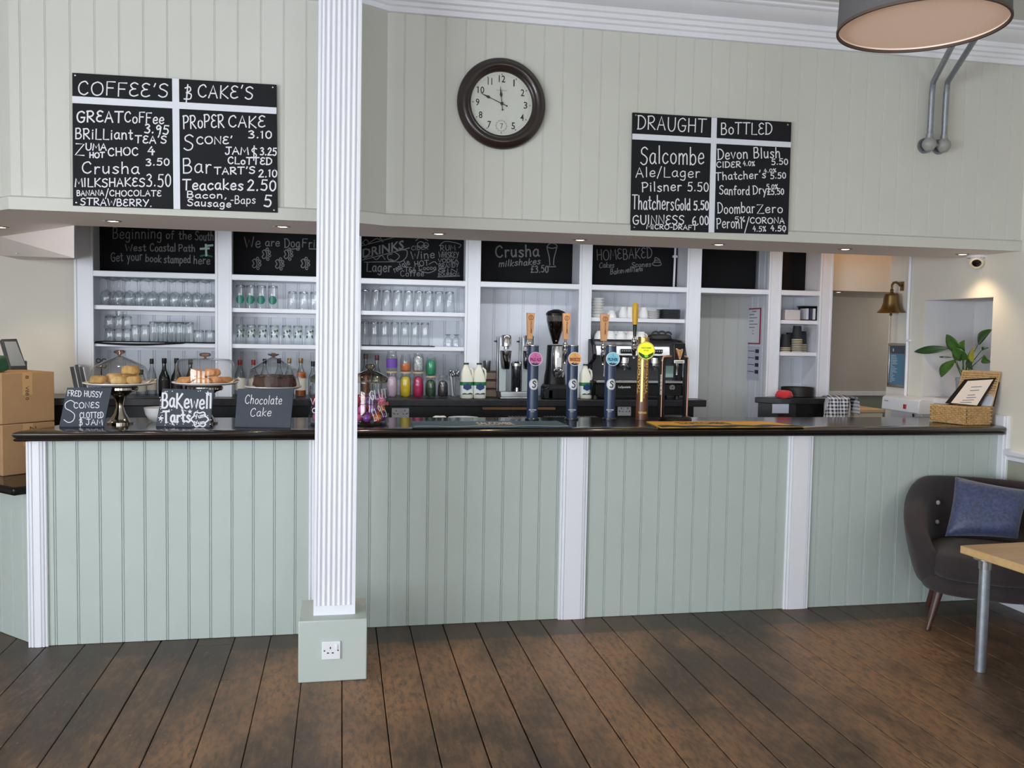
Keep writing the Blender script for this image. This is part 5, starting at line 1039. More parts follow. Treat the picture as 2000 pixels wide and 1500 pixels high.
mb, p0, n = card('f', [(1930, 742), (1952, 746), (1941, 793), (1922, 793)], my + .32, .006, BLK, '', ''); solo('menu_folder', mb, BLK, 'plain black menu folder at the back of the wicker basket', 'menu', smooth=0)

# ---- potted plant in the niche
py_ = .30; pxw = onx(1882, 760, 4.24); X0, Y0 = 4.235, onx(1882, 760, 4.235).y
pl_ = thing('potted_plant', 'leafy green plant in a grey pot standing in the wall niche', 'plant', (X0, Y0, NZ0 + .001))
ph = .15; part('pot', MB().lathe([(.040, 0), (.044, .006), (.054, ph), (.056, ph), (.056, ph - .02), (.050, ph - .022), (.046, .02), (0, .02)], 32, (X0, Y0, NZ0 + .003), caps=False), mat('grey_pot', (140, 150, 156), .45), pl_)
part('soil', MB().lathe([(0, ph - .03), (.050, ph - .03)], 24, (X0, Y0, NZ0 + .003), caps=False), mat('soil', (50, 38, 30), .95), pl_, smooth=0)
def leafmat(n, c): return mat(n, c, .38, var=.22, vs=18, coat=.15)
LEAVES = [leafmat('leaf_green', (58, 96, 36)), leafmat('leaf_yellow_green', (134, 138, 40)), leafmat('leaf_dark', (38, 72, 32))]
base = Vector((X0, Y0, NZ0 + ph - .02))
def leaf(tip, root, w, m, dx=0., bow=.02, xr=0.):
    w *= 1.18
    """blade from picture point root to picture point tip; the stalk runs down into the pot"""
    r = onx(*root, X0 - .02 + xr); e = onx(*tip, X0 - .04 + dx); d = e - r; side = d.cross(Vector((1, 0, 0))).normalized(); nn = Vector((-1, 0, 0)); mb = MB()
    W = [.02, .45, .8, .98, 1, .9, .7, .42, .02]
    mb.grid(lambda u, v: tuple(r + d * v + side * ((u - .5) * 2 * w * W[min(8, int(round(v * 8)))]) + nn * (bow * sin(pi * v) + .25 * w * abs(u - .5) * 2 * W[min(8, int(round(v * 8)))])), 4, 8)
    lf = part('leaf', mb, m, pl_, smooth=60, solid=.0012)
    md = base.lerp(r, .55) + Vector((-.01, 0, .015)); q_ = [base + Vector((R_.uniform(-.02, .02), R_.uniform(-.02, .02), 0)), md, r]
    part('stalk', MB().tube([tuple(p) for p in q_], [.0035, .003, .002], 6), LEAVES[0], pl_)
for a in (((1785, 687), (1856, 680), .024, LEAVES[2], -.10), ((1848, 653), (1885, 690), .040, LEAVES[0], -.03), ((1838, 737), (1868, 702), .040, LEAVES[0], -.06), ((1884, 664), (1884, 692), .034, LEAVES[0], .0), ((1862, 680), (1894, 702), .040, LEAVES[0], -.05), ((1938, 643), (1910, 673), .030, LEAVES[2], -.03), ((1902, 708), (1906, 672), .034, LEAVES[1], -.07),
          ((1936, 708), (1920, 696), .024, LEAVES[0], .02), ((1900, 722), (1896, 690), .028, LEAVES[2], -.05), ((1932, 679), (1918, 683), .010, LEAVES[2], .03), ((1834, 697), (1862, 698), .006, LEAVES[2], -.04), ((1876, 706), (1882, 684), .030, LEAVES[2], -.02)): leaf(*a)
# ================================================================== glasses on the back-bar shelves
EPS = .0012
def glass_thing(name, label, cat, group, prof, mats=None, m=None):
    """inverted or upright glass of revolution; its parts: bowl plus whatever extra (name, profile, material)"""
    t = thing(name, label, cat, (0, 0, 0), group=group)
    for nm, pr, mm in prof: part(nm, MB().lathe(pr, 28, caps=False), mm, t, smooth=60, local=True)
    return t
def row(proto, items, y, z, group, sc=1.):
    """items: (picture x, label); the first moves the prototype itself"""
    for i, (px, lb) in enumerate(items):
        yy = y if not callable(y) else y(i); p = (XY(px, yy, 600), yy, z + EPS)
        if proto.get('placed'): o = dup(proto, p, None, lb, group)
        else: o = proto; o.location = p; o['label'] = lb; o['group'] = group; proto['placed'] = 1
        o.scale = (sc, sc, sc)
WG = [('bowl', [(.033, 0), (.034, .003), (.040, .045), (.039, .065), (.030, .088), (.012, .100), (.004, .104)], GLASS), ('stem', [(.004, .103), (.0035, .12), (.0035, .165), (.006, .176)], GLASSD), ('foot', [(.006, .176), (.034, .183), (.035, .185), (.030, .187), (0, .187)], GLASSD)]
wg = glass_thing('wine_glass', '', 'wine glass', None, WG)
nth = ('first', 'second', 'third', 'fourth', 'fifth', 'sixth', 'seventh', 'eighth', 'ninth', 'tenth')
gx = (208, 232.5, 254, 275, 299, 321, 342, 366, 386, 409.5)
row(wg, [(x, 'upturned wine glass on the upper left shelf, %s from the left in front' % nth[i]) for i, x in enumerate(gx)], FY + .09, SH1, 'upturned wine glasses in front on the upper left shelf')
row(wg, [(x, 'upturned wine glass in the back row of the upper left shelf') for i, x in enumerate((222, 246, 268, 291, 314, 336, 358, 380, 402))], FY + .20, SH1, 'upturned wine glasses in the back row on the upper left shelf', .97)
def tumbler(h, r0, r1, name, cat='glass'):
    return glass_thing(name, '', cat, None, [('wall', [(r1, 0), (r1 + .001, .002), (r0, h - .012), (r0 - .002, h - .002)], GLASS), ('thick_base', [(r0 - .001, h - .016), (r0, h - .004), (r0 - .004, h), (0, h), (0, h - .010), (r0 - .004, h - .013)], GLASSD)])
# second shelf of the left bay
mat_ = MB().grid(lambda u, v: (PX[0][1] - .0 + (PX[1][0] - PX[0][1]) * u, FY + .006 + .24 * v, SH2 + .0035 - (.012 * (1 + sin(5 * u)) * max(0, 1 - v * 9) if u < .75 else 0)), 40, 12)
solo('bar_liner', mat_, mat('black_rubber_mesh', (16, 16, 19), .8), 'black rubber liner drooping over the second shelf at the left', 'shelf liner', solid=.004)
Z2 = SH2 + .006
st = tumbler(.085, .030, .036, 'tumbler'); 
row(st, [(214, 'upturned tumbler at the left end of the second left shelf'), (232, 'upturned tumbler second from the left end of the second left shelf'), (248, 'upturned tumbler third from the left end of the second left shelf')], FY + .09, Z2, 'stacked tumblers on the second left shelf')
row(st, [(214, 'tumbler stacked on the leftmost tumbler of the second left shelf'), (232.5, 'tumbler stacked on the second tumbler of the second left shelf'), (248, 'tumbler stacked on the third tumbler of the second left shelf')], FY + .09, Z2 + .087, 'stacked tumblers on the second left shelf')
jug = thing('measuring_jug', 'small clear jug with a handle on top of the tumbler stack', 'jug', (XY(234, FY + .09, 620), FY + .09, Z2 + .176))
for nm, f_ in (('wall', lambda: MB().lathe([(.024, 0), (.026, .03)], 20, (0, 0, 0), caps=False)), ('handle', lambda: MB().tube([(.025, 0, .024), (.044, 0, .026), (.046, 0, .012), (.025, 0, .006)], .003, 6))): part(nm, f_(), GLASSD, jug, local=True)
mt = tumbler(.115, .030, .034, 'tall_tumbler')
row(mt, [(264, 'medium tumbler right of the stacked tumblers, second left shelf'), (282.5, 'medium tumbler beside the highball glasses, second left shelf')], FY + .09, Z2, 'medium tumblers on the second left shelf')
hb_ = tumbler(.145, .030, .033, 'highball_glass')
row(hb_, [(x, 'upturned highball glass on the second left shelf, %s from the left of its row' % nth[i]) for i, x in enumerate((300, 318, 335, 352, 370))], FY + .09, Z2, 'highball glasses on the second left shelf', .95)
row(hb_, [(x, 'upturned highball glass behind the front row on the second left shelf') for x in (309, 327, 344, 361)], FY + .18, Z2, 'highball glasses in the back row on the second left shelf', .95)
lt = tumbler(.085, .034, .035, 'low_tumbler')
row(lt, [(388, 'low heavy tumbler beside the highballs, second left shelf'), (410, 'low heavy tumbler at the right end of the second left shelf')], FY + .09, Z2, 'low tumblers on the second left shelf')
# bay two: beer glasses with a green roundel, plain ones, green printed ones
pint = tumbler(.155, .033, .043, 'pint_glass')
GRN = mat('green_roundel', (20, 112, 92), .35)
def decal(t, r, z, u, v, name, m, shape='disc'):
    f = lambda a, b: (r * sin(a / r), -r * cos(a / r), z + b); mb = MB()
    if shape == 'disc':
        rr = [[f(u * q_ * cos(k), v * q_ * sin(k)) for k in [2 * pi * i / 28 for i in range(28)]] for q_ in (.04, .25, .5, .75, 1)]
        for k in range(4): mb.strip(rr[k], rr[k + 1], True)
    else:
        q = random.Random(4)
        for i in range(9): cx, cz, ra = q.uniform(-u, u), q.uniform(-v, v), q.uniform(.005, .011); mb.add([f(cx + ra * (1 if k % 2 else .5) * cos(k * pi / 5), cz + ra * (1 if k % 2 else .5) * sin(k * pi / 5)) for k in range(10)], [tuple(range(10))])
    return part(name, mb, m, t, smooth=0, local=True)
gp = tumbler(.16, .033, .036, 'beer_glass'); decal(gp, .0372, .058, .030, .030, 'green_roundel', GRN)
row(gp, [(470, 'beer glass with green roundel at the left end, upper shelf of the second bay'), (490, 'beer glass with green roundel second in its row, upper shelf of the second bay'), (510.5, 'beer glass with green roundel third in its row, upper shelf of the second bay'), (533, 'beer glass with green roundel nearest the plain glasses, upper shelf of the second bay')], FY + .08, SH1, 'green roundel beer glasses')
pl2 = tumbler(.125, .030, .036, 'half_pint_glass')
row(pl2, [(571, 'plain half pint glass right of the green roundel glasses'), (593, 'plain half pint glass between two others left of the column, upper shelf'), (614, 'plain half pint glass touching the column edge, upper shelf')], FY + .09, SH1, 'plain half pint glasses by the column')
gg = tumbler(.135, .032, .036, 'printed_glass'); decal(gg, .0368, .075, .030, .030, 'leaf_pattern', mat('teal_green_print', (34, 120, 84), .4), 'spray'); decal(gg, .0371, .080, .028, .026, 'olive_pattern', mat('olive_green_print', (72, 92, 50), .4), 'spray')
row(gg, [(x, 'green patterned glass on the lower shelf of the second bay, %s from the left' % nth[i]) for i, x in enumerate((470, 491, 513, 536, 560, 582, 605))], FY + .08, SH2, 'green patterned glasses')
# bay three
row(pint, [(x, 'upturned pint glass on the upper shelf right of the column, %s from the left' % nth[i]) for i, x in enumerate((713, 734.5, 755.5, 776.5, 797.5, 818, 837.5, 857, 877.5))], FY + .09, SH1, 'upturned pint glasses right of the column', .98)
hb2 = tumbler(.172, .031, .034, 'highball_glass')
row(hb2, [(x, 'tall highball glass on the lower shelf right of the column, %s from the left' % nth[i]) for i, x in enumerate((713.5, 732, 751.5, 771.5, 791, 811, 830.5))], FY + .08, SH2 + .004, 'tall highball glasses right of the column', .98)
solo('bar_liner', MB().box(PX[2][1] + .01, XY(850, FY, 670), FY + .012, FY + .2, SH2 + .0005, SH2 + .0042), mat('black_rubber_mesh', (16, 16, 19), .8), 'thin black liner under the tall highball glasses right of the column', 'shelf liner', smooth=0)
sg = glass_thing('dessert_glass', '', 'glass', None, [('bowl', [(.034, 0), (.036, .03), (.030, .060), (.012, .072)], GLASS), ('foot', [(.012, .072), (.010, .085), (.030, .095), (0, .097)], GLASSD)])
row(sg, [(876, 'upturned footed glass, left one at the right end of the lower shelf'), (892, 'upturned footed glass, right one at the right end of the lower shelf')], FY + .09, SH2, 'footed glasses at the right end of the lower shelf', .95)

# ================================================================== bottles and jars on the back worktop
def bottle(px, top, y, r, label, bodym, capm, neck=.35, name='bottle', label_m=None, liquid=None):
    x = XY(px, y, 740); h = ony(px, top, y).z - WT; t = thing(name, label, 'bottle', (x, y, WT + EPS)); n = neck
    sh = h * (1 - n); pr = [(0, .002), (r * .94, 0), (r, .006), (r, sh - .045), (r * .9, sh - .02), (r * .55, sh + .01), (r * .36, sh + .035), (r * .34, h - .034)]
    part('body', MB().lathe(pr, 24, (x, y, WT + EPS), caps=False), bodym, t, smooth=60)
    if liquid: part('liquid', MB().lathe([(0, .006), (r * .93, .006), (r * .93, liquid * sh), (0, liquid * sh)], 20, (x, y, WT + EPS), caps=False), MATS['whisky'] if liquid < .9 else MATS['orange_liqueur'], t, smooth=40)
    part('cap', MB().lathe([(r * .40, h - .036), (r * .42, h - .034), (r * .42, h - .002), (r * .38, h), (0, h)], 18, (x, y, WT + EPS), caps=False), capm, t)
    if label_m: part('paper_label', MB().lathe([(r * 1.012, sh * .25), (r * 1.012, sh * .72)], 24, (x, y, WT + EPS), caps=False), label_m, t)
WINE = mat('dark_wine_glass', (12, 16, 14), .1, coat=.5); CAPB = mat('black_cap', (16, 16, 18), .4); CAPR = mat('dark_red_cap', (128, 30, 24), .4); CAPG = mat('gold_cap', (160, 128, 82), .35, .7); LABW = mat('off_white_label', (212, 204, 190), .6); LABD = mat('dark_label', (40, 26, 28), .5)
mat('whisky', (168, 84, 24), .15, trans=.5); mat('orange_liqueur', (186, 92, 30), .3)
CLB = glass('bottle_glass', (240, 244, 244), (130, 140, 140), 1.)
by = FY + .08
bottle(276, 722, by, .034, 'short black capped bottle behind the scones dome', CLB, CAPB, .3, label_m=LABW)
bottle(296.5, 701, by, .032, 'clear spirit bottle with a tall black cap left of the wine bottles', CLB, CAPB, .34, label_m=LABW)
bottle(321, 700, by, .038, 'dark wine bottle between the clear bottle and the tart dome, left one', WINE, CAPB, .40, 'wine_bottle', LABD)
bottle(345, 700, by, .038, 'dark wine bottle close behind the tart dome, right one', WINE, CAPB, .40, 'wine_bottle', LABD)
bottle(372, 702, by + .03, .036, 'wine bottle seen through the left of the tart dome', WINE, CAPB, .40, 'wine_bottle', LABD)
bottle(468.5, 703, by, .037, 'red capped clear gin bottle between the tart and chocolate domes', CLB, CAPR, .30, label_m=LABW)
bottle(495, 703, by, .034, 'red capped bottle seen above the left of the chocolate dome', CLB, CAPR, .32, label_m=LABW)
bottle(517, 701, by + .02, .034, 'black capped bottle behind the chocolate dome, left of its knob', CLB, CAPB, .34)
bottle(545, 700, by, .033, 'black capped bottle behind the chocolate dome, right of its knob', CLB, CAPB, .34, label_m=LABW)
bottle(565, 700, by + .02, .034, 'gold capped bottle behind the right of the chocolate dome', CLB, CAPG, .34)
bottle(587.5, 700, by, .037, 'gold capped bottle of orange liqueur right of the chocolate dome', CLB, CAPG, .33, label_m=LABW, liquid=.95)
bottle(611, 706, by, .033, 'black capped clear bottle touching the left edge of the column', CLB, CAPB, .36)
bottle(714, 692, by, .038, 'whisky bottle behind the sweet jar nearest the column', CLB, mat('brown_cap', (92, 66, 54), .4), .36, label_m=None, liquid=.85)
bottle(736, 694, by, .038, 'clear spirit bottle behind the sweet jar lid', CLB, mat('plum_cap', (84, 48, 62), .4), .40)
CORKM = mat('cork_lid', (202, 172, 140), .7)
def jar2(px, yb, yt, r, label, fillm, lab=None, lid=None, zb=None, fill=1.12):
    y = by - .01; x = XY(px, y, 740); z = WT + EPS if zb is None else zb; h = ony(px, yt, y).z - z; t = thing('storage_jar', label, 'jar', (x, y, z), group=None)
    part('jar_glass', MB().lathe([(r * .92, 0), (r, .008), (r, h * .72), (r * .94, h * .80), (r * .84, h * .84), (r * .84, h)], 28, (x, y, z)), GLASS, t, smooth=50)
    if fillm: part('contents', lump(r * .90, r * .90, h * .72 * fill, seed=int(px), rough=.05).rot(Matrix.Translation((x, y, z + .004))), fillm, t)
    if lab: part('paper_label', MB().lathe([(r * 1.015, h * .16), (r * 1.015, h * .62)], 28, (x, y, z), caps=False), lab, t)
    if lid: part('lid', MB().lathe([(r * .98, h * .98), (r * .98, h + .008), (0, h + .008)], 26, (x, y, z), caps=False), lid, t)
    return z + h + .010
JR2 = .041
for px, bt, mb_, mt_, lb, lt_, ex in ((765, 727, mat('lilac_marshmallow', (206, 176, 196), .8, var=.1, vs=60), mat('purple_label', (112, 74, 168), .6), 'storage jar of lilac sweets left end of the bottom row', 'storage jar with a purple label stacked on the lilac jar', 'label'), (792, 728, mat('yellow_packet', (216, 186, 34), .45, var=.15, vs=40), mat('orange_sweets', (206, 108, 60), .6, var=.3, vs=90), 'storage jar holding a bright yellow packet', 'storage jar with orange sweets stacked on the yellow jar', None),
         (816.5, 728, mat('magenta_packet', (178, 26, 84), .45, var=.2, vs=40), mat('black_white_sweets', (150, 148, 150), .5, var=.8, vs=70), 'storage jar holding a magenta packet', 'storage jar of black and white sweets stacked on the magenta jar', None), (841.5, 736, mat('dark_green_packet', (32, 62, 40), .45, var=.3, vs=40), mat('mint_green_packet', (30, 136, 96), .5, var=.2, vs=40), 'storage jar holding a dark green packet', 'storage jar with mint green packet stacked at the right end', None)):
    z = jar2(px, 770, bt, JR2, lb, mb_, lid=CORKM)
    top = 686 if px < 780 else (692 if px < 800 else (690 if px < 830 else 697))
    jar2(px, 726, top, JR2 * .96, lt_, None if ex else mt_, lab=mt_ if ex else None, zb=z, fill=1.1 if px > 800 else .6)
jar2(865, 770, 733, .040, 'open glass jar of black and silver pods right of the stacked jars', mat('black_silver_pods', (66, 62, 62), .25, .5, var=.9, vs=60), fill=1.0)
cg = thing('cutlery_glass', 'glass crammed with upright teaspoons left of the milk bottles', 'cutlery holder', (XY(888, by - .02, 740), by - .02, WT + EPS)); cx = XY(888, by - .02, 740)
part('glass', MB().lathe([(.030, 0), (.034, .004), (.042, .135)], 24, (cx, by - .02, WT + EPS), caps=False), GLASS, cg)
q = random.Random(8)
for i in range(15):
    a, r = q.uniform(0, 6.28), q.uniform(.0, .024); b = Vector((cx + r * cos(a), by - .02 + r * sin(a), WT + .01)); e = b + Vector((cos(a) * .016, sin(a) * .016, .148 + q.uniform(-.012, .02))); mb = MB().tube([tuple(b), tuple(e)], .0022, 5)
    mb.lathe([(.0015, -.002), (.008, .006), (.0105, .016), (.007, .027), (0, .032)], 10, e); tq = part('teaspoon', mb, STEEL, None, smooth=60); tag(tq, 'steel teaspoon standing in the cutlery glass', 'teaspoon', 'teaspoons in the cutlery glass')
# milk bottles
MILK = mat('milk_white_plastic', (232, 228, 212), .35); MG = mat('green_milk_label', (28, 118, 62), .45); MN = mat('navy_milk_label', (26, 58, 104), .45); GC = mat('dark_green_cap', (24, 58, 44), .4)
def milk(px, y, label, proto=None):
    x = XY(px, y, 740); h = ony(px, 709, y).z - WT
    if proto: return dup(proto, (x, y, WT + EPS), None, label)
    t = thing('milk_bottle', label, 'milk bottle', (x, y, WT + EPS), group='plastic milk bottles on the back worktop'); OFF[t.name] = Vector((0, 0, 0)); w = .046
    def ring_(z, s, sq=1., dx=0): return [(dx + s * (abs(cos(a)) ** (.55 if sq else 1)) * (1 if cos(a) > 0 else -1), s * .9 * (abs(sin(a)) ** (.55 if sq else 1)) * (1 if sin(a) > 0 else -1), z) for a in [2 * pi * i / 24 for i in range(24)]]
    part('body', MB().loft([ring_(0, w * .92), ring_(.006, w), ring_(h * .50, w), ring_(h * .56, w * .95), ring_(h * .70, w * .80, 1, -.006), ring_(h * .82, w * .58, 1, -.008), ring_(h * .90, w * .42, 0, -.006), ring_(h * .96, w * .36, 0, -.004), ring_(h * .97, w * .36, 0, -.004)]), MILK, t, smooth=60, local=True)
    part('handle', MB().tube([(w * .45, 0, h * .86), (w * .86, 0, h * .80), (w * .98, 0, h * .68), (w * .92, 0, h * .54), (w * .7, 0, h * .5)], .0085, 10), MILK, t, smooth=60, local=True)
    part('cap', MB().lathe([(.019, h * .955), (.019, h), (0, h)], 20, (-.004, 0, 0), caps=False), GC, t, local=True)
    part('label', MB().loft([ring_(h * .10, w * 1.012), ring_(h * .46, w * 1.012)], caps=False), mat('white_milk_label', (226, 230, 226), .45), t, smooth=60, local=True)
    part('label_band', MB().loft([ring_(h * .37, w * 1.018), ring_(h * .47, w * 1.018)], caps=False), MG, t, smooth=60, local=True)
    yf = -w * .9 * 1.02 - .0006; mb = MB(); mb.add([(u * w, yf, v * h) for u, v in ((-.62, .40), (-.3, .40), (0, .45), (.3, .40), (.62, .40), (.66, .29), (0, .23), (-.66, .29))], [tuple(range(8))]); part('label_crest', mb, MN, t, smooth=0, local=True)
    mb = MB(); mb.add([(u * w, yf, v * h) for u, v in ((-.8, .14), (-.4, .16), (0, .14), (.5, .17), (.8, .15), (.8, .12), (-.8, .12))], [tuple(range(7))]); part('label_hills', mb, GC, t, smooth=0, local=True)
    return t
mk = milk(911.5, FY - .05, 'plastic milk bottle beside the teaspoons, left of the pair'); milk(936.5, FY - .05, 'plastic milk bottle beside the milkshake mixer, right of the pair', mk); milk(1144, FY - .03, 'plastic milk bottle between the orange and pale blue beer fonts', mk)
# small steel cup on a dark box rack
x = XY(957, by + .03, 750); t = thing('box_rack', 'dark wire rack of small boxes behind the right milk bottle', 'rack', (x, by + .03, WT + EPS)); zr = ony(957, 725, by).z; y = by + .03
DKB = mat('dark_brown_box', (58, 48, 46), .5)
for k in range(3): z = WT + EPS + k * (zr - WT) / 3; part('box', MB().box(x - .05, x + .04, y - .05, y + .05, z + .004, z + (zr - WT) / 3 - .008), mat('tan_box', (140, 118, 104), .6), t, bevel=.002); part('shelf_frame', MB().box(x - .055, x + .046, y - .055, y + .055, z + (zr - WT) / 3 - .008, z + (zr - WT) / 3), DKB, t, bevel=.001)
solo('steel_cup', MB().lathe([(.024, 0), (.026, .004), (.030, .074), (.029, .074), (.024, .006), (0, .005)], 24, (XY(951, by + .02, 720), by + .02, zr + EPS * 2), caps=False), STEEL, 'small steel cup on top of the dark box rack', 'cup', smooth=50)
# ---- milkshake mixer
y = FY - .02; zf = lambda py, yy=None: ony(1000, py, yy or y).z
t = thing('milkshake_mixer', 'twin steel milkshake mixer with hanging cups on the back worktop', 'mixer', (XY(1008, y, 770), y, WT + EPS))
xa, xb = XY(973, y, 765), XY(1047, y, 765)
part('base', MB().box(xa, xb, y - .09, y + .09, WT + EPS, zf(774)).box(xa + .004, xb - .004, y - .085, y + .09, zf(774), zf(764)), STEEL, t, bevel=.004)
for px in (981, 1025):
    x = XY(px, y, 700); part('post', MB().box(x - .020, x + .020, y + .02, y + .07, zf(765), zf(658)).box(x - .036, x - .028, y + .015, y + .06, zf(765), zf(658)), STEEL, t, bevel=.003); x2 = x + .030
    part('motor_head', MB().lathe([(.030, 0), (.036, .004), (.037, .075), (.032, .084), (0, .085)], 28, (x2, y + .01, zf(677)), caps=True), CHROME, t, smooth=50)
    part('spindle', MB().lathe([(.004, -.06), (.004, -.02), (.020, -.018), (.020, .0)], 12, (x2, y + .01, zf(677))), STEEL, t)
    part('mixing_cup', MB().lathe([(.026, 0), (.030, .004), (.043, .135), (.0415, .135), (.029, .006), (0, .005)], 28, (x2 - .004, y + .0, zf(721)), caps=False), CHROME, t, smooth=50)
    part('switch', MB().tube([(x - .036, y + .04, zf(667)), (x - .056, y + .035, zf(667))], [.008, .004], 8), BLK, t)
    part('front_plate', MB().box(x - .022, x + .030, y - .004, y + .018, zf(764), zf(720)), mat('frosted_steel', (176, 184, 184), .45, .6), t, bevel=.002)
xg = XY(1008, y - .03, 740); t = thing('spirit_dispenser', 'dark glass cylinder with chrome lid between the mixer posts', 'dispenser', (xg, y - .03, zf(764)))
part('cylinder', MB().lathe([(.034, .001), (.036, .006), (.036, zf(714) - zf(764))], 28, (xg, y - .03, zf(764))), mat('dark_smoked_glass', (26, 28, 36), .1, coat=.5), t)
part('lid', MB().lathe([(.038, 0), (.038, .018), (.028, .032), (.010, .036), (0, .04)], 28, (xg, y - .03, zf(714))), CHROME, t)
part('foot_valve', MB().lathe([(.010, .0), (.014, .004), (.012, .03), (0, .034)], 16, (xg, y - .068, zf(764))), CHROME, t)
# ---- coffee grinder
y = FY - .0; xg = XY(1086, y, 700); t = thing('coffee_grinder', 'black coffee grinder with a smoked bean hopper behind the orange font', 'coffee grinder', (xg, y, WT + EPS)); z_ = lambda py: ony(1086, py, y).z
part('base', MB().loft([[(xg + a * w, y + b * d, z) for a, b in ((-1, -1), (1, -1), (1, 1), (-1, 1))] for z, w, d in ((WT + EPS, .085, .13), (z_(757), .085, .13), (z_(750), .07, .11))]), BLKM, t, bevel=.006)
part('body', MB().loft([[(xg + s * r * cos(a), y + .03 + r * sin(a), z) for a in [2 * pi * i / 28 for i in range(28)]] for z, r, s in ((z_(750), .082, 1), (z_(735), .078, 1), (z_(720), .068, 1), (z_(680), .062, 1), (z_(674), .06, 1))]), BLKM, t, smooth=50)
part('steel_front', MB().loft([[(xg + .01 + r * cos(a), y - .012 + r * sin(a), z) for a in [2 * pi * i / 28 for i in range(28)]] for z, r in ((z_(736), .046), (z_(728), .052), (z_(690), .052), (z_(676), .046))]), CHROME, t, smooth=50)
part('scale_label', MB().box(xg - .01, xg + .022, y - .066, y - .062, z_(716), z_(698)), mat('white_label', (222, 222, 222), .5), t, smooth=0)
HOP = [(.018, z_(672)), (.024, z_(668)), (.052, z_(645)), (.068, z_(628)), (.072, z_(614))]
part('hopper', MB().lathe(HOP, 36, (xg - .0, y + .03, 0), caps=False), glass('smoked_hopper', (176, 168, 160), (60, 52, 48), .8), t, smooth=60)
part('coffee_beans', MB().lathe([(r - .004, z) for r, z in HOP[:4]] + [(0, z_(627))], 32, (xg, y + .03, 0), caps=False), mat('coffee_beans', (44, 26, 20), .5, bump=.8, bs=120), t, smooth=60)
part('hopper_lid', MB().lathe([(.074, z_(616)), (.075, z_(612)), (.062, z_(608)), (.02, z_(604)), (0, z_(604))], 36, (xg, y + .03, 0), caps=False), BLKM, t)
part('portafilter_fork', MB().tube([(xg - .03, y - .05, z_(722)), (xg - .04, y - .12, z_(724)), (xg + .03, y - .12, z_(724)), (xg + .04, y - .05, z_(722))], .006, 8), CHROME, t)
xk = XY(1071, FY - .09, 760); t = thing('knock_box', 'black knock box with a portafilter handle left of the grinder', 'knock box', (xk, FY - .09, WT + EPS))
part('box', MB().box(xk - .045, xk + .03, FY - .13, FY - .04, WT + EPS, WT + .075), BLKM, t, bevel=.008); part('bar', MB().tube([(xk - .04, FY - .085, WT + .074), (xk + .026, FY - .085, WT + .074)], .008, 8), BLK, t)
part('handle', MB().tube([(xk - .02, FY - .12, WT + .10), (xk - .055, FY - .16, WT + .09)], [.010, .013], 10), BLK, t)
# ---- espresso machine
y0, y1 = FY - .10, FY + .24; xa, xb = XY(1155, y0, 720), XY(1338, y0, 720); t = thing('espresso_machine', 'wide steel and black two group espresso machine behind the beer fonts', 'coffee machine', ((xa + xb) / 2, (y0 + y1) / 2, WT + EPS)); z_ = lambda py: ony(1250, py, y0).z
side = lambda x, w: MB().prism([(y0 - .01, WT + .03), (y1, WT + .03), (y1, z_(668)), (y1 - .03, z_(660)), (y0 + .08, z_(664)), (y0 + .0, z_(675)), (y0 - .03, z_(692)), (y0 - .02, z_(702)), (y0 + .07, z_(712)), (y0 + .07, z_(742)), (y0 - .03, z_(746))], x, x + w, lambda a, b, c: (c, a, b))
part('side_panel', side(xa, .03), BLKM, t, bevel=.006); part('side_panel', side(xb - .03, .03), BLKM, t, bevel=.006)
part('upper_panel', MB().prism([(y0 - .02, z_(695)), (y0 + .005, z_(676)), (y0 + .07, z_(667)), (y0 + .12, z_(667)), (y0 + .12, z_(695))], xa + .03, xb - .03, lambda a, b, c: (c, a, b)), STEEL, t, bevel=.004)
part('top_tray', MB().box(xa + .02, xb - .02, y0 + .08, y1 - .01, z_(668), z_(664)), BLKM, t, bevel=.004)
part('back_panel', MB().box(xa + .03, xb - .03, y0 + .12, y1, WT + .03, z_(668)), mat('dark_steel', (70, 72, 76), .3, .8), t, smooth=0)
part('drip_tray', MB().box(xa + .03, xb - .03, y0 - .04, y0 + .12, z_(748), z_(743)), STEEL, t, bevel=.003)
part('front_panel', MB().box(xa + .03, xb - .03, y0 - .02, y0 + .12, WT + .03, z_(749)), BLKM, t, bevel=.004)
for px in (1165, 1325): x = XY(px, y0, 775); part('foot', MB().lathe([(.022, 0), (.018, .03)], 16, (x, y0 + .03, WT + EPS)), BLK, t); part('foot', MB().lathe([(.022, 0), (.018, .03)], 16, (x, y1 - .04, WT + EPS)), BLK, t)
for px in (1222, 1281):
    x = XY(px, y0, 700); part('group_head', MB().lathe([(.030, 0), (.036, .008), (.036, .05), (.028, .06)], 24, (x, y0 + .03, z_(712))), CHROME, t); pf = part('portafilter', MB().lathe([(.012, -.03), (.016, -.022), (.034, -.006), (.036, .0), (.036, .012), (0, .013)], 24, (x, y0 + .03, z_(712) - .012)), CHROME, t)
    part('handle', MB().tube([(x, y0 - .0, z_(712) - .008), (x - .004, y0 - .05, z_(712) - .014), (x - .008, y0 - .12, z_(712) - .026)], [.008, .011, .013], 10), BLK, pf)
    part('button_pad', MB().box(x - .045, x + .045, y0 - .024, y0 + .0, z_(689), z_(682)).rot(Matrix.Identity(4)), BLK, t, bevel=.003); mb = MB()
    for k in range(5): mb.lathe([(.005, 0), (.004, .003), (0, .004)], 10, (x - .034 + k * .017, y0 - .024, z_(685.5)), axis=CKA)
    part('buttons', mb, mat('pale_button', (186, 190, 196), .4), t)
for px in (1177, 1330): x = XY(px, y0, 690); part('steam_wand', MB().tube([(x, y0 - .01, z_(694)), (x, y0 - .05, z_(700)), (x - .004, y0 - .06, z_(735))], .005, 8), CHROME, t)
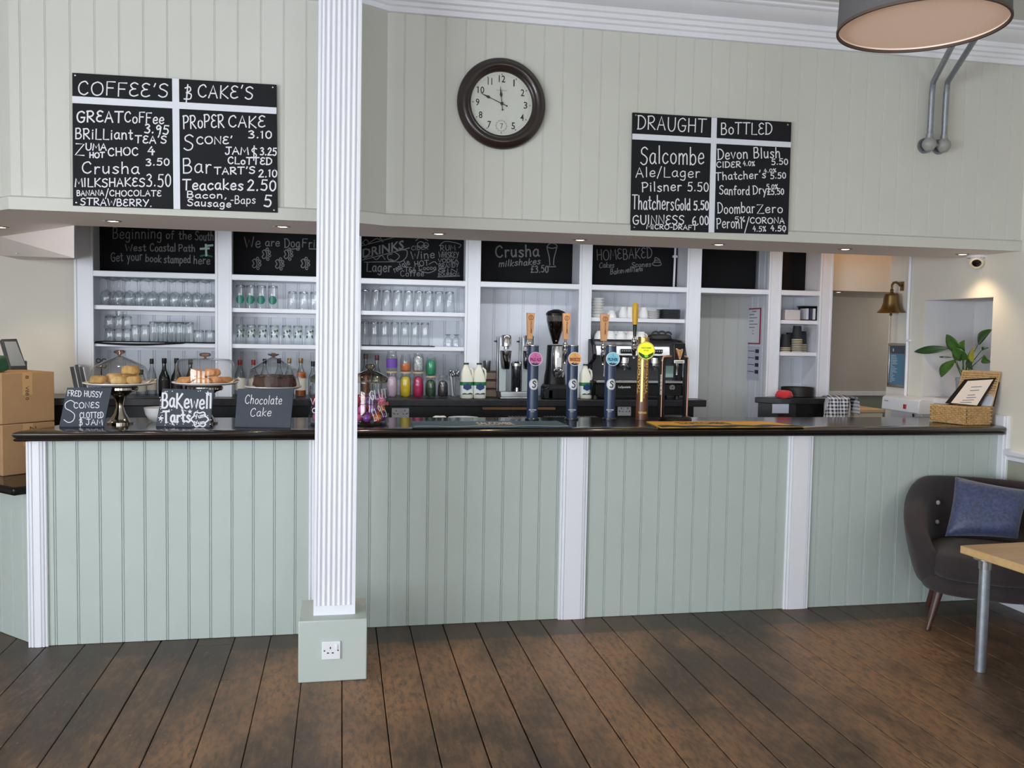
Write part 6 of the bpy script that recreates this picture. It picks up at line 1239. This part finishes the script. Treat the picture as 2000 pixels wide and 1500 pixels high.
part('reflection_panel', MB().box(XY(1297, y0, 725), XY(1326, y0, 725), y0 + .112, y0 + .118, z_(738), z_(715)), mat('pale_green_reflection', (150, 180, 178), .2, coat=.5), t, smooth=0)  # green-white reflection on the machine, painted as a pale panel
mb = MB(); letters(mb, 'LaSpaziale', lambda u, v: (u, y0 - .0206, v), XY(1206, y0, 757), z_(759), XY(1230, y0, 757) - XY(1206, y0, 757), z_(753.5) - z_(759), bold=.02); part('brand_lettering', mb, mat('pale_lettering', (206, 206, 206), .5), t, smooth=0)
mb = MB(); f = lambda u, v: (u, y0 - .0208, v); xe, ze = XY(1311, y0, 756), z_(756); ribbons(mb, [ring(xe, ze, .018, .018, 20, -1, 4.1), ring(xe, ze, .008, .012, 14)], .003, f); part('round_emblem', mb, mat('pale_lettering', (206, 206, 206), .5), t, smooth=0)
# cups warming on top of the machine
def cup(name, r, h, group, hand=True, m=CHINA):
    t = thing(name, '', 'cup', (0, 0, 0), group=group); part('bowl', MB().lathe([(r, 0), (r * .98, .003), (r * .9, h * .45), (r * .62, h * .86), (r * .56, h * .9), (r * .56, h), (r * .5, h), (0, h * .93)], 24, caps=False), m, t, smooth=60, local=True)
    if hand: part('handle', MB().tube([(r * .90, 0, h * .25), (r * 1.35, 0, h * .22), (r * 1.42, 0, h * .5), (r * 1.1, 0, h * .72), (r * .74, 0, h * .72)], .004, 7), m, t, smooth=60, local=True)
    return t
def place(proto, lst, group):
    for i, (p, rz, lb) in enumerate(lst):
        if not proto.get('placed'): proto.location = p; proto.rotation_euler = (0, 0, rz); proto['label'] = lb; proto['group'] = group; proto['placed'] = 1
        else: dup(proto, p, rz, lb, group)
wc = cup('coffee_cup', .046, .062, 'cups on the espresso machine'); zt = z_(664) + .001; q = random.Random(2); L_ = []
for r_, (yy, xs) in enumerate(((y0 + .125, (1172, 1192, 1212, 1232, 1252)), (y0 + .225, (1182, 1202, 1222, 1242)))):
    for i, px in enumerate(xs): L_.append(((XY(px, yy, 655), yy, zt), q.uniform(0, 6.2), 'white cup upside down on the espresso machine, %s from the left in the %s row' % (nth[i], ('front', 'back')[r_])))
place(wc, L_, 'cups on the espresso machine')
bx_ = thing('burner_holder', 'black curly plastic cup holder on the right top of the espresso machine', 'holder', (XY(1290, y0 + .16, 655), y0 + .16, zt)); xx = XY(1290, y0 + .16, 655)
part('tray', lump(.095, .06, .045, seed=6, rough=.08).rot(Matrix.Translation((xx, y0 + .16, zt))), mat('dark_grey_rubber', (44, 42, 42), .6), bx_, smooth=60)
for k, (dx, r) in enumerate(((-.05, .030), (.0, .032), (.05, .026))): part('loop', MB().tube([(xx + dx + r * cos(a), y0 + .13, zt + .040 + r * .8 * sin(a)) for a in [pi * i / 10 for i in range(11)]], .007, 8), mat('dark_grey_rubber', (44, 42, 42), .6), bx_, smooth=60)
# ---- crockery on the shelf of the fifth bay
Z5 = 1.777; ys = FY + .10
bw_ = thing('bowl', '', 'bowl', (0, 0, 0)); OFF[bw_.name] = Vector((0, 0, 0)); part('bowl_body', MB().lathe([(.030, 0), (.034, .004), (.052, .020), (.053, .024), (.05, .022), (.03, .008), (0, .007)], 28, caps=False), CHINA, bw_, smooth=60, local=True)
place(bw_, [((XY(1166.5, ys, 600), ys, Z5 + EPS + k * .0205), 0, 'white bowl in the left stack on the crockery shelf, %s from the bottom' % nth[k]) for k in range(7)], 'white bowls stacked on the crockery shelf')
sc_ = cup('coffee_cup', .040, .055, None); place(sc_, [((XY(1194, ys, 610), ys, Z5 + EPS), 2.5, 'white cup upside down beside the bowl stack on the crockery shelf'), ((XY(1210, ys + .08, 610), ys + .08, Z5 + EPS), .6, 'white cup upside down set back behind the cream jug')], 'white cups on the crockery shelf')
jg = thing('cream_jug', '', 'jug', (0, 0, 0)); part('jug_body', MB().lathe([(.030, 0), (.034, .004), (.036, .03), (.026, .07), (.029, .085), (.027, .085), (.024, .07), (0, .01)], 24, caps=False), CHINA, jg, smooth=60, local=True); part('handle', MB().tube([(.027, 0, .075), (.052, 0, .070), (.054, 0, .04), (.034, 0, .02)], .004, 7), CHINA, jg, local=True)
place(jg, [((XY(1217, ys, 610), ys, Z5 + EPS), .2, 'white cream jug left of the yellow tap handle'), ((XY(1231, ys, 610), ys, Z5 + EPS), .3, 'white cream jug just behind the yellow tap handle'), ((XY(1257, ys, 610), ys, Z5 + EPS), 2.6, 'white cream jug right of the yellow tap handle')], 'white cream jugs on the crockery shelf')
sp = thing('saucer', '', 'plate', (0, 0, 0)); part('saucer_body', MB().lathe([(.026, 0), (.03, .003), (.056, .009), (.056, .011), (.028, .006), (0, .005)], 28, caps=False), CHINA, sp, smooth=60, local=True)
place(sp, [((XY(1275, ys, 610), ys, Z5 + EPS + k * .0085), 0, 'white saucer in the stack left of the black box, %s from the bottom' % nth[k]) for k in range(7)], 'white saucers stacked on the crockery shelf')
bp_ = MB()
pk = thing('slate_plate', '', 'plate', (0, 0, 0)); part('plate_body', MB().box(-.068, .068, -.08, .08, 0, .0095), mat('black_slate_plate', (34, 35, 40), .7), pk, bevel=.002, local=True)
place(pk, [((XY(1305, ys, 610), ys, Z5 + EPS + k * .0105), (k % 3 - 1) * .02, 'square black slate plate in the stack right of the saucers, %s from the bottom' % nth[k]) for k in range(7)], 'black slate plates stacked on the crockery shelf')
# ---- bay seven: leaflets, takeaway cups, tray, red cloth
x0, x1 = XY(1566, FY + .1, 610), XY(1590, FY + .1, 610); z = 1.788 + EPS; t = thing('leaflet_holder', 'black box holder of leaflets on the top shelf of the narrow right bay', 'holder', ((x0 + x1) / 2, FY + .1, z)); zt = ony(1580, 600, FY + .1).z
part('holder', MB().box(x0, x1, FY + .05, FY + .16, z, z + .008).box(x1 - .006, x1, FY + .05, FY + .16, z, zt).box(x0, x1, FY + .154, FY + .16, z, zt).box(x0 - .012, x1, FY + .05, FY + .16, zt, zt + .008), BLK, t, bevel=.002)
for k in range(3): lf = part('leaflet', MB().box(x0 + .012 + k * .03, x0 + .032 + k * .03, FY + .052, FY + .15, z + .008, zt - .012), mat('pale_leaflet_%d' % k, ((206, 206, 216), (60, 56, 84), (216, 214, 212))[k], .6), t, smooth=0)
x0, x1 = XY(1528, FY + .1, 610), XY(1558, FY + .1, 610); solo('plastic_tub', MB().box(x0, x1, FY + .05, FY + .18, z, ony(1540, 605, FY + .1).z), mat('pinkish_clear_plastic', (206, 196, 196), .3), 'pinkish clear plastic tub left of the leaflet holder', 'tub', bevel=.008)
z = 1.538 + EPS; pc = thing('takeaway_cup', '', 'paper cup', (0, 0, 0)); part('cup_wall', MB().lathe([(.040, 0), (.042, .003), (.040, .008), (.031, .112), (.029, .112), (0, .108)], 26, caps=False), mat('black_paper_cup', (36, 38, 40), .7), pc, smooth=40, local=True); part('pale_rim', MB().lathe([(.0385, .001), (.0425, .0), (.0432, .004), (.0415, .0075)], 26, caps=False), mat('pale_cup_rim', (196, 184, 160), .7), pc, smooth=40, local=True)
L_ = [((XY(1556.5, FY + .08, 660), FY + .08, z + k * .0135), 0, 'black takeaway cup in the tall front stack, %s from the bottom' % nth[k]) for k in range(8)]
place(pc, L_, 'takeaway cups, tall front stack')
place(pc, [((XY(1534, FY + .08, 660), FY + .08, z + k * .0135), 0, 'black takeaway cup in the short stack left of the tall one, %s from the bottom' % nth[k]) for k in range(3)], 'takeaway cups, short left stack')
place(pc, [((XY(1543, FY + .18, 660), FY + .18, z + k * .0135), 0, 'black takeaway cup in the rear stack behind the others, %s from the bottom' % nth[k]) for k in range(4)], 'takeaway cups, rear stack')
place(pc, [((XY(1566, FY + .18, 660), FY + .18, z + k * .0135), 0, 'black takeaway cup in the rear right stack, %s from the bottom' % nth[k]) for k in range(5)], 'takeaway cups, rear right stack')
yt = FY - .04; xt = XY(1562, yt + .06, 765); rt = .125
solo('round_tray', MB().lathe([(rt - .01, 0), (rt, .004), (rt, .072), (rt - .004, .074), (rt - .006, .07), (rt - .008, .012), (0, .010)], 48, (xt, yt + .10, ZW2 + EPS), caps=False), mat('black_brown_tray', (34, 28, 26), .5), 'round black deep tray on the small corner worktop', 'tray', smooth=50)
xr_ = XY(1530, FY - .10, 770); solo('red_cloth', lump(.066, .05, .056, n=28, seed=12, rough=.16).rot(Matrix.Translation((xr_, FY - .10, ZW2 + EPS))), mat('red_cloth', (206, 44, 52), .9, var=.15, vs=30, sheen=.3), 'crumpled red cloth on the corner worktop in front of the round tray', 'cloth', smooth=70)
yp = 1.365; solo('paper_note', MB().box(XY(1508, 1.33, 799), XY(1540, 1.33, 799), 1.326, 1.330, ony(1525, 807, 1.33).z, ony(1525, 789, 1.33).z), mat('bluish_paper', (196, 198, 216), .6), 'white paper note taped on the front of the corner worktop', 'note', smooth=0)
# ---- under the back worktop: sockets, plates, drawer board, steel bench with dishes
zsk = ony(783, 817, 1.44).z; x0, x1 = XY(765, 1.44, 809), XY(799, 1.44, 809); socket((x0 + x1) / 2, 1.44, zsk, x1 - x0, .075, 'grey double socket on the black cupboard under the back worktop', True)
x0, x1 = XY(942, 1.40, 795), XY(1084, 1.40, 795); solo('drawer_board', MB().box(x0, x1, 1.385, 1.44, ony(1000, 800.5, 1.385).z, WT - .056), mat('plain_wood_board', (150, 108, 74), .6, var=.12, vs=6), 'plain wooden board fixed under the front of the back worktop', 'board', bevel=.003)
bench = thing('steel_bench', 'narrow steel bench behind the bar carrying dishes', 'bench', (1.6, .72, 0)); BZ = 1.045
part('bench_top', MB().box(.3, 3.0, .60, .86, BZ - .03, BZ), STEEL, bench, bevel=.004)
for x in (.34, 2.96):
    for y_ in (.63, .83): part('leg', MB().box(x - .018, x + .018, y_ - .018, y_ + .018, .005, BZ - .03), STEEL, bench, smooth=0)
pt = thing('dinner_plate', '', 'plate', (0, 0, 0)); part('plate_body', MB().lathe([(.045, 0), (.05, .004), (.098, .013), (.099, .016), (.05, .008), (0, .007)], 36, caps=False), mat('grey_white_china', (186, 190, 194), .3), pt, smooth=60, local=True)
place(pt, [((XY(905, .75, 815), .75, BZ + EPS + k * .0095), 0, 'pale plate in the low stack behind the blue bar runner, %s from the bottom' % nth[k]) for k in range(5)], 'pale plates stacked behind the bar')
solo('white_dishcloth', lump(.05, .04, .062, n=22, seed=15, rough=.14).rot(Matrix.Translation((XY(859, .75, 815), .75, BZ + EPS))), mat('white_cloth', (206, 206, 210), .9), 'crumpled white dishcloth left of the pale plates behind the bar', 'cloth', smooth=70)
TIN = mat('tin_grey', (120, 122, 124), .35, .8)
for i, (px, lb) in enumerate(((1018, 'dark slatted drip tray left of the pink badge font'), (1088, 'dark slatted drip tray between the pink and orange badge fonts'), (1150, 'dark slatted drip tray between the orange and blue badge fonts'))):
    x = XY(px, .72, 815); t = thing('drip_tray', lb, 'drip tray', (x, .72, BZ + EPS), group='drip trays behind the beer fonts'); part('pan', MB().box(x - .075, x + .075, .63, .82, BZ + EPS, BZ + .052), BLKM, t, bevel=.004); mb = MB()
    for k in range(7): mb.box(x - .068 + k * .021, x - .060 + k * .021, .635, .815, BZ + .053, BZ + .058)
    part('slats', mb, TIN, t, smooth=0)
# white double socket right of the pilsner font, low on the cupboard
zsk = ony(1218, 812, 1.44).z; x0, x1 = XY(1206, 1.44, 803), XY(1232, 1.44, 803); socket((x0 + x1) / 2, 1.44, zsk, x1 - x0, .075, 'grey double socket on the black cupboard right of the pale blue badge font', True)
# ================================================================== left end: boxes, till, menu cards
CARD = mat('brown_cardboard', (172, 136, 98), .85, var=.05, vs=8); CARDT = mat('packing_tape', (196, 158, 112), .35)
e0 = Vector((-1.79, .28, .828)); dv = Vector((.69, .72, 0)).normalized(); nv = Vector((-dv.y, dv.x, 0))
def px_of(p): q_ = Vector(p) - CPOS; return 1000 + FPX * q_.dot(AXR) / q_.dot(AXF)
sw_ = .1
while px_of(e0 + dv * sw_) < 107 and sw_ < 1: sw_ += .004
bh = (ony(8, 728, .28).z - .828) / 2
def carton(z, label, marks):
    t = thing('cardboard_box', label, 'box', tuple(e0 + dv * sw_ / 2 + nv * .15 + Vector((0, 0, z - .828))), group='cardboard boxes on the side counter')
    P = [e0, e0 + dv * sw_, e0 + dv * sw_ + nv * .32, e0 + nv * .32]; part('carton', MB().prism([(p.x, p.y) for p in P], z + .001, z + bh - .002), CARD, t, bevel=.004)
    q0 = e0 + dv * (sw_ * .48) - nv * .0008; w = .028
    mb = MB(); mb.add([tuple(q0 + dv * a + Vector((0, 0, b))) for a, b in ((-w, z - .828 + bh * .55), (w, z - .828 + bh * .55), (w, z - .828 + bh - .004), (-w, z - .828 + bh - .004))], [(0, 1, 2, 3)]); part('tape', mb, CARDT, t, smooth=0)
    f = lambda u, v: tuple(q0 - nv * .0008 + dv * v + Vector((0, 0, z - .828 + u)))
    mb = MB()
    for (s, a, b, c, d) in marks: letters(mb, s, lambda u, v: f(bh * .95 - u, v), bh * .95 - a, b, c, d)
    part('printed_marks', mb, mat('brown_print', (84, 56, 40), .7), t, smooth=0)
carton(.828, 'lower brown cardboard box on the side counter at the left', [("Z4", bh * .93, .01, .05, .035)])
carton(.828 + bh, 'upper brown cardboard box stacked beside the till at the left', [("8", bh * .93, -.012, .018, .02), ("V88 0", bh * .72, -.012, .075, .02)])
# till
y = .92; p0 = ony(22, 727, y); n = Vector((.55, -.75, .40)).normalized()
cor = [(2, 662), (33, 661), (56, 727), (22, 729)]; a = [onp(*c, p0, n) for c in cor]; b = [p - n * .035 for p in a]
t = thing('till', 'grey tilted touch screen till behind the cardboard boxes', 'till', (p0.x, p0.y, .829))
part('screen_case', MB().loft([[tuple(p) for p in b], [tuple(p) for p in a]]), mat('dark_grey_case', (58, 62, 70), .4), t, bevel=.004)
mb = MB(); mb.add([tuple(onp(*c, p0 + n * .0008, n)) for c in ((8, 667), (31, 667), (50, 714), (21, 715))], [(0, 3, 2, 1)]); part('screen', mb, mat('grey_screen', (150, 156, 160), .25), t, smooth=0)
c = sum(b, Vector()) / 4; part('stand', MB().box(c.x - .09, c.x + .05, c.y + .0, c.y + .10, .829, c.z - .02).box(c.x - .13, c.x + .09, c.y - .06, c.y + .16, .829, .85), BLK, t, bevel=.006)
part('keypad', MB().obox(p0 + Vector((.07, -.03, -.012)), (.05, 0, 0), (0, .03, .01), (0, -.002, .006)), mat('grey_keypad', (106, 108, 110), .5), t)
g0 = ony(8, 712, .70); solo('green_bag', lump(.055, .05, .085, n=24, seed=31, rough=.16).rot(Matrix.Translation((g0.x - .02, .64, .828 + 2 * bh + .001)) if 0 else Matrix.Translation((e0 + nv * .105 + dv * .03).to_tuple()[:2] + (.828 + 2 * bh + .001,))), mat('dark_green_fabric', (24, 70, 46), .8, var=.4, vs=20, sheen=.2), 'dark green crumpled bag on the boxes at the left picture edge', 'bag', smooth=70)
# menu cards at the left end of the back worktop
for k, (xa, ya, xb, lb) in enumerate(((141, 716, 150, 'black menu card with white edge leaning by the left post, leftmost of three'), (151, 712, 159, 'black menu card with white edge leaning by the left post, middle of three'), (159, 716, 167, 'black menu card with white edge leaning by the left post, nearest the scones'))):
    y = 1.43 - .012 * k; X0, X1 = XY(xa, y, 730), XY(xb, y, 730); zt = ony(xa, ya, y).z; t = thing('menu_card', lb, 'menu', ((X0 + X1) / 2, y, WT + EPS), group='black menu cards at the left of the back worktop')
    lean = .035; part('card', MB().loft([[(X0 + lean, y - .05, WT + EPS), (X1 + lean, y - .05, WT + EPS), (X1 + lean, y + .04, WT + EPS), (X0 + lean, y + .04, WT + EPS)], [(X0, y - .05, zt), (X1 - .004, y - .05, zt), (X1 - .004, y + .04, zt), (X0, y + .04, zt)]]), BLK, t, smooth=0)
    part('white_edge', MB().loft([[(X1 + lean, y - .051, WT + EPS), (X1 + lean + .007, y - .051, WT + EPS), (X1 + lean + .007, y + .04, WT + EPS), (X1 + lean, y + .04, WT + EPS)], [(X1 - .004, y - .051, zt), (X1 + .003, y - .051, zt), (X1 + .003, y + .04, zt), (X1 - .004, y + .04, zt)]]), CHINA, t, smooth=0)
xo, yo = XY(162, 1.60, 720), 1.64; xo = max(xo, PX[0][1] + .01); zo = ony(162, 704, 1.6).z; t = thing('wire_ornament', 'dark wire ornament of looped petals above the menu cards', 'ornament', (xo, yo, WT + EPS))
part('stem', MB().tube([(xo, yo, WT + EPS), (xo, yo, zo - .03)], .004, 6).lathe([(.03, 0), (.028, .006), (0, .008)], 16, (xo, yo, WT + EPS)), BLK, t)
for k in range(4): cx = xo + (.018 if k % 2 else -.018); cz = zo - .02 + (.018 if k < 2 else -.018); part('petal', MB().tube([(cx + .014 * cos(a_), yo, cz + .014 * sin(a_)) for a_ in [2 * pi * i / 12 for i in range(13)]], .0035, 6), mat('pewter', (120, 112, 106), .3, .9), t, smooth=60)

# ================================================================== right end behind the bar: heater, cupboard, towel
XH = WX - .15; ya = .62; zt = onx(1727, 772, XH).z; yb = onx(1723, 790, XH).y; yb = min(yb, 1.2)
ht = thing('wall_heater', 'long white wall heater with a red switch under the framed notice', 'heater', (WX - .08, (ya + yb) / 2, 1.0))
part('casing', MB().loft([[(WX - .002, y, 1.13), (XH, y, 1.13), (XH - .006, y, 1.14), (XH, y, zt - .012), (XH + .02, y, zt), (WX - .002, y, zt + .004)] for y in (ya, yb)]), SOCK, ht, bevel=.003)
part('lower_panel', MB().box(WX - .11, WX - .002, ya + .02, yb - .05, .96, 1.13), mat('white_panel', (214, 214, 218), .4), ht, bevel=.004)
ys = onx(1769, 794, XH).y; zs2 = onx(1769, 794, XH).z; part('red_switch', MB().box(XH - .014, XH - .002, ys - .012, ys + .012, zs2 - .016, zs2 + .016), mat('red_rocker', (170, 36, 40), .35), ht, bevel=.002)
mb = MB(); yl = yb - .03; letters(mb, 'heater', lambda u, v: (XH - .0072, yl - u, zt - .045 + v), 0, 0, .06, .014) if 0 else mb.add([(XH - .0064, yl - a, zt - .04 + b) for a, b in ((0, 0), (.05, 0), (.05, .008), (0, .008))], [(0, 1, 2, 3)]); part('badge_stripe', mb, mat('pink_grey_print', (186, 150, 160), .5), ht, smooth=0)
yc2 = onx(1783, 813, XH + .02).y; part('cable', MB().tube([(XH + .02, yc2, 1.128), (XH + .02, yc2 - .01, 1.08), (XH + .03, yc2 - .03, .98)], .006, 8), BLK, ht)
y = 1.95; x0, x1 = XY(1668, y, 808), XY(1724, y, 808); zt = ony(1700, 799, y).z
cb = thing('cream_cupboard', 'low cream cupboard with pale wooden top in the passage', 'cupboard', ((x0 + x1) / 2, y + .2, 0)); x1 = min(x1, x0 + .4)
part('cupboard_body', MB().box(x0, x1, y, y + .4, 0.001, zt - .03), mat('cream_paint_cupboard', (222, 212, 190), .5), cb, bevel=.004); part('wooden_top', MB().box(x0 - .01, x1 + .01, y - .012, y + .4, zt - .03, zt), mat('pale_wood_top', (212, 182, 142), .5, var=.08, vs=6), cb, bevel=.004)
def gingham():
    m = bpy.data.materials.new('blue_gingham'); m.use_nodes = True; nt = m.node_tree; b = nt.nodes['Principled BSDF']; N = nt.nodes.new; L = nt.links.new
    tc = N('ShaderNodeTexCoord'); sp = N('ShaderNodeSeparateXYZ'); L(tc.outputs['Object'], sp.inputs[0]); o = []
    for ax in (0, 2):
        a_ = N('ShaderNodeMath'); a_.operation = 'MULTIPLY'; a_.inputs[1].default_value = 38; L(sp.outputs[ax], a_.inputs[0]); fr = N('ShaderNodeMath'); fr.operation = 'FRACT'; L(a_.outputs[0], fr.inputs[0]); g = N('ShaderNodeMath'); g.operation = 'GREATER_THAN'; g.inputs[1].default_value = .5; L(fr.outputs[0], g.inputs[0]); o.append(g)
    ad = N('ShaderNodeMath'); ad.operation = 'ADD'; L(o[0].outputs[0], ad.inputs[0]); L(o[1].outputs[0], ad.inputs[1]); hf = N('ShaderNodeMath'); hf.operation = 'MULTIPLY'; hf.inputs[1].default_value = .5; L(ad.outputs[0], hf.inputs[0])
    mx = N('ShaderNodeMix'); mx.data_type = 'RGBA'; mx.inputs[6].default_value = col((216, 214, 214)); mx.inputs[7].default_value = col((28, 34, 70)); L(hf.outputs[0], mx.inputs[0]); L(mx.outputs[2], b.inputs[0]); b.inputs['Roughness'].default_value = .9; return m
y = 1.12; xc = XY(1648, y, 800); zt = ony(1648, 778, y).z; bn = thing('white_bin', 'tall white swing bin under the checked towel behind the bar', 'bin', (xc, y + .09, .005))
part('bin_body', MB().loft([[(xc + s * a_, y + .09 + s * b_, z) for a_, b_ in [(.095 * cos(k) * (1 if abs(cos(k)) > .0 else 1), .10 * sin(k)) for k in [2 * pi * i / 28 for i in range(28)]]] for z, s in ((.005, .9), (zt - .05, 1), (zt - .015, .92), (zt - .003, .6), (zt, .1))]), SOCK, bn, smooth=50)
def drape(u, v):
    w = (u - .5) * 2; s = (v - .12) * .36     # u across, v from the back over the top to the front hem
    q_ = .085 * w
    if v < .3: px_, py_2, pz = xc - .045 + q_ * 1.0, y + .10 - .0 - (v / .3) * .09, zt + .006 + .010 * sin(pi * v / .3)
    else: k = (v - .3) / .7; px_, py_2, pz = xc - .045 - .050 * k + q_ * (1 + .25 * k), y - .018 - .02 * k - .012 * sin(3.2 * w + 1) * k, zt + .004 - .19 * k
    return (px_, py_2 + .006 * sin(7 * w) * (v > .3), pz + .004 * sin(9 * w))
t = thing('tea_towel', 'blue and white checked tea towel draped over the white bin', 'towel', (xc - .05, y - .02, zt - .19)); GING = gingham()
part('front_fold', MB().grid(drape, 20, 24), GING, t, smooth=70, solid=.003)
part('side_fold', MB().grid(lambda u, v: (xc + .055 + .05 * sin(pi * .5 * min(1, v * 2)) + .012 * v + .006 * sin(8 * u), y - .015 + .16 * u - .01, zt + .010 - .16 * max(0, v - .25) + .004 * sin(6 * u) - .012 * v), 12, 16), GING, t, smooth=70, solid=.003)

# ================================================================== armchair with cushion, low table
FAB = mat('charcoal_wool', (56, 49, 50), .95, var=.14, vs=160, bump=.5, bs=420, sheen=.15, spec=.2)
ac = thing('tub_armchair', 'charcoal upholstered tub armchair with splayed wooden legs in the corner', 'armchair', (3.665, -.435, 0), radians(-36))
SM = lambda x: max(0, min(1, x)) ** 2 * (3 - 2 * max(0, min(1, x)))
rings = []; NST = 44; P0, P1 = radians(-52), radians(232)
for i in range(NST + 1):
    ph = P0 + (P1 - P0) * i / NST; dvn = abs(math.degrees(ph) - 90); k = SM((dvn - 45) / 97); e_ = SM((dvn - 118) / 24)
    zr = .815 - .30 * k - .06 * e_; th = .075 + .04 * SM((dvn - 30) / 60)
    c_, s_ = cos(ph), sin(ph); sx = (abs(c_) ** .8) * (1 if c_ > 0 else -1); sy = (abs(s_) ** .8) * (1 if s_ > 0 else -1)
    flat = 1 - .10 * e_
    def P(r, z): return (sx * r * 1.03 * flat, sy * r * .94 * flat, z)
    ro, rb = .435, .335
    h = zr - .235; tip = th * (1 - .35 * e_)
    sec = [P(rb - .02, .235), P(rb + .015, .245), P(rb + .045, .235 + h * .25), P(rb + .078, .235 + h * .55), P(ro - .006, zr - .075), P(ro, zr - .035), P(ro - .018, zr - .008), P(ro - tip * .5, zr), P(ro - tip + .01, zr - .014), P(ro - tip - .012, zr - .05), P(ro - tip - .03, .235 + h * .55), P(ro - tip - .055, .36), P(ro - tip - .06, .30), P(rb - .08, .24)]
    rings.append(sec)
part('tub_shell', MB().loft(rings), FAB, ac, smooth=70, local=True, sub=1)
def pad(rx, ry, z0, z1, cy, n=40, e=.62, top=.02):
    def rg(s, z): return [(rx * s * abs(cos(a)) ** e * (1 if cos(a) > 0 else -1), cy + ry * s * abs(sin(a)) ** e * (1 if sin(a) > 0 else -1), z) for a in [2 * pi * i / n for i in range(n)]]
    return MB().loft([rg(.9, z0), rg(.98, z0 + .012), rg(1, z0 + .04), rg(1, z1 - .045), rg(.97, z1 - .015), rg(.88, z1), rg(.5, z1 + top), rg(.05, z1 + top * 1.3)])
part('seat_base', pad(.335, .34, .225, .325, -.015, top=0), FAB, ac, smooth=60, local=True)
part('seat_cushion', pad(.300, .325, .318, .455, -.045), FAB, ac, smooth=60, local=True)
LEGW = mat('dark_walnut_leg', (70, 42, 32), .4, var=.2, vs=10, stretch=(8, 8, 1))
ac.scale = (.97, .97, 1)
for sx, sy in ((-1, -1), (1, -1), (-1, 1), (1, 1)): part('leg', MB().tube([(sx * .23, sy * .20 - .01, .235), (sx * .285, sy * .255 - .01, .0015)], [.026, .014], 14), LEGW, ac, local=True)
BTN = mat('pale_button_fabric', (176, 172, 168), .8)
for ph_, z in ((138, .66), (138, .54), (90, .66), (90, .54), (42, .66), (42, .54)):
    a = radians(ph_); r = .435 - .075 - .022; p = Vector((cos(a) * r * 1.0, sin(a) * r * .94, z)); n_ = Vector((-cos(a), -sin(a), .1)).normalized(); u_ = n_.cross(Vector((0, 0, 1))).normalized(); part('button', MB().lathe([(.013, -.004), (.014, .004), (.009, .010), (0, .012)], 16, p, axis=(u_, n_.cross(u_), n_)), BTN, ac, local=True)
# scatter cushion
p0 = ony(1848, 1047, -.42); n = Vector((-.40, -.80, .36)).normalized(); cor = [onp(*c, p0, n) for c in ((1866, 931), (2012, 958), (1988, 1052), (1846, 1047))]
def cush(sgn):
    def f(u, v):
        a = cor[0].lerp(cor[1], u).lerp(cor[3].lerp(cor[2], u), v); e_ = (1 - (2 * u - 1) ** 4) * (1 - (2 * v - 1) ** 4); ctr = sum(cor, Vector()) / 4; pin = .05 * ((1 - abs(2 * u - 1) ** 2) * abs(2 * v - 1) ** 3 + (1 - abs(2 * v - 1) ** 2) * abs(2 * u - 1) ** 3)
        return tuple(a + (ctr - a) * pin + n * sgn * (.062 * e_ ** .6 + .002))
    return f
mb = MB().grid(cush(1), 24, 18); g2 = MB().grid(cush(-1), 24, 18); o_ = len(mb.v); mb.v += g2.v; mb.f += [tuple(i + o_ for i in f_[::-1]) for f_ in g2.f]; mb.m += g2.m
idx = lambda j, i: j * 25 + i; per = [idx(0, i) for i in range(25)] + [idx(j, 24) for j in range(1, 19)] + [idx(18, i) for i in range(23, -1, -1)] + [idx(j, 0) for j in range(17, 0, -1)]
for k in range(len(per)): a, b = per[k], per[(k + 1) % len(per)]; mb.f.append((b, a, a + o_, b + o_)); mb.m.append(0)
solo('scatter_cushion', mb, mat('navy_sequin_fabric', (44, 50, 74), .45, var=.85, vs=62, bump=.7, bs=90, sheen=.3), 'navy blue shimmering scatter cushion leaning in the charcoal armchair', 'cushion', smooth=80)
# low table on galvanised pipe legs
TZ = .62; pc_ = onz(1875, 1065, TZ); an = radians(4); u1 = Vector((cos(an), sin(an), 0)); v1 = Vector((sin(an), -cos(an), 0)); TW, TD = .95, .62
OAK = mat('lacquered_oak', (204, 166, 116), .4, var=.12, vs=4, stretch=(1, 9, 9), coat=.15)
tb = thing('low_table', 'low oak table top on galvanised pipe legs at the right picture edge', 'table', tuple((pc_ + u1 * TW / 2 + v1 * TD / 2).xy) + (0,))
Pt = [pc_, pc_ + u1 * TW, pc_ + u1 * TW + v1 * TD, pc_ + v1 * TD]; part('table_top', MB().prism([(p.x, p.y) for p in Pt], TZ - .040, TZ), OAK, tb, bevel=.005)
lg = onz(1914, 1311, 0); l0_ = (lg - pc_); a_, b_ = l0_.dot(u1), l0_.dot(v1); a_ = max(a_, .06); b_ = max(b_, .06)
for ka in (a_, TW - a_):
    for kb in (b_, TD - b_):
        p = pc_ + u1 * ka + v1 * kb; lgp = part('leg', MB().lathe([(.026, .001), (.026, TZ - .046)], 20, (p.x, p.y, 0)), GALV, tb); part('flange', MB().lathe([(.030, TZ - .10), (.031, TZ - .06), (.055, TZ - .052), (.055, TZ - .041), (0, TZ - .041)], 24, (p.x, p.y, 0), caps=False), STEEL, lgp)
